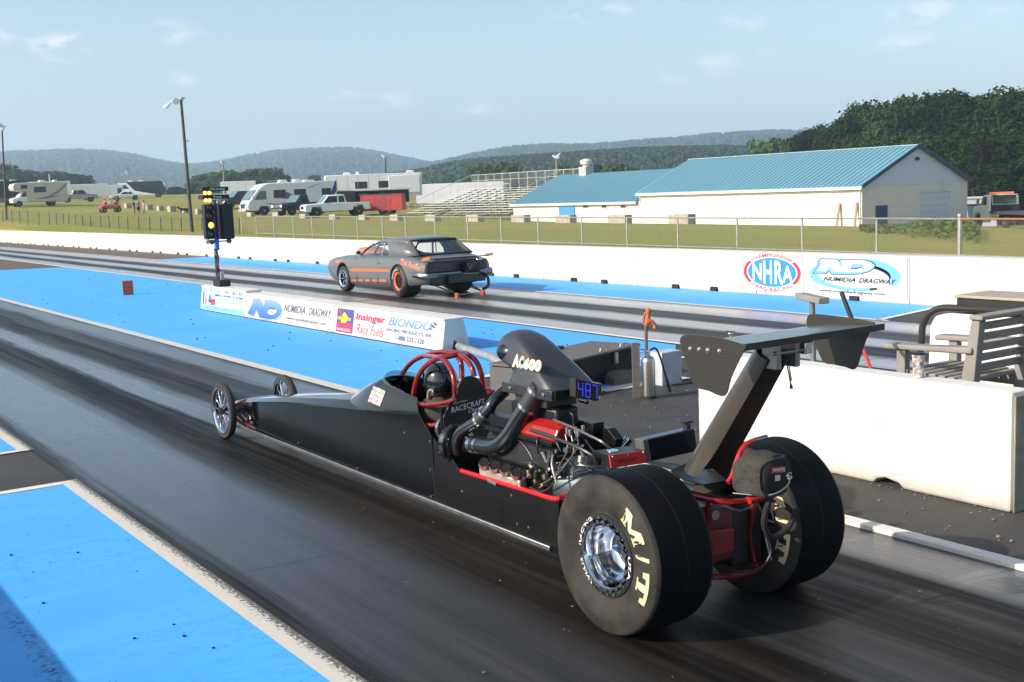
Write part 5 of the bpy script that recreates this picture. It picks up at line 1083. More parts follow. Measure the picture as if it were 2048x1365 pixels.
# ================================================================== THE START AREA, RIGHT
# concrete wall beside the near lane, chipped at its foot
pts = [(4.5, 0), (4.5, .815), (7.5, .815), (7.5, 0), (6.0, 0), (5.62, .0), (5.60, .035), (5.52, .055), (5.40, .035), (5.36, 0)]
q = MB(); q.prism([(0, y, z) for y, z in pts], (6.97, 0, 0), (7.20, 0, 0)); q.add([(6.96, 4.45, -.005), (7.21, 4.45, -.005), (7.21, 7.5, .001), (6.96, 7.5, .001)], [(0, 1, 2, 3)])
end_m = mat('mottled_concrete', (.30, .26, .19), .9, var=.35, scale=5)  # end face darker and browner than the painted wall
nw = q.build('concrete_barrier', conc_w, smooth=False, bevel=.02); tag(nw, 'low white wall beside the dragster, chipped at its foot, its end face darker brown', 'barrier')
q = MB(); q.box2((6.985, 4.482, .0), (7.185, 4.497, .79)); q.build('end_face', end_m, nw, bevel=.006)
q = MB(); rr = random.Random(3)
for i in range(90):
    y = rr.uniform(4.5, 7.45); r_ = rr.choice((.003, .004, .006, .009)); q.ball((6.963-rr.random()**3*.12, y, r_*.4), (r_, r_*rr.uniform(.7, 2.0), r_*.7), 5, 3)
q.build('rubble', mat('crumble', (.14, .10, .075), .95, var=.5, scale=20), None, smooth=False, kind='stuff')
bx2 = [(5.2, 0), (5.2, .84), (7.45, .84), (7.62, .80), (7.68, .7), (7.70, .3), (7.55, 0)]
q = MB(); q.prism([(0, y, z) for y, z in bx2], (10.42, 0, 0), (10.75, 0, 0)); tag(q.build('concrete_barrier', conc_w, smooth=False, bevel=.02), 'white rounded end barrier behind the grey bench chair with a hose over it', 'barrier')
hose_m = mat('hose_black', (.02, .015, .013), .7, var=.3); yel = mat('yellow_rope', (.62, .42, .04), .7, var=.3)
q = MB(); q.tube([(10.36, 6.5, .92), (10.40, 7.2, .90), (10.40, 7.56, .88), (10.38, 7.72, .74), (10.38, 7.76, .45), (10.40, 7.84, .05)], .035, 10, smooth=5); tag(q.build('hose', hose_m), 'black hose draped over the rounded end of the rear white barrier', 'hose')
q = MB()
for k in range(3): q.tube([(10.45+.05*k, 7.5-.04*k, .87), (10.5+.03*k, 7.1, .875+.01*k), (10.48+.06*k, 6.6, .87), (10.52+.04*k, 5.9, .87)], .018, 7, smooth=4)
tag(q.build('rope', yel), 'yellow rope lying along the top of the rear white barrier', 'rope')
bxx = thing('storage_box', 'flat black box with a tan lid on the rear white barrier', 'box', (10.9, 6.6, .85)); c0 = AX(1920, 607, 10.5); c1 = AX(2048, 618, 10.75)
q = MB(); q.box2((10.44, 5.2, .862), (10.98, c0.y, 1.0)); q.build('body', black, bxx, bevel=.01); q = MB(); q.box2((10.42, 5.15, 1.0), (11.02, c0.y+.02, 1.03)); q.build('lid', mat('tan_lid', (.34, .29, .22), .8), bxx, bevel=.008)
# grey bench chair
gw = mat('grey_painted_wood', (.23, .205, .18), .65, var=.14, scale=5, bump=.1, bscale=25)
ch = thing('bench_chair', 'grey wooden armchair with slatted seat and back between the white barriers', 'chair', (9.05, 6.3, 0))
CY = 6.1; XL, XR = 8.80, 9.56
for x in (XL, XR): q = MB(); q.prism([(x, CY-.05, 0), (x, CY+.05, 0), (x, CY+.03, .55), (x, CY-.06, 1.03), (x, CY-.14, 1.03), (x, CY-.09, .5)], (-.045, 0, 0), (.045, 0, 0)); q.build('back_leg', gw, ch, smooth=False, bevel=.008)
for x in (XL, XR): q = MB(); q.box2((x-.04, CY+.62, 0), (x+.04, CY+.71, .72)); q.build('front_leg', gw, ch, bevel=.008)
for x in (XL, XR): q = MB(); q.prism([(x, CY-.08, .79), (x, CY+.45, .76), (x, CY+.84, .75), (x, CY+.84, .70), (x, CY-.08, .73)], (-.075, 0, 0), (.075, 0, 0)); q.build('arm_rest', gw, ch, bevel=.015)
for k in range(7): q = MB(); y = CY+.02+k*.098; q.box2((XL-.02, y, .46+.004*k), (XR+.02, y+.072, .50+.004*k)); q.build('seat_slat', gw, ch, bevel=.008)
for k in range(5): q = MB(); z = .56+k*.092; q.box((0.5*(XL+XR), CY-.015-.15*(z-.5), z+.03), (XR-XL, .028, .066), rx=.15); q.build('back_slat', gw, ch, bevel=.005)
q = MB(); q.box((0.5*(XL+XR), CY-.115, 1.045), (XR-XL+.14, .13, .04)); q.build('top_rail', gw, ch, bevel=.01)
for x in (XL, XR): q = MB(); q.box2((x-.05, CY+.0, .36), (x+.05, CY+.68, .455)); q.build('side_rail', gw, ch, bevel=.008)
q = MB(); q.box2((XL+.05, CY+.66, .36), (XR-.05, CY+.70, .45)); q.build('front_rail', gw, ch, bevel=.006)
# tumbler on the wall
cu = AX(1837, 762, 7.08); cm_ = mat('camo_print', (.16, .12, .09), .4, var=.9, scale=38, col2=(.52, .45, .42))
tb = thing('tumbler', 'camouflage print tumbler standing on the low white wall', 'cup', (cu.x, cu.y, .816))
q = MB(); q.lathe([(0, .034), (.004, .038), (.09, .040), (.165, .047), (.168, .044)], (cu.x, cu.y, .816), 'Z', 24); q.build('body', cm_, tb); q = MB(); q.lathe([(.166, .047), (.176, .048), (.180, .04), (.181, .01)], (cu.x, cu.y, .816), 'Z', 24); q.build('lid', black, tb)
# beam stand and red handled pole
st = GZ(1627, 733); sd = thing('sensor_stand', 'grey post with a slanted box on top near the far lane edge', 'stand', tuple(st)); tpz = PD(1624, 596, math.hypot(st.x, st.y))
q = MB(); q.cyl(st, (tpz.x, tpz.y, tpz.z), .034, 12); q.build('post', mat('post_grey', (.16, .15, .15), .6), sd); q = MB(); q.box((st.x, st.y, .005), (.2, .2, .012)); q.build('foot_plate', black, sd)
a, c = PD(1600, 592, 14.9), PD(1648, 602, 14.3); q = MB(); q.bar(a, c, .14, .075); q.build('sensor_box', mat('box_taupe', (.24, .21, .19), .6), sd, bevel=.012)
a, c = AX(1684, 588, 8.4), AX(1752, 765, 8.0); d = (c-a); bt = a + d*((a.z-.01)/(a.z-c.z)); pl = thing('scraper_pole', 'red and white pole with a black grip leaning behind the wing', 'pole', tuple(bt))
q = MB(); q.cyl(a.lerp(bt, .22), a.lerp(bt, .52), .015, 10); q.build('shaft', redp, pl); q = MB(); q.cyl(a.lerp(bt, .52), bt, .015, 10); q.build('lower_shaft', mat('chipped_white', (.55, .42, .40), .6, var=.7, scale=30), pl); q = MB(); q.cyl(a, a.lerp(bt, .22), .021, 10); q.ball(a, .022, 8, 6); q.build('grip', black, pl)
# black box with tread plate lid
plate = bpy.data.materials.new('tread_plate'); plate.use_nodes = True; t, p, N, L = nodes_of(plate); co = N('ShaderNodeTexCoord'); O = co.outputs['Object']
wvn = N('ShaderNodeTexWave'); wvn.inputs['Scale'].default_value = 14; wvn.wave_type = 'BANDS'; wvn.bands_direction = 'DIAGONAL'; L(mapping(O, (1, 1, 1)), wvn.inputs['Vector'])
p.inputs['Base Color'].default_value = (.12, .10, .085, 1); p.inputs['Roughness'].default_value = .55; bump(wvn.outputs[0], .5, .01)
kb = thing('equipment_box', 'long black equipment box with a brown tread plate lid behind the scoop', 'box', (8.3, 11, 0))
BZ = R_(17.5); kb.location = (8.0, 10.77, 0); kb.rotation_euler = (0, 0, BZ)
q = MB(); q.box2((-.98, -.33, 0), (.98, .33, .36)); q.build('body', mat('box_black', (.008, .0075, .0075), .6, spec=.25), kb, world=False, bevel=.01)
q = MB(); q.box2((-1.0, -.36, .362), (1.0, .36, .385)); q.build('lid', plate, kb, world=False, bevel=.004)
for x in (.30, .72): q = MB(); q.tube([(x-.07, -.30, .387), (x-.06, -.30, .42), (x+.06, -.30, .42), (x+.07, -.30, .387)], .010, 8); q.build('handle', galv, kb, world=False)
q = MB(); q.box2((.45, -.365, .22), (.51, -.335, .35)); q.build('latch', galv, kb, world=False, bevel=.004); q = MB(); q.box2((.02, .26, .387), (.30, .34, .42)); q.build('lid_block', black, kb, world=False, bevel=.004)
q = MB(); q.box2((-.995, -.34, 0), (-.985, .34, .35)); q.build('end_plate', mat('sunlit_end', (.10, .095, .088), .7), kb, world=False)  # left end lighter than the body, its sunlit tone put into the grey
g = GZ(1240, 768); q = MB(); q.prism([(-.16, 0, 0), (-.16, 0, .10), (-.10, 0, .15), (.13, 0, .15), (.16, 0, .1), (.16, 0, 0)], (g.x, g.y-.1, 0), (g.x, g.y+.12, 0)); tag(q.build('step_block', mat('wedge_grey', (.11, .10, .085), .8, var=.3), bevel=.008), 'small dark grey step block in front of the long black box', 'block')
# extinguisher, post plate, cabinet, spigot
g = GZ(1275, 797); ep = thing('plate_post', 'flat grey steel plate post behind the silver extinguisher', 'post', tuple(g)); a = PD(1275, 686, math.hypot(g.x, g.y))
q = MB(); q.box((g.x, g.y+.01, a.z/2), (.085, .02, a.z), rz=-.5); q.build('plate', mat('plate_grey', (.13, .12, .115), .6), ep, bevel=.002); q = MB()
for k in range(4): q.ball((g.x-.012, g.y-.01, .12+.11*k), .007, 6, 5)
q.build('bolt', black, ep)
g = GZ(1298, 797); R1 = .074; ex = thing('fire_extinguisher', 'silver steel fire extinguisher with a black hose standing on the asphalt', 'extinguisher', tuple(g)); sst = mat('brushed_steel', (.50, .48, .45), .28, 1, var=.12, scale=3, stretch=(1, 1, .1))
q = MB(); q.lathe([(0, R1*.95), (.035, R1), (.035, R1*1.05), (0, R1*1.05)], g, 'Z', 24, close=True); q.build('base_ring', black, ex)
q = MB(); q.lathe([(.02, R1*.98), (.40, R1*.98), (.43, R1*.9), (.452, R1*.62), (.465, .02), (.50, .018)], g, 'Z', 28); q.build('cylinder', sst, ex); q = MB(); q.box((g.x, g.y, .505), (.05, .03, .03)); q.bar((g.x-.02, g.y, .52), (g.x-.10, g.y+.03, .545), .02, .012); q.bar((g.x-.02, g.y, .50), (g.x-.09, g.y+.03, .50), .02, .010); q.build('valve', chrome, ex, bevel=.004)
q = MB(); q.tube([(g.x+.02, g.y, .51), (g.x+.10, g.y-.01, .53), (g.x+.15, g.y-.03, .42), (g.x+.19, g.y-.05, .25), (g.x+.21, g.y-.06, .17)], .011, 8, smooth=5); q.build('hose', black, ex); q = MB(); q.cyl((g.x+.205, g.y-.06, .19), (g.x+.24, g.y-.07, .05), .014, 8, .018); q.build('nozzle', black, ex)
g = GZ(1333, 768); cb_ = thing('cabinet', 'white electrical cabinet with grey side behind the extinguisher', 'cabinet', tuple(g)); zc = PD(1333, 702, math.hypot(g.x, g.y)).z
q = MB(); q.box((g.x, g.y, zc/2), (.30, .2, zc)); q.build('body', mat('cabinet_grey', (.42, .43, .46), .5), cb_, bevel=.006); q = MB()
for dx_ in (-.12, .12):
    for zz in (.05, zc*.5, zc-.04): q.ball((g.x+dx_, g.y-.102, zz), .007, 6, 5)
q.build('screw', black, cb_)
q = MB(); q.tube([(g.x-.1, g.y-.2, .02), (g.x+.2, g.y-.3, .03), (g.x+.45, g.y-.05, .02), (g.x+.7, g.y+.1, .05)], .012, 6, smooth=4); tag(q.build('cable', black), 'black cable lying by the white cabinet', 'cable')
q = MB(); q.cyl((g.x+.30, g.y-.35, .05), (g.x+.62, g.y-.50, .05), .05, 12); tag(q.build('pipe', mat('pale_pipe', (.45, .46, .47), .5)), 'short pale pipe lying right of the white cabinet', 'pipe')
D = math.hypot(g.x, g.y)+.25; hy = thing('water_spigot', 'rusty orange yard hydrant spout on a brown pipe', 'hydrant', (PD(1290, 690, D).x, PD(1290, 690, D).y, 0)); hyr = mat('rusty_orange', (.42, .12, .045), .7, var=.35, scale=25, bump=.3)
a = PD(1292, 652, D); q = MB(); q.cyl((a.x-.01, a.y, 0), a, .020, 10); q.build('pipe', mat('pipe_brown', (.12, .085, .05), .7), hy)
P_ = lambda x, y: PD(x, y, D)
q = MB(); q.tube([P_(1292, 652), P_(1296, 643), P_(1303, 644), P_(1309, 650), P_(1310, 657)], [.03, .032, .026, .024, .028], 10, smooth=3); q.tube([P_(1295, 648), P_(1296, 636), P_(1297, 624)], [.03, .026, .032], 10); q.build('spout', hyr, hy)
q = MB(); q.tube([P_(1297, 623), P_(1290, 628), P_(1287, 640), P_(1289, 648)], .014, 8, smooth=3); q.ball(P_(1297, 623), .035, 10, 8); q.build('handle', hyr, hy)
# small chrome tap far behind the wing
g = GZ(1462, 700); D2 = math.hypot(g.x, g.y); tpv = thing('tap', 'small bright tap on a pipe seen just above the wing end plate', 'tap', tuple(g)); q = MB(); q.cyl(g, PD(1461, 668, D2), .016, 8); q.build('pipe', galv, tpv); q = MB(); q.bar(PD(1452, 662, D2), PD(1471, 664, D2), .06, .018); q.ball(PD(1461, 668, D2), .035, 8, 6); q.build('handle', chrome, tpv)
# ================================================================== THE DRAGSTER
XC, YR, TR = 4.24, 4.55, .4154
dr = thing('dragster', 'long black rear engine dragster with red roll cage and tall carbon rear wing', 'dragster', (XC, YR, 0))
gloss = mat('black_gloss_paint', (.003, .003, .0032), .09, var=.15, scale=2, coat=.25, spec=.4); satin = mat('black_satin_panel', (.006, .0055, .005), .33, spec=.35, var=.2, scale=3)
red_c = mat('candy_red_tube', (.24, .006, .008), .20, .35, var=.1, coat=.6); red_b = mat('bright_red_tube', (.50, .016, .012), .25, coat=.4, var=.1)
pol = mat('polished_aluminium', (.78, .78, .80), .06, 1.0, var=.05); brus = mat('dull_aluminium', (.36, .35, .33), .35, .9, var=.15, scale=12); steel = mat('header_steel', (.56, .50, .43), .34, .65, var=.25, scale=10)
rubber = mat('slick_rubber', (.0045, .0045, .0052), .62, spec=.10, var=.25, scale=3, bump=.08, bscale=60); sidew = mat('dusty_sidewall', (.036, .031, .025), .70, spec=.2, var=.5, scale=7, bump=.12, bscale=45); cream = mat('tyre_letter_cream', (.62, .50, .30), .7, var=.06)
def carbon_mat(name, c1, c2, sc, rough=.32):
    global t, p, N, L
    m = bpy.data.materials.new(name); m.use_nodes = True; t, p, N, L = nodes_of(m); co = N('ShaderNodeTexCoord'); O = co.outputs['Object']
    ck = N('ShaderNodeTexChecker'); ck.inputs['Scale'].default_value = sc; ck.inputs['Color1'].default_value = (*c1, 1); ck.inputs['Color2'].default_value = (*c2, 1)
    mp = N('ShaderNodeMapping'); mp.inputs['Rotation'].default_value = (.2, .3, .7); L(O, mp.inputs[0]); L(mp.outputs[0], ck.inputs[0]); L(ck.outputs[0], p.inputs['Base Color'])
    p.inputs['Roughness'].default_value = rough; p.inputs['Coat Weight'].default_value = .25; p.inputs['Coat Roughness'].default_value = .15; bump(ck.outputs['Fac'], .15, .003); return m
carbon = carbon_mat('carbon_weave', (.040, .035, .025), (.016, .014, .011), 230)
carbon_b = bpy.data.materials.new('carbon_ribbed'); carbon_b.use_nodes = True; t, p, N, L = nodes_of(carbon_b); co = N('ShaderNodeTexCoord'); sp = N('ShaderNodeSeparateXYZ'); L(co.outputs['Object'], sp.inputs[0])
sn = mth('SINE', mth('MULTIPLY', mth('ADD', sp.outputs[2], mth('MULTIPLY', sp.outputs[1], -.25)), 820)); L(mixc(mapr(sn, -1, 1), (.010, .008, .006), (.075, .056, .035)), p.inputs['Base Color']); p.inputs['Roughness'].default_value = .28; p.inputs['Coat Weight'].default_value = .4; bump(sn, .2, .003)
# ---- nose and body sides
ST = [(11.55, .045, .17, .19, .205), (11.42, .085, .15, .215, .24), (11.15, .14, .14, .27, .305), (10.8, .19, .13, .335, .375), (10.2, .228, .125, .425, .465), (9.5, .24, .125, .512, .562), (8.8, .24, .125, .582, .642), (8.25, .24, .125, .632, .700), (7.95, .24, .125, .655, .715)]
q = MB(); R = []
for y, hw, zb, zc, zt in ST:
    R.append([(XC-hw, y, zb), (XC-hw, y, zc-.01), (XC-hw*.985, y, zc+.004), (XC-hw*.72, y, zc+(zt-zc)*.72), (XC-hw*.3, y, zt), (XC+hw*.3, y, zt), (XC+hw*.72, y, zc+(zt-zc)*.72), (XC+hw*.985, y, zc+.004), (XC+hw, y, zc-.01), (XC+hw, y, zb)])
q.rings(R); body_ = q.build('nose_shell', gloss, dr, ang=13)
# cowl round the cockpit
half_b = [(-.24, 7.16, .727), (-.24, 7.5, .692), (-.24, 7.8, .665), (-.24, 8.1, .648), (-.20, 8.34, .66), (-.11, 8.46, .688), (0, 8.5, .698)]
half_r = [(-.20, 7.24, .83), (-.195, 7.45, .845), (-.185, 7.66, .857), (-.165, 7.80, .868), (-.13, 7.90, .876), (-.07, 7.96, .884), (0, 7.98, .886)]
mir = lambda h_: [Vector((XC+x, y, z)) for x, y, z in h_] + [Vector((XC-x, y, z)) for x, y, z in h_[-2::-1]]
BB, RR_ = mir(half_b), mir(half_r); n = len(BB)
q = MB(); mid = [b_.lerp(r_, .5)+Vector(((b_.x-XC)*.03, 0, .012)) for b_, r_ in zip(BB, RR_)]
q.rings([BB, mid, RR_, [r_ + Vector(((XC-r_.x)*.06, -.012, -.004)) for r_ in RR_]], closed=False); q.build('cowl', gloss, dr, ang=50)
q = MB(); top_ = [r_+Vector((0, -.01-.02*(abs(i-n//2) < 4), .045*max(0, 1-abs(i-n//2)/5.5))) for i, r_ in enumerate(RR_)]
q.rings([RR_[1:-1], top_[1:-1]], closed=False); q.build('windscreen', mat('smoke_lexan', (.10, .13, .15), .08, var=.05, alpha=.55), dr)
def side(px_, x, m, name, th): q = MB(); q.prism([AX(*p_, 4.0)*1 for p_ in px_], (x-4.0, 0, 0), (x-4.0+th, 0, 0)); return q.build(name, m, dr, smooth=False, bevel=.003)
SP = [(839, 828), (849, 848), (864, 873), (878.5, 891), (902, 915), (921, 941), (970, 957), (1040, 978), (1118, 1001), (1108, 1090), (1000, 1050), (867, 1002)]
V = lambda L_: [AX(*p_, 4.0) for p_ in L_]
front_poly = [Vector((4.0, 7.97, .13)), Vector((4.0, 7.97, .652)), Vector((4.0, 7.5, .69))] + V([(839, 828), (849, 848), (864, 873)]); seam = AX(866, 874, 4.0).y
front_poly += [Vector((4.0, seam, .13))]
back_poly = [Vector((4.0, seam-.006, .13))] + V([(866.5, 876), (878.5, 891), (902, 915), (921, 941), (970, 957), (1040, 978), (1118, 1001)]) + [Vector((4.0, 5.53, .13))]
for x, sg in ((4.0, 1), (4.48, -1)):
    for nm, pl_, m_ in (('side_panel', front_poly, gloss), ('rear_side_panel', back_poly, satin)):
        q = MB(); q.prism([Vector((x, v.y, v.z)) for v in pl_], (-.004*sg, 0, 0), (.008*sg, 0, 0)); q.build(nm, m_, dr, smooth=False, bevel=.002)
q = MB(); q.box2((4.01, 4.9, .12), (4.47, 8.0, .135)); q.build('belly_pan', satin, dr, smooth=False)
for x in (3.985, 4.495): q = MB(); q.bar((x, 10.83, .137), (x, 5.6, .118), .02, .034); q.build('floor_rail', brus, dr, bevel=.006)
for x, lr in ((3.995, 1), (4.485, 0)):
    pts_ = [AX(*p_, 3.99) for p_ in ((922, 944), (980, 962), (1050, 983), (1090, 996), (1112, 1001), (1121, 997))]; q = MB(); q.tube([(x, v.y, v.z+.006) for v in pts_], .0155, 10, smooth=3); q.build('frame_rail', red_b, dr)
a = AX(985, 966, 3.985); q = MB(); q.cyl((3.993, a.y+.05, a.z+.006), (3.993, a.y-.05, a.z-.002), .0185, 10); q.build('rail_coupler', brus, dr)
fr = [(503, 847), (597, 886), (715, 937), (810, 866), (861, 883), (862, 940), (863, 993), (925, 983), (1024, 991), (1035, 1048), (1058, 1055)]
for x, y in fr: a = AX(x, y, 3.994); q = MB(); q.lathe([(-.006, .009), (-.009, .008), (-.010, .003)], (3.997, a.y, a.z), 'X', 10); q.build('fastener', brus, dr)
# stickers on the cowl side
cols = [(.62, .10, .16), (.55, .50, .48), (.06, .38, .18), (.65, .25, .05), (.60, .15, .30), (.55, .42, .10), (.70, .12, .20), (.45, .45, .50), (.65, .30, .22), (.30, .10, .12)]
zz2 = lambda a, c: (720+a/6.827, 680+c/6.827)
# ---- front wheels and axle
def front_wheel(x0, sg):
    y, r = 10.85, .272; xo = x0
    w = MB(); w.lathe([(0.004, .225), (0, .238), (.006, .262), (.02, .270), (.035, .272), (.05, .270), (.064, .262), (.07, .238), (.066, .225)], (xo, y, r), 'X', 48, close=True); wh = w.build('front_wheel', mat('front_tyre_rubber', (.030, .026, .022), .75, var=.3, scale=12), dr)
    w = MB(); w.lathe([(.004, .226), (.002, .214), (.012, .205), (.03, .198), (.06, .205), (.066, .226)], (xo, y, r), 'X', 48, close=True); w.build('rim', pol, wh)
    for k in range(12):
        a = 2*math.pi*k/12; d = Vector((0, math.cos(a), math.sin(a))); c = Vector((xo+.02, y, r)); w = MB(); w.bar(c+d*.03, c+d*.205+Vector((.010, 0, 0)), .017, .010, (1, 0, 0)); w.build('spoke', pol, wh, bevel=.003)
    w = MB(); w.lathe([(-.012, .008), (-.010, .030), (.01, .036), (.05, .040), (.075, .05)], (xo, y, r), 'X', 20); w.build('hub', black, wh)
front_wheel(3.885, 1); front_wheel(4.525, -1)
q = MB(); q.cyl((3.95, 10.85, .272), (4.53, 10.85, .272), .016, 10); q.build('front_axle', red_c, dr)
for sg in (-1, 1):
    q = MB(); q.tube([(XC+sg*.28, 10.84, .285), (XC+sg*.22, 10.55, .17), (XC+sg*.21, 10.3, .15)], .010, 8); q.build('radius_rod', red_c, dr)
    q = MB(); q.tube([(XC+sg*.28, 10.86, .30), (XC+sg*.16, 10.7, .37), (XC+sg*.1, 10.6, .38)], .010, 8); q.build('upper_rod', red_c, dr)
    q = MB(); q.ball((XC+sg*.25, 10.66, .285), (.03, .035, .028), 12, 8); q.ball((XC+sg*.24, 10.46, .225), (.022, .026, .022), 12, 8); q.cyl((XC+sg*.25, 10.66, .285), (XC+sg*.24, 10.46, .225), .012, 8); q.build('steering_joint', black, dr)
# ---- rear wheels
def rear_wheel(x0, sg):
    # sg = +1: outer face towards -X;  -1: outer face towards +X
    X_ = lambda t_: x0 + sg*t_
    w = MB(); w.lathe([(X_(a_)-x0, b_) for a_, b_ in ((.030, .4105), (.045, .4135), (.10, .4154), (.195, .4165), (.29, .4154), (.345, .4135), (.36, .4105), (.36, .25), (.03, .25))], (x0, YR, TR), 'X', 80, close=True); tr_ = w.build('rear_tyre', rubber, dr)
    w = MB(); w.lathe([(X_(.1951)-x0, .4166), (X_(.1952)-x0, .4172), (X_(.1975)-x0, .4172), (X_(.1976)-x0, .4166)], (x0, YR, TR), 'X', 80, close=True); w.build('mould_line', mat('mould_line', (.014, .013, .012), .7), tr_)
    for side_, c0 in ((1, 0), (-1, .39)):
        f = lambda a_: X_(c0 + side_*a_)-x0
        w = MB(); w.lathe([(f(.030), .4104), (f(.014), .404), (f(.006), .394), (f(.003), .372), (f(-.006), .350), (f(-.010), .320), (f(-.006), .285), (f(.004), .262), (f(.008), .245), (f(.018), .232), (f(.020), .216), (f(.05), .212), (f(.06), .25)], (x0, YR, TR), 'X', 80, close=True); w.build('sidewall', sidew, tr_)
    o = lambda t_: X_(t_)-x0
    w = MB(); w.lathe([(o(.020), .2165), (o(.012), .212), (o(.010), .190), (o(.014), .186), (o(.05), .186), (o(.05), .2165)], (x0, YR, TR), 'X', 64, close=True); rg = w.build('beadlock_ring', black, tr_)
    # scalloped polished ring and deep dish
    n = 144; rad = lambda k: .178 + .007*math.cos(k*2*math.pi/n*24)
    ring = lambda t_, rf: [Vector((X_(t_), YR+rf(k)*math.cos(2*math.pi*k/n), TR+rf(k)*math.sin(2*math.pi*k/n))) for k in range(n)]
    w = MB(); w.rings([ring(.030, rad), ring(.004, rad), ring(.004, lambda k: .166), ring(.012, lambda k: .160), ring(.10, lambda k: .150), ring(.16, lambda k: .146), ring(.185, lambda k: .120), ring(.19, lambda k: .11)], True, False); w.build('rim', pol, tr_, ang=50)
    w = MB(); w.lathe([(o(.188), .125), (o(.185), .09), (o(.17), .06), (o(.15), .052), (o(.148), .002)], (x0, YR, TR), 'X', 40); w.build('hub', mat('hub_dark', (.10, .10, .10), .25, .9), tr_)
    for k in range(24):
        a = 2*math.pi*(k+.5)/24; c = Vector((X_(.008), YR+.197*math.cos(a), TR+.197*math.sin(a))); w = MB(); w.cyl(c, c+Vector((-.008*sg, 0, 0)), .0055, 6); w.build('bolt', brus, rg)
    for k in range(10):
        a = 2*math.pi*k/10; c = Vector((X_(.184), YR+.078*math.cos(a), TR+.078*math.sin(a))); w = MB(); w.cyl(c, c+Vector((-.015*sg, 0, 0)), .008, 6); w.build('lug_nut', pol, rg)
    return tr_, rg
tl, rgl = rear_wheel(3.56, 1); tr2, rgr = rear_wheel(4.92, -1)
def warc(x, a0, a1, r0, r1):
    def f(u, v): a = R_(a0+(a1-a0)*u); r = r0+(r1-r0)*v; return Vector((x - .0*v, YR - r*math.cos(a), TR + r*math.sin(a)))
    return f
def face_x(r, base, sg=1): return base
UX, UY = (1, 0, 0), (0, 1, 0)
def slab(letter, a0, a1, x, par, ra=.272, rb=.362):      # bold serif letters of the tyre, drawn as one outline each
    P_ = {'M': [(0, 0), (.30, 0), (.30, .16), (.24, .16), (.24, .60), (.44, .12), (.56, .12), (.76, .60), (.76, .16), (.70, .16), (.70, 0), (1, 0), (1, .16), (.95, .16), (.95, .84), (1, .84), (1, 1), (.74, 1), (.5, .46), (.26, 1), (0, 1), (0, .84), (.05, .84), (.05, .16), (0, .16)],
          'T': [(.26, 0), (.74, 0), (.74, .17), (.62, .17), (.62, .80), (.80, .80), (.84, .58), (1, .58), (1, 1), (0, 1), (0, .58), (.16, .58), (.20, .80), (.38, .80), (.38, .17), (.26, .17)], '/': [(0, -.05), (.42, -.05), (1, 1.05), (.58, 1.05)]}[letter]
    D_ = []
    for i, a in enumerate(P_):
        c = P_[(i+1) % len(P_)]; n = max(1, int(math.hypot(a[0]-c[0], a[1]-c[1])/.12)); D_ += [(a[0]+(c[0]-a[0])*j/n, a[1]+(c[1]-a[1])*j/n) for j in range(n)]
    prof = [(.262, .004), (.285, -.006), (.320, -.010), (.350, -.006), (.372, .003), (.394, .006)]
    vs = []
    for u, v in D_:
        a = R_(a0+(a1-a0)*u); r = ra+(rb-ra)*v; xo = float(np.interp(r, [k[0] for k in prof], [k[1] for k in prof])); vs.append(Vector((x+xo-.0035, YR-r*math.cos(a), TR+r*math.sin(a))))
    me = MB(); me.quad(*vs); return me.build('lettering', cream, par, smooth=False)
for x, par in ((3.56, tl), (4.53, tr2)): slab('M', 55, 23, x, par); slab('/', 16, 8, x, par); slab('T', 0, -29, x, par)
for s_, a0, a1 in (('WELD', 238, 196), ('RACING', 176, 118), ('USA', 12, -24)): text(s_, (0, 0, 0), UX, UY, ink_wht, rgl, arc=warc(3.5685, a0, a1, .1905, .2085), bold=.02)
# ---- rear axle, housing, frame
q = MB(); q.cyl((3.72, YR, TR), (4.76, YR, TR), .045, 16); q.build('rear_axle', mat('axle_dark', (.03, .025, .025), .5), dr)
q = MB(); q.box2((4.02, 4.33, .30), (4.265, 4.74, .62)); hs = q.build('axle_housing', mat('shaded_red', (.11, .004, .005), .3, coat=.3), dr, bevel=.02)  # shade behind the tyre put into the darkened housing red
q = MB(); q.prism([(4.05, 4.325, .37), (4.225, 4.325, .36), (4.23, 4.325, .485), (4.06, 4.325, .50)], (0, -.03, 0), (0, .0, 0)); q.build('housing_cover', mat('dark_cover_red', (.24, .012, .010), .35), hs, bevel=.006); q = MB(); q.cyl((4.12, 4.33, .57), (4.12, 4.318, .57), .026, 20); q.build('inspection_cap', brus, hs)
for pts_ in ([(4.0, 5.5, .20), (4.02, 5.0, .22), (4.06, 4.35, .25), (4.40, 4.30, .25), (4.44, 5.0, .24), (4.46, 5.5, .20)], [(4.01, 5.5, .46), (4.03, 5.1, .58), (4.05, 4.6, .655), (4.10, 4.28, .655), (4.24, 4.20, .65), (4.38, 4.28, .655), (4.43, 4.6, .655), (4.45, 5.1, .58), (4.47, 5.5, .46)]):
    q = MB(); q.tube(pts_, .0165, 10, smooth=5); q.build('rear_frame_tube', red_c, dr)
q = MB(); q.box2((4.27, 4.36, .24), (4.50, 4.72, .56)); q.cyl((4.50, YR, TR), (4.545, YR, TR), .15, 24); q.build('brake_assembly', mat('brake_dark', (.010, .010, .011), .5), dr, bevel=.02)
for sg in (-1, 1):
    q = MB(); q.tube([(XC+sg*.17, 4.32, .645), (XC+sg*.16, 4.36, .40), (XC+sg*.17, 4.32, .20)], .013, 8); q.build('rear_upright_tube', red_c, dr)
wt_ = [AY(*p_, 4.2) for p_ in ((1456, 966), (1466, 950), (1473, 925), (1482, 902), (1494, 888), (1510, 880))]
q = MB(); q.tube(wt_, .013, 8, smooth=4); q.build('wheelie_tube', red_b, dr)
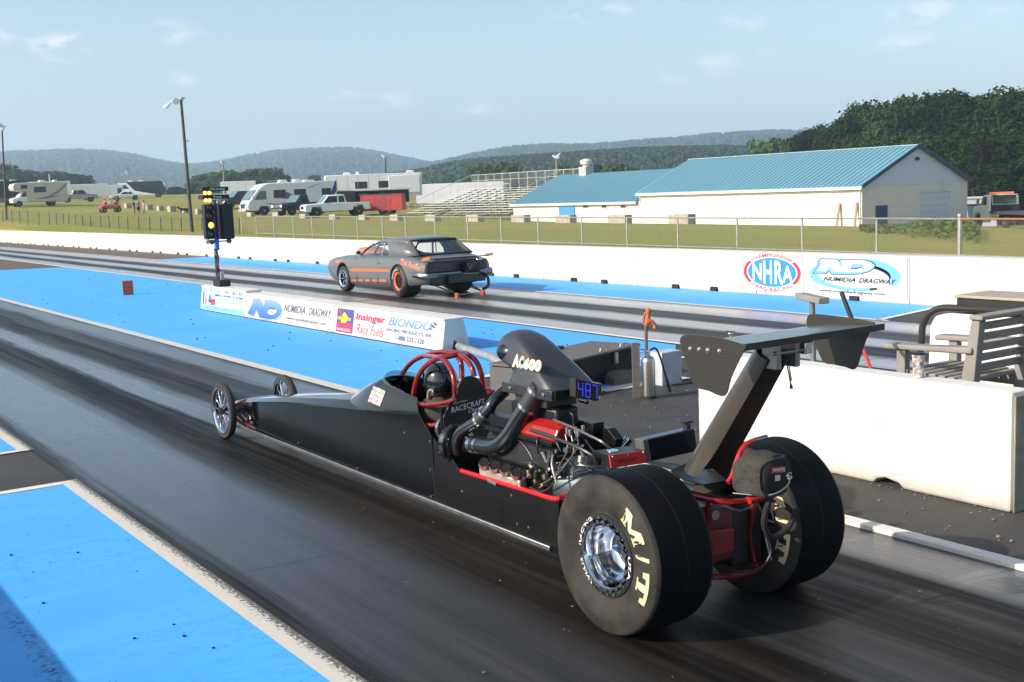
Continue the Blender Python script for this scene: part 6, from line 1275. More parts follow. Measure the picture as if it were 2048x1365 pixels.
q = MB(); q.cyl(wt_[-1], AY(1534, 874, 4.18), .012, 10); q.build('tow_loop', brus, dr)
q = MB(); q.cyl((4.21, 4.17, .665), (4.30, 4.15, .675), .024, 12); q.build('clevis', red_b, dr)
q = MB()
for a, c in (((4.12, 4.27, .63), (4.30, 4.20, .62)), ((4.30, 4.2, .62), (4.42, 4.2, .5)), ((4.42, 4.28, .48), (4.40, 4.2, .30))): q.tube([a, [(a[i]+c[i])/2-(.03 if i == 2 else 0) for i in range(3)], c], .006, 6, smooth=4)
q.build('brake_line', brus, dr)
# ---- wing upright, base plate, wing
LP = [AX(*p_, 4.15) for p_ in ((1365, 941), (1508, 700), (1536, 716), (1532, 742), (1403, 954))]
RP = [AX(*p_, 4.33) for p_ in ((1571, 730), (1446, 961))]
q = MB(); fr_ = [LP[0], LP[1]]
Lf0, Lf1, Lr1, Lr0 = LP[0], LP[1], AX(1536, 722, 4.15), LP[4]
sec = []
for u in [i/12 for i in range(13)]:
    f = Lf0.lerp(Lf1, u); r_ = Lr0.lerp(Lr1, u); rr_ = RP[1].lerp(RP[0], u)
    flare = .035*max(0, 1-u*5)
    Yf, Yr = f.y, r_.y; zf, zr = f.z, r_.z
    sec.append([(4.15-flare, Yr, zr), (4.138-flare*.6, (Yf+Yr)/2, (zf+zr)/2), (4.146-flare*.3, (Yf*3+Yr)/4, (zf*3+zr)/4), (4.170, Yf+.008, zf+.004), (4.20, Yf+.03, zf+.014), (4.24, Yf+.038, zf+.018), (4.28, Yf+.03, zf+.014), (4.31, Yf+.008, zf+.004), (4.333, (Yf*2+Yr)/3, (zf*2+zr)/3), (4.33+flare, rr_.y, rr_.z), (4.322+flare, rr_.y+.004, rr_.z), (4.30, (Yf+Yr)/2+.0, (zf+zr)/2), (4.24, (Yf*2+Yr)/3, (zf*2+zr)/3), (4.18, (Yf+Yr)/2, (zf+zr)/2), (4.158-flare, Yr+.004, zr)])
q.rings(sec); up_ = q.build('wing_upright', carbon_b, dr, ang=62)
for x, y in ((1398, 921), (1478, 789)): a = AX(x, y, 4.15); q = MB(); q.ball((4.148, a.y, a.z), .008, 8, 6); q.build('bolt', brus, up_)
bp = [GZ(*p_, .668) for p_ in ((1342, 944), (1372, 930), (1452, 950), (1462, 962), (1408, 972), (1368, 962))]; q = MB(); q.prism(bp, (0, 0, 0), (0, 0, .008)); q.build('wing_base_plate', satin, dr, smooth=False)
zz5 = lambda a, c: (1340+a/3.593, 600+c/3.593)
prof = [(4.15, 1.500), (4.13, 1.514), (4.06, 1.526), (3.96, 1.530), (3.84, 1.533), (3.765, 1.540), (3.765, 1.508), (3.84, 1.502), (3.96, 1.494), (4.06, 1.490), (4.12, 1.490)]
wing_dark = mat('wing_black', (.014, .0145, .016), .22, var=.1, coat=.4)
q = MB(); q.prism([(0, y, z) for y, z in prof], (3.765, 0, 0), (4.755, 0, 0)); wg = q.build('wing_plane', wing_dark, dr, ang=30)
def endplate(x, px_): q = MB(); P_ = [AX(*zz5(*p_), x) for p_ in px_]; q.prism(spline(P_, 4, True), (-.003, 0, 0), (.003, 0, 0)); return q.build('end_plate', carbon, wg, ang=30)
e1 = endplate(3.762, [(75, 290), (88, 262), (140, 250), (300, 262), (420, 288), (535, 325), (545, 345), (500, 430), (440, 560), (395, 690), (280, 655), (185, 625), (150, 545), (80, 325)])
e2 = endplate(4.758, [(985, 140), (1000, 110), (1040, 103), (1130, 110), (1300, 130), (1455, 158), (1468, 175), (1420, 262), (1380, 370), (1335, 495), (1260, 482), (1180, 465), (1100, 440), (1030, 268), (988, 190)])
for a, c in ((145, 353), (208, 358), (270, 364), (353, 370)): v = AX(*zz5(a, c), 3.757); q = MB(); q.ball(v, .0085, 8, 6); q.lathe([(.004, .013), (-.002, .012), (-.003, .008)], v, 'X', 12); q.build('bolt', brus, e1)
q = MB(); q.box2((4.16, 3.92, 1.36), (4.19, 4.02, 1.492)); q.box2((4.29, 3.92, 1.36), (4.32, 4.02, 1.492)); q.cyl((4.14, 3.93, 1.44), (4.36, 3.93, 1.44), .012, 8); q.build('wing_bracket', brus, dr, bevel=.004)
q = MB(); q.box((4.33, 3.90, 1.455), (.05, .05, .06)); q.ball((4.36, 3.89, 1.475), .014, 8, 6); q.build('wing_clamp', chrome, dr, bevel=.006)
a = [AX(*p_, 4.34) for p_ in ((1566, 700), (1574, 730), (1580, 760), (1583, 778))]; q = MB(); q.tube(a, [.004, .004, .004, .009], 6, smooth=3); q.tube([AX(*p_, 4.35) for p_ in ((1576, 700), (1578, 730), (1583, 762))], .003, 5); q.build('release_cord', black, dr)
# ---- parachute pack
fab = mat('pack_fabric_lit', (.034, .029, .022), .85, var=.45, scale=10, bump=1.0, bscale=18); fab2 = mat('black_fabric_end', (.012, .011, .011), .85, var=.3, scale=9, bump=.4, bscale=18)  # sunlit tone of the pack's side put into its lighter fabric colour
cx_, cz_ = 4.15, .846; q = MB(); R = []
for y, k in ((4.125, .80), (4.115, .97), (4.09, 1.06), (4.05, 1.10), (3.99, 1.10), (3.945, 1.06), (3.93, .95)):
    sq = lambda c_: math.copysign(abs(c_)**.5, c_); R.append([(cx_ + .094*k*(1+.05*math.sin(3*a+y*30))*sq(math.cos(a)), y + .014*math.cos(2*a), cz_ - .008 + .098*k*(1+.05*math.sin(2*a+y*40))*sq(math.sin(a)) - .03*abs(math.cos(a))*(y-3.93)*3) for a in [2*math.pi*j/40 for j in range(40)]])
q.rings(R); pk = q.build('parachute_pack', fab, dr)
ce = Vector((cx_+.01, 3.928, cz_)); q = MB(); q.lathe([(.004, .100), (-.006, .09), (-.014, .055), (-.016, .003)], ce, 'Y', 28); q.build('pack_flap', fab2, pk)
q = MB(); q.quad((cx_-.055, 3.908, cz_+.020), (cx_+.045, 3.908, cz_+.008), (cx_+.045, 3.908, cz_+.042), (cx_-.055, 3.908, cz_+.054)); tg = q.build('pack_label', mat('label_red', (.42, .02, .04), .7), pk, smooth=False)
text4('WHITE', ((cx_-.047, 3.906, cz_+.028), (cx_+.038, 3.906, cz_+.018), (cx_-.047, 3.906, cz_+.046)), ink_wht, tg, bold=.02)
q = MB(); q.quad((cx_-.025, 3.909, cz_-.022), (cx_+.010, 3.909, cz_-.024), (cx_+.010, 3.909, cz_+.004), (cx_-.025, 3.909, cz_+.007)); q.build('pack_label', sign_w, pk, smooth=False)
q = MB(); q.lathe([(-.004, .011), (-.008, .017), (-.004, .020), (.0, .02)], (cx_+.075, 3.915, cz_-.015), 'Y', 14); q.build('grommet', chrome, pk)
q = MB(); q.tube([(cx_+.075, 3.90, cz_-.01), (cx_+.03, 3.89, cz_-.055), (cx_-.05, 3.93, cz_-.09), (cx_-.12, 4.1, cz_-.10)], .004, 6, smooth=5); q.build('pull_cable', brus, pk)
q = MB(); q.tube([(4.16, 3.96, .76), (4.14, 4.0, .60), (4.22, 4.02, .50), (4.33, 4.02, .53), (4.38, 4.0, .62)], .016, 8, smooth=5); q.build('chute_strap', fab2, dr)
q = MB(); q.tube([(4.25, 4.1, .50), (4.27, 4.08, .40), (4.20, 4.1, .32), (4.08, 4.15, .32)], .007, 6, smooth=5); q.build('vent_hose', black, dr)
# ---- scoop on the engine
hat = mat('carbon_scoop', (.030, .030, .031), .30, var=.2, scale=4, coat=.35, bump=.10, bscale=220)
q = MB(); q.box2((4.075, 5.66, .995), (4.465, 6.20, 1.062)); hb = q.build('scoop_base', mat('scoop_base_black', (.030, .029, .030), .28, var=.3, scale=6, coat=.3), dr, bevel=.006)
for y in (6.10, 5.74): q = MB(); q.lathe([(-.003, .014), (-.008, .012), (-.010, .004)], (4.075, y, 1.03), 'X', 12); q.build('bolt', brus, hb)
SX0 = 4.268
lev = [(1.062, 6.195, 5.665, .186), (1.085, 6.185, 5.695, .181), (1.11, 6.172, 5.732, .175), (1.132, 6.165, 5.768, .169), (1.146, 6.18, 5.788, .165), (1.158, 6.23, 5.805, .162), (1.172, 6.275, 5.824, .159), (1.195, 6.325, 5.856, .153), (1.22, 6.355, 5.893, .147), (1.245, 6.37, 5.93, .141), (1.27, 6.385, 5.968, .134), (1.30, 6.38, 6.018, .124), (1.33, 6.35, 6.075, .108), (1.350, 6.315, 6.125, .088), (1.364, 6.285, 6.17, .064), (1.372, 6.255, 6.205, .035)]
R = []
for z, yf, yr, hw in lev:
    cy, hl = (yf+yr)/2, (yf-yr)/2; ring = []
    for k in range(40):
        a = 2*math.pi*k/40; e = .34 + .42*max(0, min(1, (z-1.20)/.16)); ca, sa = math.cos(a), math.sin(a)
        ring.append((SX0 + hw*abs(ca)**e*(1 if ca > 0 else -1), cy + hl*abs(sa)**(.45 if sa < 0 else .6)*(1 if sa > 0 else -1), z))
    R.append(ring)
q = MB(); q.rings(R); sc_ = q.build('intake_scoop', hat, dr, ang=75)
q = MB(); q.ball((SX0-.048, 6.258, 1.232), (.108, .124, .080), 28, 16); q.build('intake_mouth', mat('intake_shade', (.006, .007, .010), .25), sc_)  # solid dark ball stands for the shaded hollow of the mouth
hs_ = lambda a, c: AX(980+a/7.185, 640+c/7.185, 4.088)
ink_or = mat('logo_orange', (.60, .24, .03), .5, var=0); ink_lb = mat('logo_blue', (.20, .52, .75), .5, var=0)
ink_dark = mat('logo_dark', (.05, .05, .055), .5, var=0)
def hv(x, y, o): return hs_(x, y)+Vector((-o, 0, 0))
for s_, x0, x1, y0, y1, bd in (('A', 325, 415, 668, 495, .09), ('C', 418, 470, 690, 520, .10), ('600', 478, 722, 705, 545, .09)):
    for o_, m_, b_, gx in ((.002, ink_or, bd, 9), (.0035, ink_wht, bd*.55, 0)):
        dy = (x1-x0)*.17; a, e_, c = hv(x0-gx, y0+gx, o_), hv(x1+gx, y0+dy+gx, o_), hv(x0+26-gx, y1-gx, o_); text4(s_, (a, e_, c), (ink_lb if s_ == 'C' and m_ is ink_wht else m_), sc_, bold=b_, off=.0, name='decal')
# shift display
lq = [AY(*p_, 5.56) for p_ in ((1151, 795), (1194, 803), (1194, 768), (1151, 758))]
ld = MB(); ld.prism(lq, (0, 0, 0), (0, .06, 0)); led = ld.build('display_box', matte, dr, smooth=False, bevel=.004)
ledm = mat('blue_led', (.03, .03, .5), .3, emit=((.05, .08, 1.0), .9)); amb = mat('dim_led', (.12, .05, .02), .4)
def lp(u, v): return lq[0] + (lq[1]-lq[0])*u + (lq[3]-lq[0])*v + Vector((0, -.003, 0))
seg7 = {'4': 'fgbc', '8': 'abcdefg', 'x': 'a'}
def seg(ch_, u0):
    w, h = .20, .36; S7 = {'a': ((0, 2), (1, 2)), 'b': ((1, 2), (1, 1)), 'c': ((1, 1), (1, 0)), 'd': ((0, 0), (1, 0)), 'e': ((0, 0), (0, 1)), 'f': ((0, 1), (0, 2)), 'g': ((0, 1), (1, 1))}
    q = MB()
    for s_ in ch_:
        (x0, y0), (x1, y1) = S7[s_]
        for k in range(6): u = u0+w*(x0+(x1-x0)*(k+.5)/6); v = .13+h*(y0+(y1-y0)*(k+.5)/6); q.box(lp(u, v), (.0030, .004, .0034))
    q.build('digit', ledm, led, smooth=False)
seg('fgbc', .12); seg('abcdefg', .46); seg('abc', .78)
q = MB(); rr = random.Random(2)
for i in range(9):
    for j in range(9): q.box(lp(.08+.104*i, .12+.09*j)+Vector((0, .002, 0)), (.004, .003, .004))
q.build('led_grid', amb, led, smooth=False)
q = MB(); q.prism([v+Vector((.008, 0, 0)) for v in (lq[1], lq[2])] + [lq[2]+Vector((.012, .07, 0)), lq[1]+Vector((.012, .07, 0))], (0, 0, 0), (.004, 0, 0)); q.build('display_plate', chrome, led, smooth=False)
q = MB(); q.tube([lp(.6, -.02), lp(.62, -.2)+Vector((0, .02, 0)), (4.3, 5.68, .97)], .008, 8); q.build('display_bracket', chrome, led)
q = MB(); q.box2((4.09, 5.64, 1.0), (4.20, 5.665, 1.06)); q.build('display_mount', satin, dr, bevel=.003)
# ---- supercharger and pipes
pipe_m = mat('black_gloss_pipe', (.010, .0105, .012), .13, var=.1, coat=.6); clampm = mat('clamp_steel', (.55, .54, .52), .22, 1, var=.1); rubh = mat('rubber_coupler', (.022, .021, .021), .5)
def path(L_): return [AX(px, py, x) for px, py, x in L_]
P1 = spline(path([(944, 890, 4.02), (962, 892, 4.015), (985, 895, 4.01), (1004, 888, 4.015), (1022, 868, 4.03), (1043, 833, 4.06), (1062, 803, 4.09), (1080, 774, 4.12)]), 6)
sc_p = MB(); sc_p.tube(P1, .057, 24); sc_p.build('intake_pipe', pipe_m, dr)
def clamp(P_, i, r, w=2, m=clampm, nm='hose_clamp'): q = MB(); q.tube(P_[i:i+w+1], r, 24); q.build(nm, m, dr)
clamp(P1, 34, .0605, 7, rubh, 'coupler'); clamp(P1, 33, .0625, 1); clamp(P1, 39, .0625, 1); clamp(P1, 1, .062, 2); clamp(P1, 5, .0615, 1)
P2 = spline(path([(917, 905, 4.02), (914, 885, 4.0), (921, 867, 4.0), (941, 852, 4.02), (962, 838, 4.05), (978, 818, 4.08), (990, 800, 4.12), (1010, 782, 4.2)]), 6)
q = MB(); q.tube(P2, .040, 20); q.build('discharge_pipe', pipe_m, dr); clamp(P2, 22, .0445, 5, rubh, 'coupler'); clamp(P2, 22, .0465, 1); clamp(P2, 26, .0465, 1)
for i in (22, 26): q = MB(); q.cyl(P2[i]+Vector((-.02, .02, .045)), P2[i]+Vector((.02, .05, .05)), .007, 8); q.build('clamp_bolt', chrome, dr)
bc = AX(912, 886, 4.06); q = MB(); ring = []
q.lathe([(-.045, .04), (-.05, .085), (-.03, .128), (.0, .138), (.03, .128), (.045, .09), (.05, .05)], (bc.x, bc.y, bc.z), 'Y', 32); q.build('blower_volute', pipe_m, dr)
q = MB(); q.lathe([(-.052, .062), (-.075, .060), (-.078, .05)], (bc.x, bc.y, bc.z), 'Y', 28); q.build('blower_inlet', clampm, dr)
q = MB(); q.lathe([(.05, .10), (.058, .104), (.072, .100), (.078, .07)], (bc.x, bc.y, bc.z), 'Y', 32); q.build('gear_case', brus, dr); q = MB(); q.lathe([(.10, .082), (.104, .088), (.12, .088), (.124, .080), (.124, .07), (.10, .07)], (bc.x+.02, bc.y+.04, bc.z+.075), 'Y', 32, close=True); q.build('drive_pulley', clampm, dr)
q = MB(); q.cyl((bc.x-.07, bc.y+.06, bc.z-.06), (bc.x-.10, bc.y+.06, bc.z-.075), .016, 10); q.build('oil_fitting', pol, dr)
a = AX(884, 881, 4.03); q = MB(); q.ball(a, (.024, .024, .018), 14, 8); q.cyl(a, a+Vector((0.02, 0, -.08)), .012, 8); q.build('shift_knob', pol, dr)
# ---- engine
eng = mat('engine_black', (.007, .007, .0075), .4, var=.3, scale=9)
q = MB(); q.prism([(4.10, 0, .30), (4.38, 0, .30), (4.44, 0, .66), (4.34, 0, .80), (4.14, 0, .80), (4.04, 0, .66)], (0, 5.62, 0), (0, 6.38, 0)); q.build('engine_block', eng, dr, smooth=False, bevel=.015)
for sg in (-1, 1):
    q = MB(); q.prism([(XC+sg*.075, 0, .80), (XC+sg*.175, 0, .735), (XC+sg*.20, 0, .775), (XC+sg*.17, 0, .83), (XC+sg*.10, 0, .868)], (0, 5.60 if sg < 0 else 5.95, 0), (0, 5.98 if sg < 0 else 6.34, 0)); vc = q.build('valve_cover', mat('cover_red', (.30, .012, .010), .22, coat=.5, var=.2), dr, smooth=False, bevel=.012)
    q = MB(); q.bar((XC+sg*.19, 5.62, .745), (XC+sg*.19, 6.36, .745), .03, .03); q.box((XC+sg*.14, 6.16 if sg < 0 else 5.77, .80), (.09, .34, .07)); q.build('cover_rail', satin, vc, bevel=.004)
    q = MB(); q.prism([(XC+sg*.15, 0, .50), (XC+sg*.215, 0, .57), (XC+sg*.19, 0, .70), (XC+sg*.12, 0, .76)], (0, 5.66, 0), (0, 6.32, 0)); q.build('cylinder_head', eng, dr, smooth=False, bevel=.01)
q = MB(); q.box2((4.15, 5.72, .80), (4.33, 6.22, .93)); q.build('intake_manifold', eng, dr, bevel=.02); q = MB(); q.box2((4.12, 5.78, .93), (4.36, 6.12, .993)); q.build('carburettor', mat('carb_dark', (.05, .05, .05), .4, .4), dr, bevel=.01)
# left headers: four chrome stubs on a log
hp = [(966.9, 924.4), (987.8, 930.6), (1009.6, 936.9), (1031.5, 943.9)]
lg = MB(); lg.bar((4.03, 6.40, .445), (4.03, 5.93, .445), .06, .07); lg.build('header_flange', steel, dr, bevel=.012)
for x, y in hp:
    m_ = AX(x, y, 3.97); d = Vector((.46, .70, -.54)).normalized(); r0 = .032
    q = MB(); pts_ = [m_, m_+d*.05, m_+d*.12+Vector((.02, 0, 0)), m_+d*.15+Vector((.07, 0, .01))]
    q.tube(spline([Vector(v) for v in pts_], 3), r0, 20, cap=False); hd = q.build('exhaust_pipe', steel, dr)
    q = MB(); q.tube([m_+d*.004, m_+d*.06], r0*.93, 20); q.build('pipe_bore', mat('bore_black', (.004, .004, .004), .9), hd)  # solid near-black plug just inside each pipe mouth
for x, y in ((1232.5, 871), (1258.6, 878)):
    m_ = AX(x, y, 4.62); d = Vector((-.6, .35, -.7)).normalized(); q = MB(); q.tube([m_, m_+d*.10, m_+d*.17+Vector((-.04, 0, 0))], .029, 20, cap=False); hd = q.build('exhaust_pipe', pol, dr); q = MB(); q.tube([m_+d*.004, m_+d*.06], .0268, 20); q.build('pipe_bore', MATS['bore_black'], hd)
q = MB(); q.bar((4.52, 6.2, .50), (4.52, 5.5, .50), .07, .08); q.build('header_flange', pol, dr, bevel=.012)
# gold and steel fittings, hoses and wires behind the headers
brass = mat('brass_fitting', (.45, .33, .17), .3, .9, var=.3, scale=30); rr = random.Random(21)
zz4 = lambda a, c, x: AX(860+a/7.185, 820+c/7.185, x)
for i in range(30):
    c = zz4(rr.uniform(1310, 1700), rr.uniform(780, 1090), rr.uniform(4.02, 4.12)); q = MB()
    if i % 3: q.cyl(c, c+Vector((rr.uniform(-.02, .02), rr.uniform(-.03, .03), rr.uniform(-.03, .03))), rr.uniform(.007, .018), 8)
    else: q.box(c, (.025, rr.uniform(.02, .05), rr.uniform(.015, .04)), rx=rr.uniform(-.6, .6))
    q.build('fitting', brass if i % 2 else steel, dr, bevel=.002)
braid = mat('braided_hose', (.17, .15, .13), .4, .5, var=.4, scale=60); blkh = mat('black_hose', (.028, .026, .022), .45, var=.3, scale=30)
for pts_, r_, m_ in (([(1107, 840, 4.1), (1140, 853, 4.06), (1180, 872, 4.02), (1205, 885, 4.02), (1220, 898, 4.06)], .008, braid), ([(1060, 860, 4.04), (1100, 873, 4.02), (1150, 893, 4.0), (1185, 912, 4.02), (1196, 928, 4.06)], .011, blkh), ([(1131, 870, 4.05), (1135, 900, 4.03), (1120, 930, 4.02), (1105, 955, 4.02), (1085, 968, 4.03)], .005, braid), ([(1143, 872, 4.05), (1147, 905, 4.03), (1128, 935, 4.02), (1112, 952, 4.02), (1090, 968, 4.05)], .005, braid),
        ([(1152, 870, 4.08), (1156, 892, 4.04), (1140, 918, 4.03), (1118, 940, 4.02)], .005, braid), ([(1150, 905, 4.1), (1144, 930, 4.06), (1126, 946, 4.04)], .004, blkh), ([(1060, 975, 4.02), (1080, 984, 4.0), (1100, 975, 4.0), (1120, 945, 4.01)], .006, blkh), ([(1170, 880, 4.2), (1185, 900, 4.1), (1200, 918, 4.08)], .006, blkh), ([(1175, 912, 4.05), (1172, 935, 4.04), (1185, 942, 4.05)], .005, blkh),
        ([(1128, 825, 4.25), (1145, 830, 4.25), (1148, 855, 4.25), (1160, 870, 4.2)], .006, blkh), ([(1000, 870, 4.1), (1035, 880, 4.05), (1055, 900, 4.04), (1070, 930, 4.04)], .006, blkh)):
    q = MB(); q.tube(path(pts_), r_, 7, smooth=5); q.build('hose', m_, dr)
for x, y in ((1134, 862), (1140, 866), (1151, 861), (1156, 867), (1166, 858)): c = AX(x, y, 4.1); q = MB(); q.cyl(c+Vector((0, 0, .02)), c-Vector((0, 0, .02)), .011, 8, .008); q.build('plug_boot', mat('boot_grey', (.20, .19, .18), .5), dr)
q = MB(); q.lathe([(5.18, .05), (5.2, .12), (5.45, .15), (5.58, .20), (5.62, .21)], (XC, 0, .46), 'Y', 28); q.build('bell_housing', mat('shield_blue_grey', (.06, .075, .085), .4, .4, var=.3), dr)
q = MB(); q.box2((4.10, 4.74, .30), (4.38, 5.2, .56)); q.build('gearbox', eng, dr, bevel=.02)
q = MB(); q.prism([AX(*p_, 4.40) for p_ in ((1160, 850), (1215, 858), (1232, 880), (1228, 900), (1190, 905), (1150, 900))], (0, 0, 0), (.06, 0, 0)); q.build('header_shield', satin, dr, smooth=False, bevel=.004)
clut = random.Random(8)
for i in range(34):
    c = AX(clut.uniform(1040, 1185), clut.uniform(868, 955), clut.uniform(4.02, 4.09)); q = MB(); L_ = clut.uniform(.03, .09); d = Vector((clut.uniform(-.3, .1), clut.uniform(-1, 1), clut.uniform(-.7, .7))).normalized()
    if i % 4 == 0: q.box(c, (.03, clut.uniform(.03, .07), clut.uniform(.02, .05)), rx=clut.uniform(-.5, .5))
    elif i % 4 == 1: q.tube([c, c+d*L_+Vector((-.02, 0, .01)), c+d*L_*2+Vector((0, 0, -.03))], clut.uniform(.005, .010), 7, smooth=4)
    else: q.cyl(c, c+d*L_, clut.uniform(.006, .018), 10)
    q.build('engine_fitting', (eng, steel, blkh, brus, eng)[i % 5], dr, bevel=.002)
# radiator, battery box with its red plate, filler cap
rq = [AY(*p_, 5.12) for p_ in ((1300, 924), (1396, 903), (1390, 857), (1290, 880))]; q = MB(); q.prism(rq, (0, 0, 0), (0, .07, 0)); q.build('radiator', mat('radiator_black', (.010, .010, .013), .18, var=.4, scale=30, coat=.3), dr, smooth=False, bevel=.006)
q = MB(); q.prism([AY(*p_, 5.115) for p_ in ((1292, 926), (1303, 924), (1296, 879), (1286, 881))], (0, 0, 0), (0, .08, 0)); q.build('radiator_tank', mat('tank_grey', (.09, .09, .09), .4), dr, smooth=False, bevel=.006)
a = AY(1381, 850, 5.13); q = MB(); q.cyl(a+Vector((0, .03, -.025)), a+Vector((0, .03, 0)), .024, 12); q.box(a+Vector((0, .03, .012)), (.07, .03, .012)); q.build('radiator_cap', black, dr)
bq = [AY(*p_, 5.10) for p_ in ((1222, 937), (1293, 926), (1289, 901), (1218, 911))]; q = MB(); q.prism(bq, (0, .004, 0), (0, .16, .0)); q.build('battery_box', eng, dr, smooth=False, bevel=.004)
q = MB(); q.prism(bq, (0, -.004, 0), (0, .003, 0)); rp = q.build('name_plate', mat('plate_red', (.68, .05, .03), .35, var=.05), dr, smooth=False)
bl_ = lambda u, v: bq[0]+(bq[1]-bq[0])*u+(bq[3]-bq[0])*v+Vector((0, -.006, 0))
text4('RACECRAFT', (bl_(.20, .32), bl_(.74, .32), bl_(.20, .60)), ink_blk, rp)
for u in (.07, .5, .93): q = MB(); q.ball(bl_(u, .86), .005, 8, 5); q.build('rivet', steel, rp)
a = AY(1225, 901, 5.18); q = MB(); q.cyl(a-Vector((0, 0, .06)), a, .034, 20); q.build('filler_cap', pol, dr)
# ---- seat back plate with white lettering
bpz = [AY(*zz2(*p_), 6.86) for p_ in ((1140, 1055), (1260, 800), (1380, 550), (1450, 505), (1530, 490), (1610, 525), (1680, 620), (1740, 720), (1790, 800), (1830, 900))]
bpz += [Vector((bpz[-1].x, 6.86, .45)), Vector((bpz[0].x, 6.86, .45))]
q = MB(); q.prism(bpz, (0, 0, 0), (0, .012, 0)); sbk = q.build('seat_back_plate', mat('plate_black', (.006, .006, .006), .45), dr, smooth=False, bevel=.002)
q = MB(); q.bar(bpz[0]+Vector((0, -.003, 0)), bpz[2]+Vector((0, -.003, 0)), .005, .005); q.build('plate_edge', chrome, sbk)
pt_ = lambda a, c: AY(*zz2(a, c), 6.855)
text4('RACECRAFT', (pt_(1250, 1000), pt_(1702, 872), pt_(1250, 925)), ink_wht, sbk); text4('Danny Nelson', (pt_(1272, 888), pt_(1465, 842), pt_(1272, 855)), ink_wht, sbk, shear=.3); text4('Chassis', (pt_(1480, 1000), pt_(1680, 945), pt_(1480, 945)), ink_wht, sbk, shear=.3)
# ---- roll cage
def cage(L_, nm='roll_cage_tube', r=.0195, k=5): q = MB(); q.tube([AX(*zz2(a, c), x) for a, c, x in L_], r, 12, smooth=k); q.build(nm, red_c, dr)
cage([(720, 835, 4.07), (750, 640, 4.07), (810, 470, 4.085), (920, 335, 4.10), (1085, 250, 4.13), (1180, 310, 4.12), (1255, 440, 4.10), (1290, 590, 4.09), (1295, 740, 4.09)])
cage([(490, 750, 4.40), (540, 570, 4.40), (620, 400, 4.39), (740, 280, 4.37), (880, 215, 4.35), (1000, 180, 4.34), (1150, 165, 4.33), (1330, 180, 4.34), (1470, 200, 4.36), (1590, 300, 4.38), (1660, 470, 4.40), (1685, 660, 4.41)])
cage([(880, 215, 4.34), (980, 232, 4.23), (1090, 248, 4.13)]); cage([(1090, 248, 4.13), (1220, 225, 4.18), (1340, 200, 4.24), (1450, 205, 4.33)])
cage([(1340, 205, 4.24), (1450, 265, 4.22), (1530, 380, 4.20), (1560, 500, 4.20)]); cage([(1150, 170, 4.33), (1290, 195, 4.32), (1370, 290, 4.30), (1390, 400, 4.29), (1390, 540, 4.28)])
cage([(385, 715, 4.075), (540, 775, 4.055), (700, 840, 4.045), (830, 885, 4.045), (1000, 885, 4.05), (1180, 855, 4.06), (1290, 810, 4.08)], 'cockpit_rim_tube', .017)
cage([(1700, 660, 4.42), (1790, 690, 4.42), (1820, 710, 4.40), (1740, 745, 4.36)], 'cockpit_rim_tube', .015); cage([(900, 1160, 4.03), (1000, 1170, 4.05), (1090, 1140, 4.07)], 'frame_rail', .018)
# cockpit tub
q = MB(); q.box2((4.02, 6.88, .16), (4.46, 6.90, .80)); q.build('cockpit_bulkhead', satin, dr, smooth=False)
q = MB(); q.box2((4.03, 6.92, .18), (4.45, 7.5, .26)); q.build('seat', satin, dr, bevel=.02)
# ================================================================== DRIVER, seated low in the cage
suit = mat('dark_fire_suit', (.035, .028, .020), .85, var=.3, scale=9); olive = mat('olive_collar', (.085, .062, .035), .9, var=.3, scale=10); helm = mat('helmet_black', (.008, .008, .009), .08, coat=.8, var=.1)
hc = AX(882, 764, 4.235)
dv = thing('person', 'driver in a glossy black helmet and dark suit sitting inside the red roll cage', 'driver', (XC, hc.y-.05, .26))
J = [(XC, 7.02, .30, .13), (XC, 7.05, .45, .14), (XC, hc.y-.06, .62, .15), (XC, hc.y-.03, .72, .11), (XC, hc.y-.01, hc.z-.10, .055), (XC, hc.y+.01, hc.z, .092),
     (XC-.14, hc.y-.02, .72, .062), (XC-.16, hc.y+.14, .52, .048), (XC-.08, hc.y+.38, .55, .04), (XC-.06, hc.y+.45, .56, .034), (XC+.14, hc.y-.02, .72, .062), (XC+.16, hc.y+.14, .52, .048), (XC+.08, hc.y+.38, .55, .04), (XC+.06, hc.y+.45, .56, .034),
     (XC-.09, 7.1, .30, .085), (XC-.10, 7.5, .42, .065), (XC-.09, 7.95, .25, .045), (XC-.09, 8.05, .30, .04), (XC+.09, 7.1, .30, .085), (XC+.10, 7.5, .42, .065), (XC+.09, 7.95, .25, .045), (XC+.09, 8.05, .30, .04)]
db = skel(J, [(0, 1), (1, 2), (2, 3), (3, 4), (4, 5), (3, 6), (6, 7), (7, 8), (8, 9), (3, 10), (10, 11), (11, 12), (12, 13), (0, 14), (14, 15), (15, 16), (16, 17), (0, 18), (18, 19), (19, 20), (20, 21)], 'body', suit, dv, world=True)
q = MB(); R = []
for u in [i/14 for i in range(15)]:
    a = math.pi*u; r_ = max(.004, math.sin(a))**.85; z = hc.z + .005 - .138*math.cos(a)
    low = 1 if z > hc.z-.07 else .93
    R.append([(hc.x + .125*r_*low*math.cos(b_), hc.y + (.148 if math.sin(b_) > 0 else .135)*r_*low*math.sin(b_) + (.015 if z < hc.z-.03 and math.sin(b_) > .3 else 0), z) for b_ in [2*math.pi*k/32 for k in range(32)]])
q.rings(R[:-1] if False else R); hm = q.build('helmet', helm, dv)
q = MB(); R = []
for z in (-.03, -.01, .02, .045): R.append([(hc.x + .1275*math.cos(b_)*(1-abs(z)*.7), hc.y + .151*math.sin(b_)*(1-abs(z)*.7), hc.z+z+.02) for b_ in [R_(20+k*140/20) for k in range(21)]])
q.rings(R, closed=False); q.build('visor', mat('visor_smoke', (.02, .02, .022), .05, spec=.8), hm)
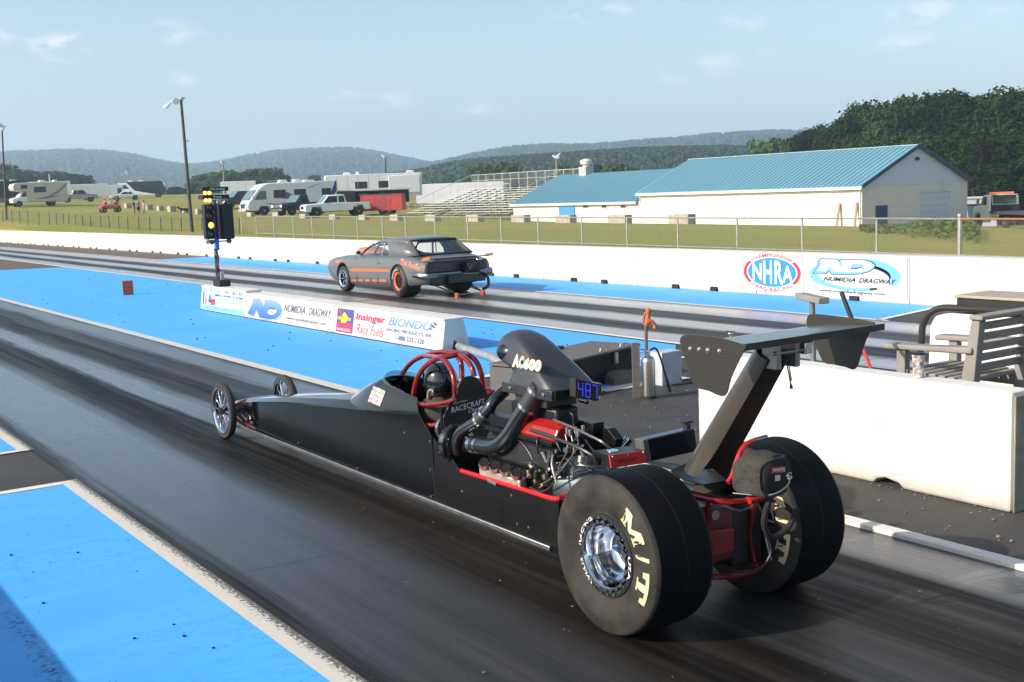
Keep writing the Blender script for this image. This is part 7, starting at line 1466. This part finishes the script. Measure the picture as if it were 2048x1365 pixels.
q = MB(); q.tube([AX(*zz2(a, c), 4.125) for a, c in ((930, 800), (935, 720), (960, 685), (990, 700), (1005, 750))], .010, 8, smooth=4); q.build('helmet_strap', mat('strap_tan', (.28, .21, .12), .8), hm); a = AX(*zz2(985, 725), 4.105); q = MB(); q.box(a, (.012, .035, .04)); q.build('buckle', chrome, hm, bevel=.004)
q = MB(); q.lathe([(-.035, .10), (-.03, .135), (.0, .15), (.03, .135), (.035, .10)], (hc.x, hc.y-.01, hc.z-.155), 'Z', 28, close=True); q.build('neck_collar', olive, dv)
# ================================================================== GREY RACE CAR IN THE FAR LANE
CX = 13.43; YF, YB = 25.88, 23.09
cr = thing('race_car', 'dull grey two door drag car with orange stripe running away in the far lane', 'race car', (CX, 24.5, 0))
cgrey = mat('dull_grey_paint', (.125, .121, .113), .38, .15, var=.05, scale=2, coat=.5); cdark = mat('car_black_trim', (.010, .010, .012), .35); corg = mat('car_orange', (.56, .12, .015), .45, var=.05); cpink = mat('decal_salmon', (.72, .20, .12), .5, var=.3, scale=30); slik = mat('car_slick', (.014, .0135, .013), .7, var=.2)
cglass = mat('car_glass', (.10, .13, .16), .05, var=0, alpha=.32, spec=.6)
stn = [(27.06, .60, .60, .675, .685), (27.0, .70, .52, .695, .71), (26.9, .78, .42, .725, .75), (26.72, .82, .31, .765, .79), (26.5, .85, .25, .80, .83), (26.2, .87, .22, .825, .86), (25.9, .88, .215, .84, .875), (25.5, .878, .205, .855, .895), (25.2, .872, .20, .865, .905), (24.6, .868, .20, .868, .90), (24.0, .868, .21, .875, .905), (23.6, .875, .22, .89, .925), (23.3, .885, .23, .90, .935), (22.9, .89, .25, .90, .945), (22.6, .885, .28, .885, .94), (22.3, .87, .31, .845, .91), (22.08, .85, .35, .805, .87), (21.99, .835, .40, .785, .845)]
R = []
for y, w, zs, zb, zd in stn:
    zm = zs+(zb-zs)*.55; h_ = [(w-.09, zs-.02), (w-.03, zs+.02), (w-.005, zs+(zb-zs)*.3), (w, zm), (w-.012, zb-.10), (w-.045, zb-.03), (w-.12, zb), (w*.6, zd-.008), (w*.25, zd)]
    R.append([(CX-a, y, z) for a, z in h_] + [(CX+a, y, z) for a, z in h_[::-1]])
q = MB(); q.rings(R); cb0 = q.build('body', cgrey, None)
cks = []
def cutter(mb):
    ck = mb.build('cutter', cdark, None, smooth=False); cks.append(ck); bm_2 = cb0.modifiers.new('b', 'BOOLEAN'); bm_2.operation = 'DIFFERENCE'; bm_2.object = ck; bm_2.solver = 'EXACT'
for yy, r_, dpt in ((YF, .365, .34), (YB, .405, .50)):
    for sg in (-1, 1): c_ = MB(); c_.cyl((CX+sg*(.95), yy, .335), (CX+sg*(.95-dpt), yy, .335), r_, 40); cutter(c_)
c_ = MB(); c_.prism([(0, 24.9, .56), (0, 24.9, 1.1), (0, 22.75, 1.1), (0, 22.75, .62), (0, 23.5, .56)], (CX-.62, 0, 0), (CX+.62, 0, 0)); cutter(c_)
dg = bpy.context.evaluated_depsgraph_get(); dg.update(); me = bpy.data.meshes.new_from_object(cb0.evaluated_get(dg), depsgraph=dg)
bpy.data.objects.remove(cb0)
for c_ in cks: bpy.data.objects.remove(c_)
assert len(me.polygons) > 200, len(me.polygons)
me.polygons.foreach_set('use_smooth', [True]*len(me.polygons)); me.set_sharp_from_angle(angle=R_(55))
me.materials.clear(); me.materials.append(cgrey)
cbody = bpy.data.objects.new('body', me); COL.objects.link(cbody); cbody.parent = cr; cbody.matrix_parent_inverse = cr.matrix_basis.inverted()
# roof, pillars, glass
R = []
for y, hw, z in ((24.66, .585, 1.185), (24.5, .60, 1.235), (24.2, .61, 1.275), (23.8, .61, 1.295), (23.4, .605, 1.295), (23.1, .59, 1.275), (22.98, .58, 1.25)):
    h_ = [(hw+.055, z-.085), (hw+.03, z-.045), (hw-.03, z-.012), (hw*.6, z+.008), (hw*.2, z+.014)]; R.append([(CX-a, y, c) for a, c in h_] + [(CX+a, y, c) for a, c in h_[::-1]])
q = MB(); q.rings(R, closed=False); rf = q.build('roof', cgrey, cr, ang=70); m_ = rf.modifiers.new('s', 'SOLIDIFY'); m_.thickness = .025
for sg in (-1, 1):
    P_ = lambda y, hw, z: Vector((CX+sg*hw, y, z))
    q = MB(); o_ = [P_(23.86, .655, 1.20), P_(23.4, .655, 1.205), P_(23.02, .635, 1.165), P_(22.92, .60, 1.23), P_(22.62, .64, 1.02), P_(22.40, .68, .925), P_(22.9, .765, .885), P_(23.35, .765, .875), P_(23.62, .755, .870)]
    c_ = P_(23.15, .708, 1.045); q.add(o_+[c_], [(i, (i+1) % len(o_), len(o_)) for i in range(len(o_))]); s_ = q.build('quarter_pillar', cgrey, cr, ang=80); m_ = s_.modifiers.new('s', 'SOLIDIFY'); m_.thickness = .03
    q = MB(); q.tube([P_(25.20, .70, .885), P_(24.95, .67, 1.02), P_(24.66, .63, 1.145)], .022, 8); q.build('windscreen_pillar', cdark, cr)
    q = MB(); q.tube([P_(24.66, .635, 1.13), P_(24.3, .655, 1.185), P_(23.86, .665, 1.195)], .012, 6); q.build('drip_rail', cdark, cr)
    q = MB(); q.tube([P_(24.02, .665, 1.19), P_(24.10, .73, .89)], .012, 6); q.tube([P_(23.86, .665, 1.19), P_(23.62, .775, .89)], .012, 6); q.build('window_trim', chrome, cr)
    q = MB(); q.quad(P_(25.10, .72, .88), P_(24.62, .645, 1.14), P_(24.3, .655, 1.18), P_(23.88, .66, 1.19), P_(23.64, .77, .88)); q.build('side_window', cglass, cr, smooth=False)
q = MB(); q.quad((CX-.68, 25.20, .895), (CX+.68, 25.20, .895), (CX+.57, 24.65, 1.185), (CX-.57, 24.65, 1.185)); q.build('windscreen', cglass, cr, smooth=False)
q = MB(); q.quad((CX-.56, 22.99, 1.225), (CX+.56, 22.99, 1.225), (CX+.62, 22.44, .945), (CX-.62, 22.44, .945)); q.build('rear_window', cglass, cr, smooth=False)
q = MB(); q.tube([(CX-.58, 22.97, 1.235), (CX+.58, 22.97, 1.235), (CX+.655, 22.41, .935), (CX-.655, 22.41, .935)], .018, 8, closed=True); q.build('rear_window_frame', cdark, cr)
q = MB()
for pts_ in ([(-.5, 23.3, .6), (-.5, 23.35, 1.15), (-.3, 23.35, 1.23), (.3, 23.35, 1.23), (.5, 23.35, 1.15), (.5, 23.3, .6)], [(-.45, 23.35, 1.2), (-.4, 22.6, .8)], [(.45, 23.35, 1.2), (.4, 22.6, .8)], [(-.5, 23.35, 1.1), (.3, 22.8, .7)], [(.2, 23.35, 1.22), (.15, 23.3, .65)], [(-.5, 23.35, 1.18), (-.52, 24.6, 1.12), (-.58, 25.0, .7)], [(.5, 23.35, 1.18), (.52, 24.6, 1.12), (.58, 25.0, .7)]): q.tube([(CX+a, y, z) for a, y, z in pts_], .022, 8)
q.build('roll_bar', cdark, cr)
q = MB(); q.box2((CX-.62, 22.8, .5), (CX+.62, 24.9, .56)); q.build('floor', cdark, cr, smooth=False)
q = MB(); q.prism([(0, 24.3, .56), (0, 23.85, .56), (0, 23.65, 1.06), (0, 23.75, 1.08), (0, 23.95, .70), (0, 24.3, .70)], (CX-.5, 0, 0), (CX-.08, 0, 0)); q.build('seat', cdark, cr, bevel=.03); q = MB(); q.box2((CX-.62, 24.75, .76), (CX+.62, 24.95, .90)); q.build('dashboard', cdark, cr, bevel=.03)
# hood scoop, mirror, grille end
q = MB(); R = []
for y, w, z in ((26.35, .20, .93), (26.3, .25, 1.01), (26.0, .26, 1.03), (25.6, .24, .99), (25.3, .18, .92)): R.append([(CX-w, y, .80), (CX-w*.95, y, z-.05), (CX-w*.6, y, z), (CX+w*.6, y, z), (CX+w*.95, y, z-.05), (CX+w, y, .80)])
q.rings(R); q.build('hood_scoop', mat('scoop_salmon', (.50, .17, .09), .4, coat=.2), cr, ang=50)
q = MB(); q.ball((CX-.86, 25.02, .955), (.07, .045, .04), 12, 8); q.cyl((CX-.80, 25.0, .90), (CX-.85, 25.02, .94), .012, 6); q.build('mirror', cdark, cr)
# black tail panel, lamps, bumper
q = MB(); q.box2((CX-.76, 21.965, .56), (CX+.76, 21.995, .795)); tpn = q.build('tail_panel', cdark, cr, bevel=.012)
for sg in (-1, 1):
    for k in range(3): q = MB(); q.box((CX+sg*.47, 21.962, .615+.055*k), (.46, .012, .030)); q.build('tail_lamp', mat('dark_tail_lamp', (.055, .035, .032), .25), tpn, bevel=.004)
q = MB(); q.tube([(CX-.91, 22.32, .53), (CX-.90, 22.05, .525), (CX-.82, 21.93, .52), (CX-.3, 21.90, .52), (CX+.3, 21.90, .52), (CX+.82, 21.93, .52), (CX+.90, 22.05, .525), (CX+.91, 22.32, .53)], .062, 10); bp_ = q.build('rear_bumper', mat('dark_chrome', (.30, .31, .33), .14, 1, var=.05), cr)
q = MB(); q.box2((CX-.72, 21.98, .30), (CX+.72, 22.06, .50)); q.build('rear_valance', cdark, cr, bevel=.02)
q = MB(); q.prism([(CX-.80, 22.02, .842), (CX+.80, 22.02, .842), (CX+.80, 21.80, .868), (CX-.80, 21.80, .868)], (0, 0, 0), (0, 0, .012)); sp_l = q.build('spoiler', cdark, cr, smooth=False)
for sg, m_ in ((-1, corg), (1, mat('spoiler_grey', (.18, .17, .13), .5))): q = MB(); q.prism([(0, 22.16, .835), (0, 22.05, .90), (0, 21.80, .925), (0, 21.76, .87), (0, 22.05, .83)], (CX+sg*.80-.009, 0, 0), (CX+sg*.80+.009, 0, 0)); q.build('spoiler_end', m_, sp_l, smooth=False)
q = MB(); q.box2((CX+.10, 21.70, .52), (CX+.42, 21.95, .74)); q.ball((CX+.26, 21.72, .62), (.15, .08, .11), 14, 8); q.build('parachute_pack', fab2, cr, bevel=.03)
for dx_ in (.36, .44): q = MB(); q.ball((CX+dx_, 21.72, .80), (.035, .03, .025), 8, 6); q.build('tether_knob', chrome, cr)
q = MB(); q.tube([(CX+.52, 22.0, .5), (CX+.60, 21.75, .42), (CX+.60, 21.7, .22), (CX+.45, 21.7, .14)], .035, 8, smooth=5); q.build('chute_hose', cdark, cr)
q = MB(); q.box2((CX-.3, 21.85, .30), (CX+.42, 22.05, .50)); q.box2((CX-.45, 22.2, .25), (CX+.45, 22.9, .45)); q.build('rear_underbody', cdark, cr, bevel=.03)
for sg in (-1, 1):
    wx = CX-.06+sg*.33
    q = MB(); q.cyl((CX+sg*.36, 22.95, .34), (wx, 21.45, .12), .016, 8); q.cyl((CX+sg*.36, 22.9, .52), (wx, 21.55, .15), .016, 8); wb_ = q.build('wheelie_bar', cdark, cr)
    q = MB(); q.lathe([(-.025, .02), (-.025, .060), (.025, .060), (.025, .02)], (wx, 21.42, .085), 'X', 20, close=True); q.build('wheelie_wheel', mat('wheel_red_orange', (.42, .075, .02), .5), wb_)
q = MB(); q.cyl((CX-.40, 21.43, .10), (CX+.30, 21.43, .10), .010, 8); q.build('wheelie_axle', chrome, cr)
# wheels
def cwheel(x, y, r, tw, rim_r, sg, m_rim, spk):
    w = MB(); o = lambda t_: sg*t_
    w.lathe([(o(.0), rim_r+.01), (o(-.012), rim_r+.03), (o(-.012), r*.86), (o(.01), r*.965), (o(.04), r), (o(tw-.04), r), (o(tw-.01), r*.965), (o(tw), r*.86), (o(tw), rim_r)], (x, y, r), 'X', 48, close=True); wh = w.build('wheel', slik, cr)
    w = MB(); w.lathe([(o(-.006), rim_r+.012), (o(-.010), rim_r), (o(.004), rim_r*.80), (o(.02), rim_r*.78), (o(.02), rim_r+.01)], (x, y, r), 'X', 40, close=True); w.build('rim', m_rim, wh)
    w = MB(); w.lathe([(o(.10), rim_r*.8), (o(.09), .05), (o(.05), .045), (o(.045), .004)], (x, y, r), 'X', 24); w.build('wheel_centre', cdark, wh)
    for k in range(spk): a = 2*math.pi*k/spk; d = Vector((0, math.cos(a), math.sin(a))); c = Vector((x+o(.03), y, r)); w = MB(); w.bar(c+d*.04, c+d*rim_r*.9, .035, .012, (1, 0, 0)); w.build('spoke', chrome if spk == 5 else cdark, wh, bevel=.004)
    return wh
wl = []
for sg in (1, -1):
    x0 = CX-sg*.875; cwheel(x0, YF, .305, .19, .20, sg, chrome, 5); wl.append(cwheel(x0-sg*.0, YB, .355, .40, .20, sg, corg, 12))
for k in range(14):                                  # worn white lettering round the rear slick
    for a0 in (58, -12+180):
        if k < 9: a = R_(a0-k*9.5); q = MB(); c = lambda r_, a_: Vector((CX-.875-.0135, YB-r_*math.cos(a_), .355+r_*math.sin(a_))); q.quad(c(.245, a), c(.29, a+.03), c(.29, a-.05), c(.245, a-.07)); q.build('lettering', mat('worn_cream', (.55, .50, .38), .8, var=.5, scale=40), wl[0], smooth=False)
# paint marks
bv = None
from mathutils.bvhtree import BVHTree
def surf(objs):
    vs, fs = [], []
    for ob in objs:
        o = len(vs); vs += [v.co.copy() for v in ob.data.vertices]; fs += [[o+i for i in p_.vertices] for p_ in ob.data.polygons]
    return BVHTree.FromPolygons(vs, fs)
bv = surf([cbody] + [c for c in cr.children if c.name.startswith('quarter_pillar')])
def hit(b_, px, py, off=.004):
    h_, n, i, d = b_.ray_cast(CAM, ray(px, py))
    if h_ is None: return None
    if n.dot(ray(px, py)) > 0: n = -n
    return h_ + n*off
def marks(b_, polys, m_, par, name='decal', off=.004):
    for L_ in polys:
        v = [hit(b_, x, y, off) for x, y in L_]
        if all(k is not None for k in v): q = MB(); q.quad(*v); q.build(name, m_, par, smooth=False)
zc5 = lambda L_: [(640+a/4.655, 440+c/4.655) for a, c in L_]
for i in range(12):
    x0 = 215+i*36; marks(bv, [zc5([(x0, 452+i*.7), (x0+37, 452.7+i*.7), (x0+37, 481+i*.3), (x0, 476+i*.7)])], corg, cbody, 'stripe', .005)
def word(b_, s_, a, c_, up, m_, par, off=.006, **k):
    A_, C_, U_ = [Vector(zc5([q_])[0]) for q_ in (a, c_, up)]
    def f(u, v):
        q_ = A_ + (C_-A_)*u + (U_-A_)*v; h_ = hit(b_, q_.x, q_.y, off)
        return h_ if h_ is not None else Vector((CX-.88, 24, .5))
    text(s_, (0, 0, 0), (1, 0, 0), (0, 1, 0), m_, par, arc=f, **k)
word(bv, 'The Rocket', (745, 408), (935, 478), (755, 362), cpink, cbody, shear=.2, bold=.035)
word(bv, 'ND', (690, 280), (770, 285), (690, 248), cpink, cbody, off=.012, bold=.04)
for a, c_ in ((150, 215),): word(bv, 'RACE', (a, 402), (c_, 402), (a, 376), cpink, cbody, bold=.04)
for a, w_ in ((295, 48), (358, 45), (420, 48), (488, 45), (550, 70)): word(bv, 'RACING', (a, 572+(a-295)*.02), (a+w_, 574+(a-295)*.02), (a, 552), cpink, cbody, bold=.05, shear=.3)
q = MB(); q.box((CX-.878, 24.02, .735), (.02, .10, .022)); q.build('door_handle', chrome, cr, bevel=.006)
for y in (24.06, 25.15): q = MB(); q.bar((CX-.874, y, .25), (CX-.853, y+.04, .86), .006, .006); q.build('door_seam', cdark, cr, smooth=False)
q = MB(); q.lathe([(0, .02), (-.006, .018), (-.007, .004)], (CX-.872, 22.2, .76), 'X', 12); q.build('side_marker', lens_w, cr)
# driver of the grey car
dv2 = thing('person', 'driver in an orange and black helmet inside the grey race car', 'driver', (CX-.3, 23.9, .6))
skel([(CX-.3, 23.98, .66, .14), (CX-.3, 23.92, .86, .15), (CX-.3, 23.92, .99, .06), (CX-.3, 23.95, 1.08, .09), (CX-.47, 23.95, .92, .06), (CX-.47, 24.2, .78, .05), (CX-.35, 24.5, .85, .04), (CX-.13, 23.95, .92, .06), (CX-.13, 24.2, .78, .05), (CX-.25, 24.5, .85, .04)], [(0, 1), (1, 2), (2, 3), (1, 4), (4, 5), (5, 6), (1, 7), (7, 8), (8, 9)], 'body', suit, dv2, world=True)
q = MB(); q.ball((CX-.3, 23.95, 1.09), (.115, .135, .13), 18, 12); hm2_ = q.build('helmet', mat('helmet_orange', (.45, .12, .05), .3, var=.6, scale=7), dv2)
q = MB(); q.ball((CX-.3, 24.01, 1.10), (.118, .09, .05), 16, 8); q.build('visor', MATS['visor_smoke'], hm2_)
# stickers laid on the dragster's cowl
cow = [c for c in dr.children if c.name.startswith('cowl')][0]
bvc = surf([cow]); kk = 0
for (x0, y0) in ((205, 668), (262, 690), (318, 716), (185, 722), (240, 745), (298, 768), (165, 775), (220, 798), (278, 820), (145, 828), (200, 850), (258, 872)):
    w_, h_ = 26, 24
    L_ = [zz2(x0+dx_*w_+dy_*-9, y0+dx_*11+dy_*h_) for dx_, dy_ in ((-1, -1), (1, -1), (1, 1), (-1, 1))]
    c_ = cols[kk % 10]; m_ = mat('sticker_%s' % 'abcdefghij'[kk % 10], c_, .4, var=.75, scale=55, col2=tuple(min(1, k*.5+.35) for k in c_)); marks(bvc, [L_], m_, cow, 'sticker', .003); kk += 1
flush_text()
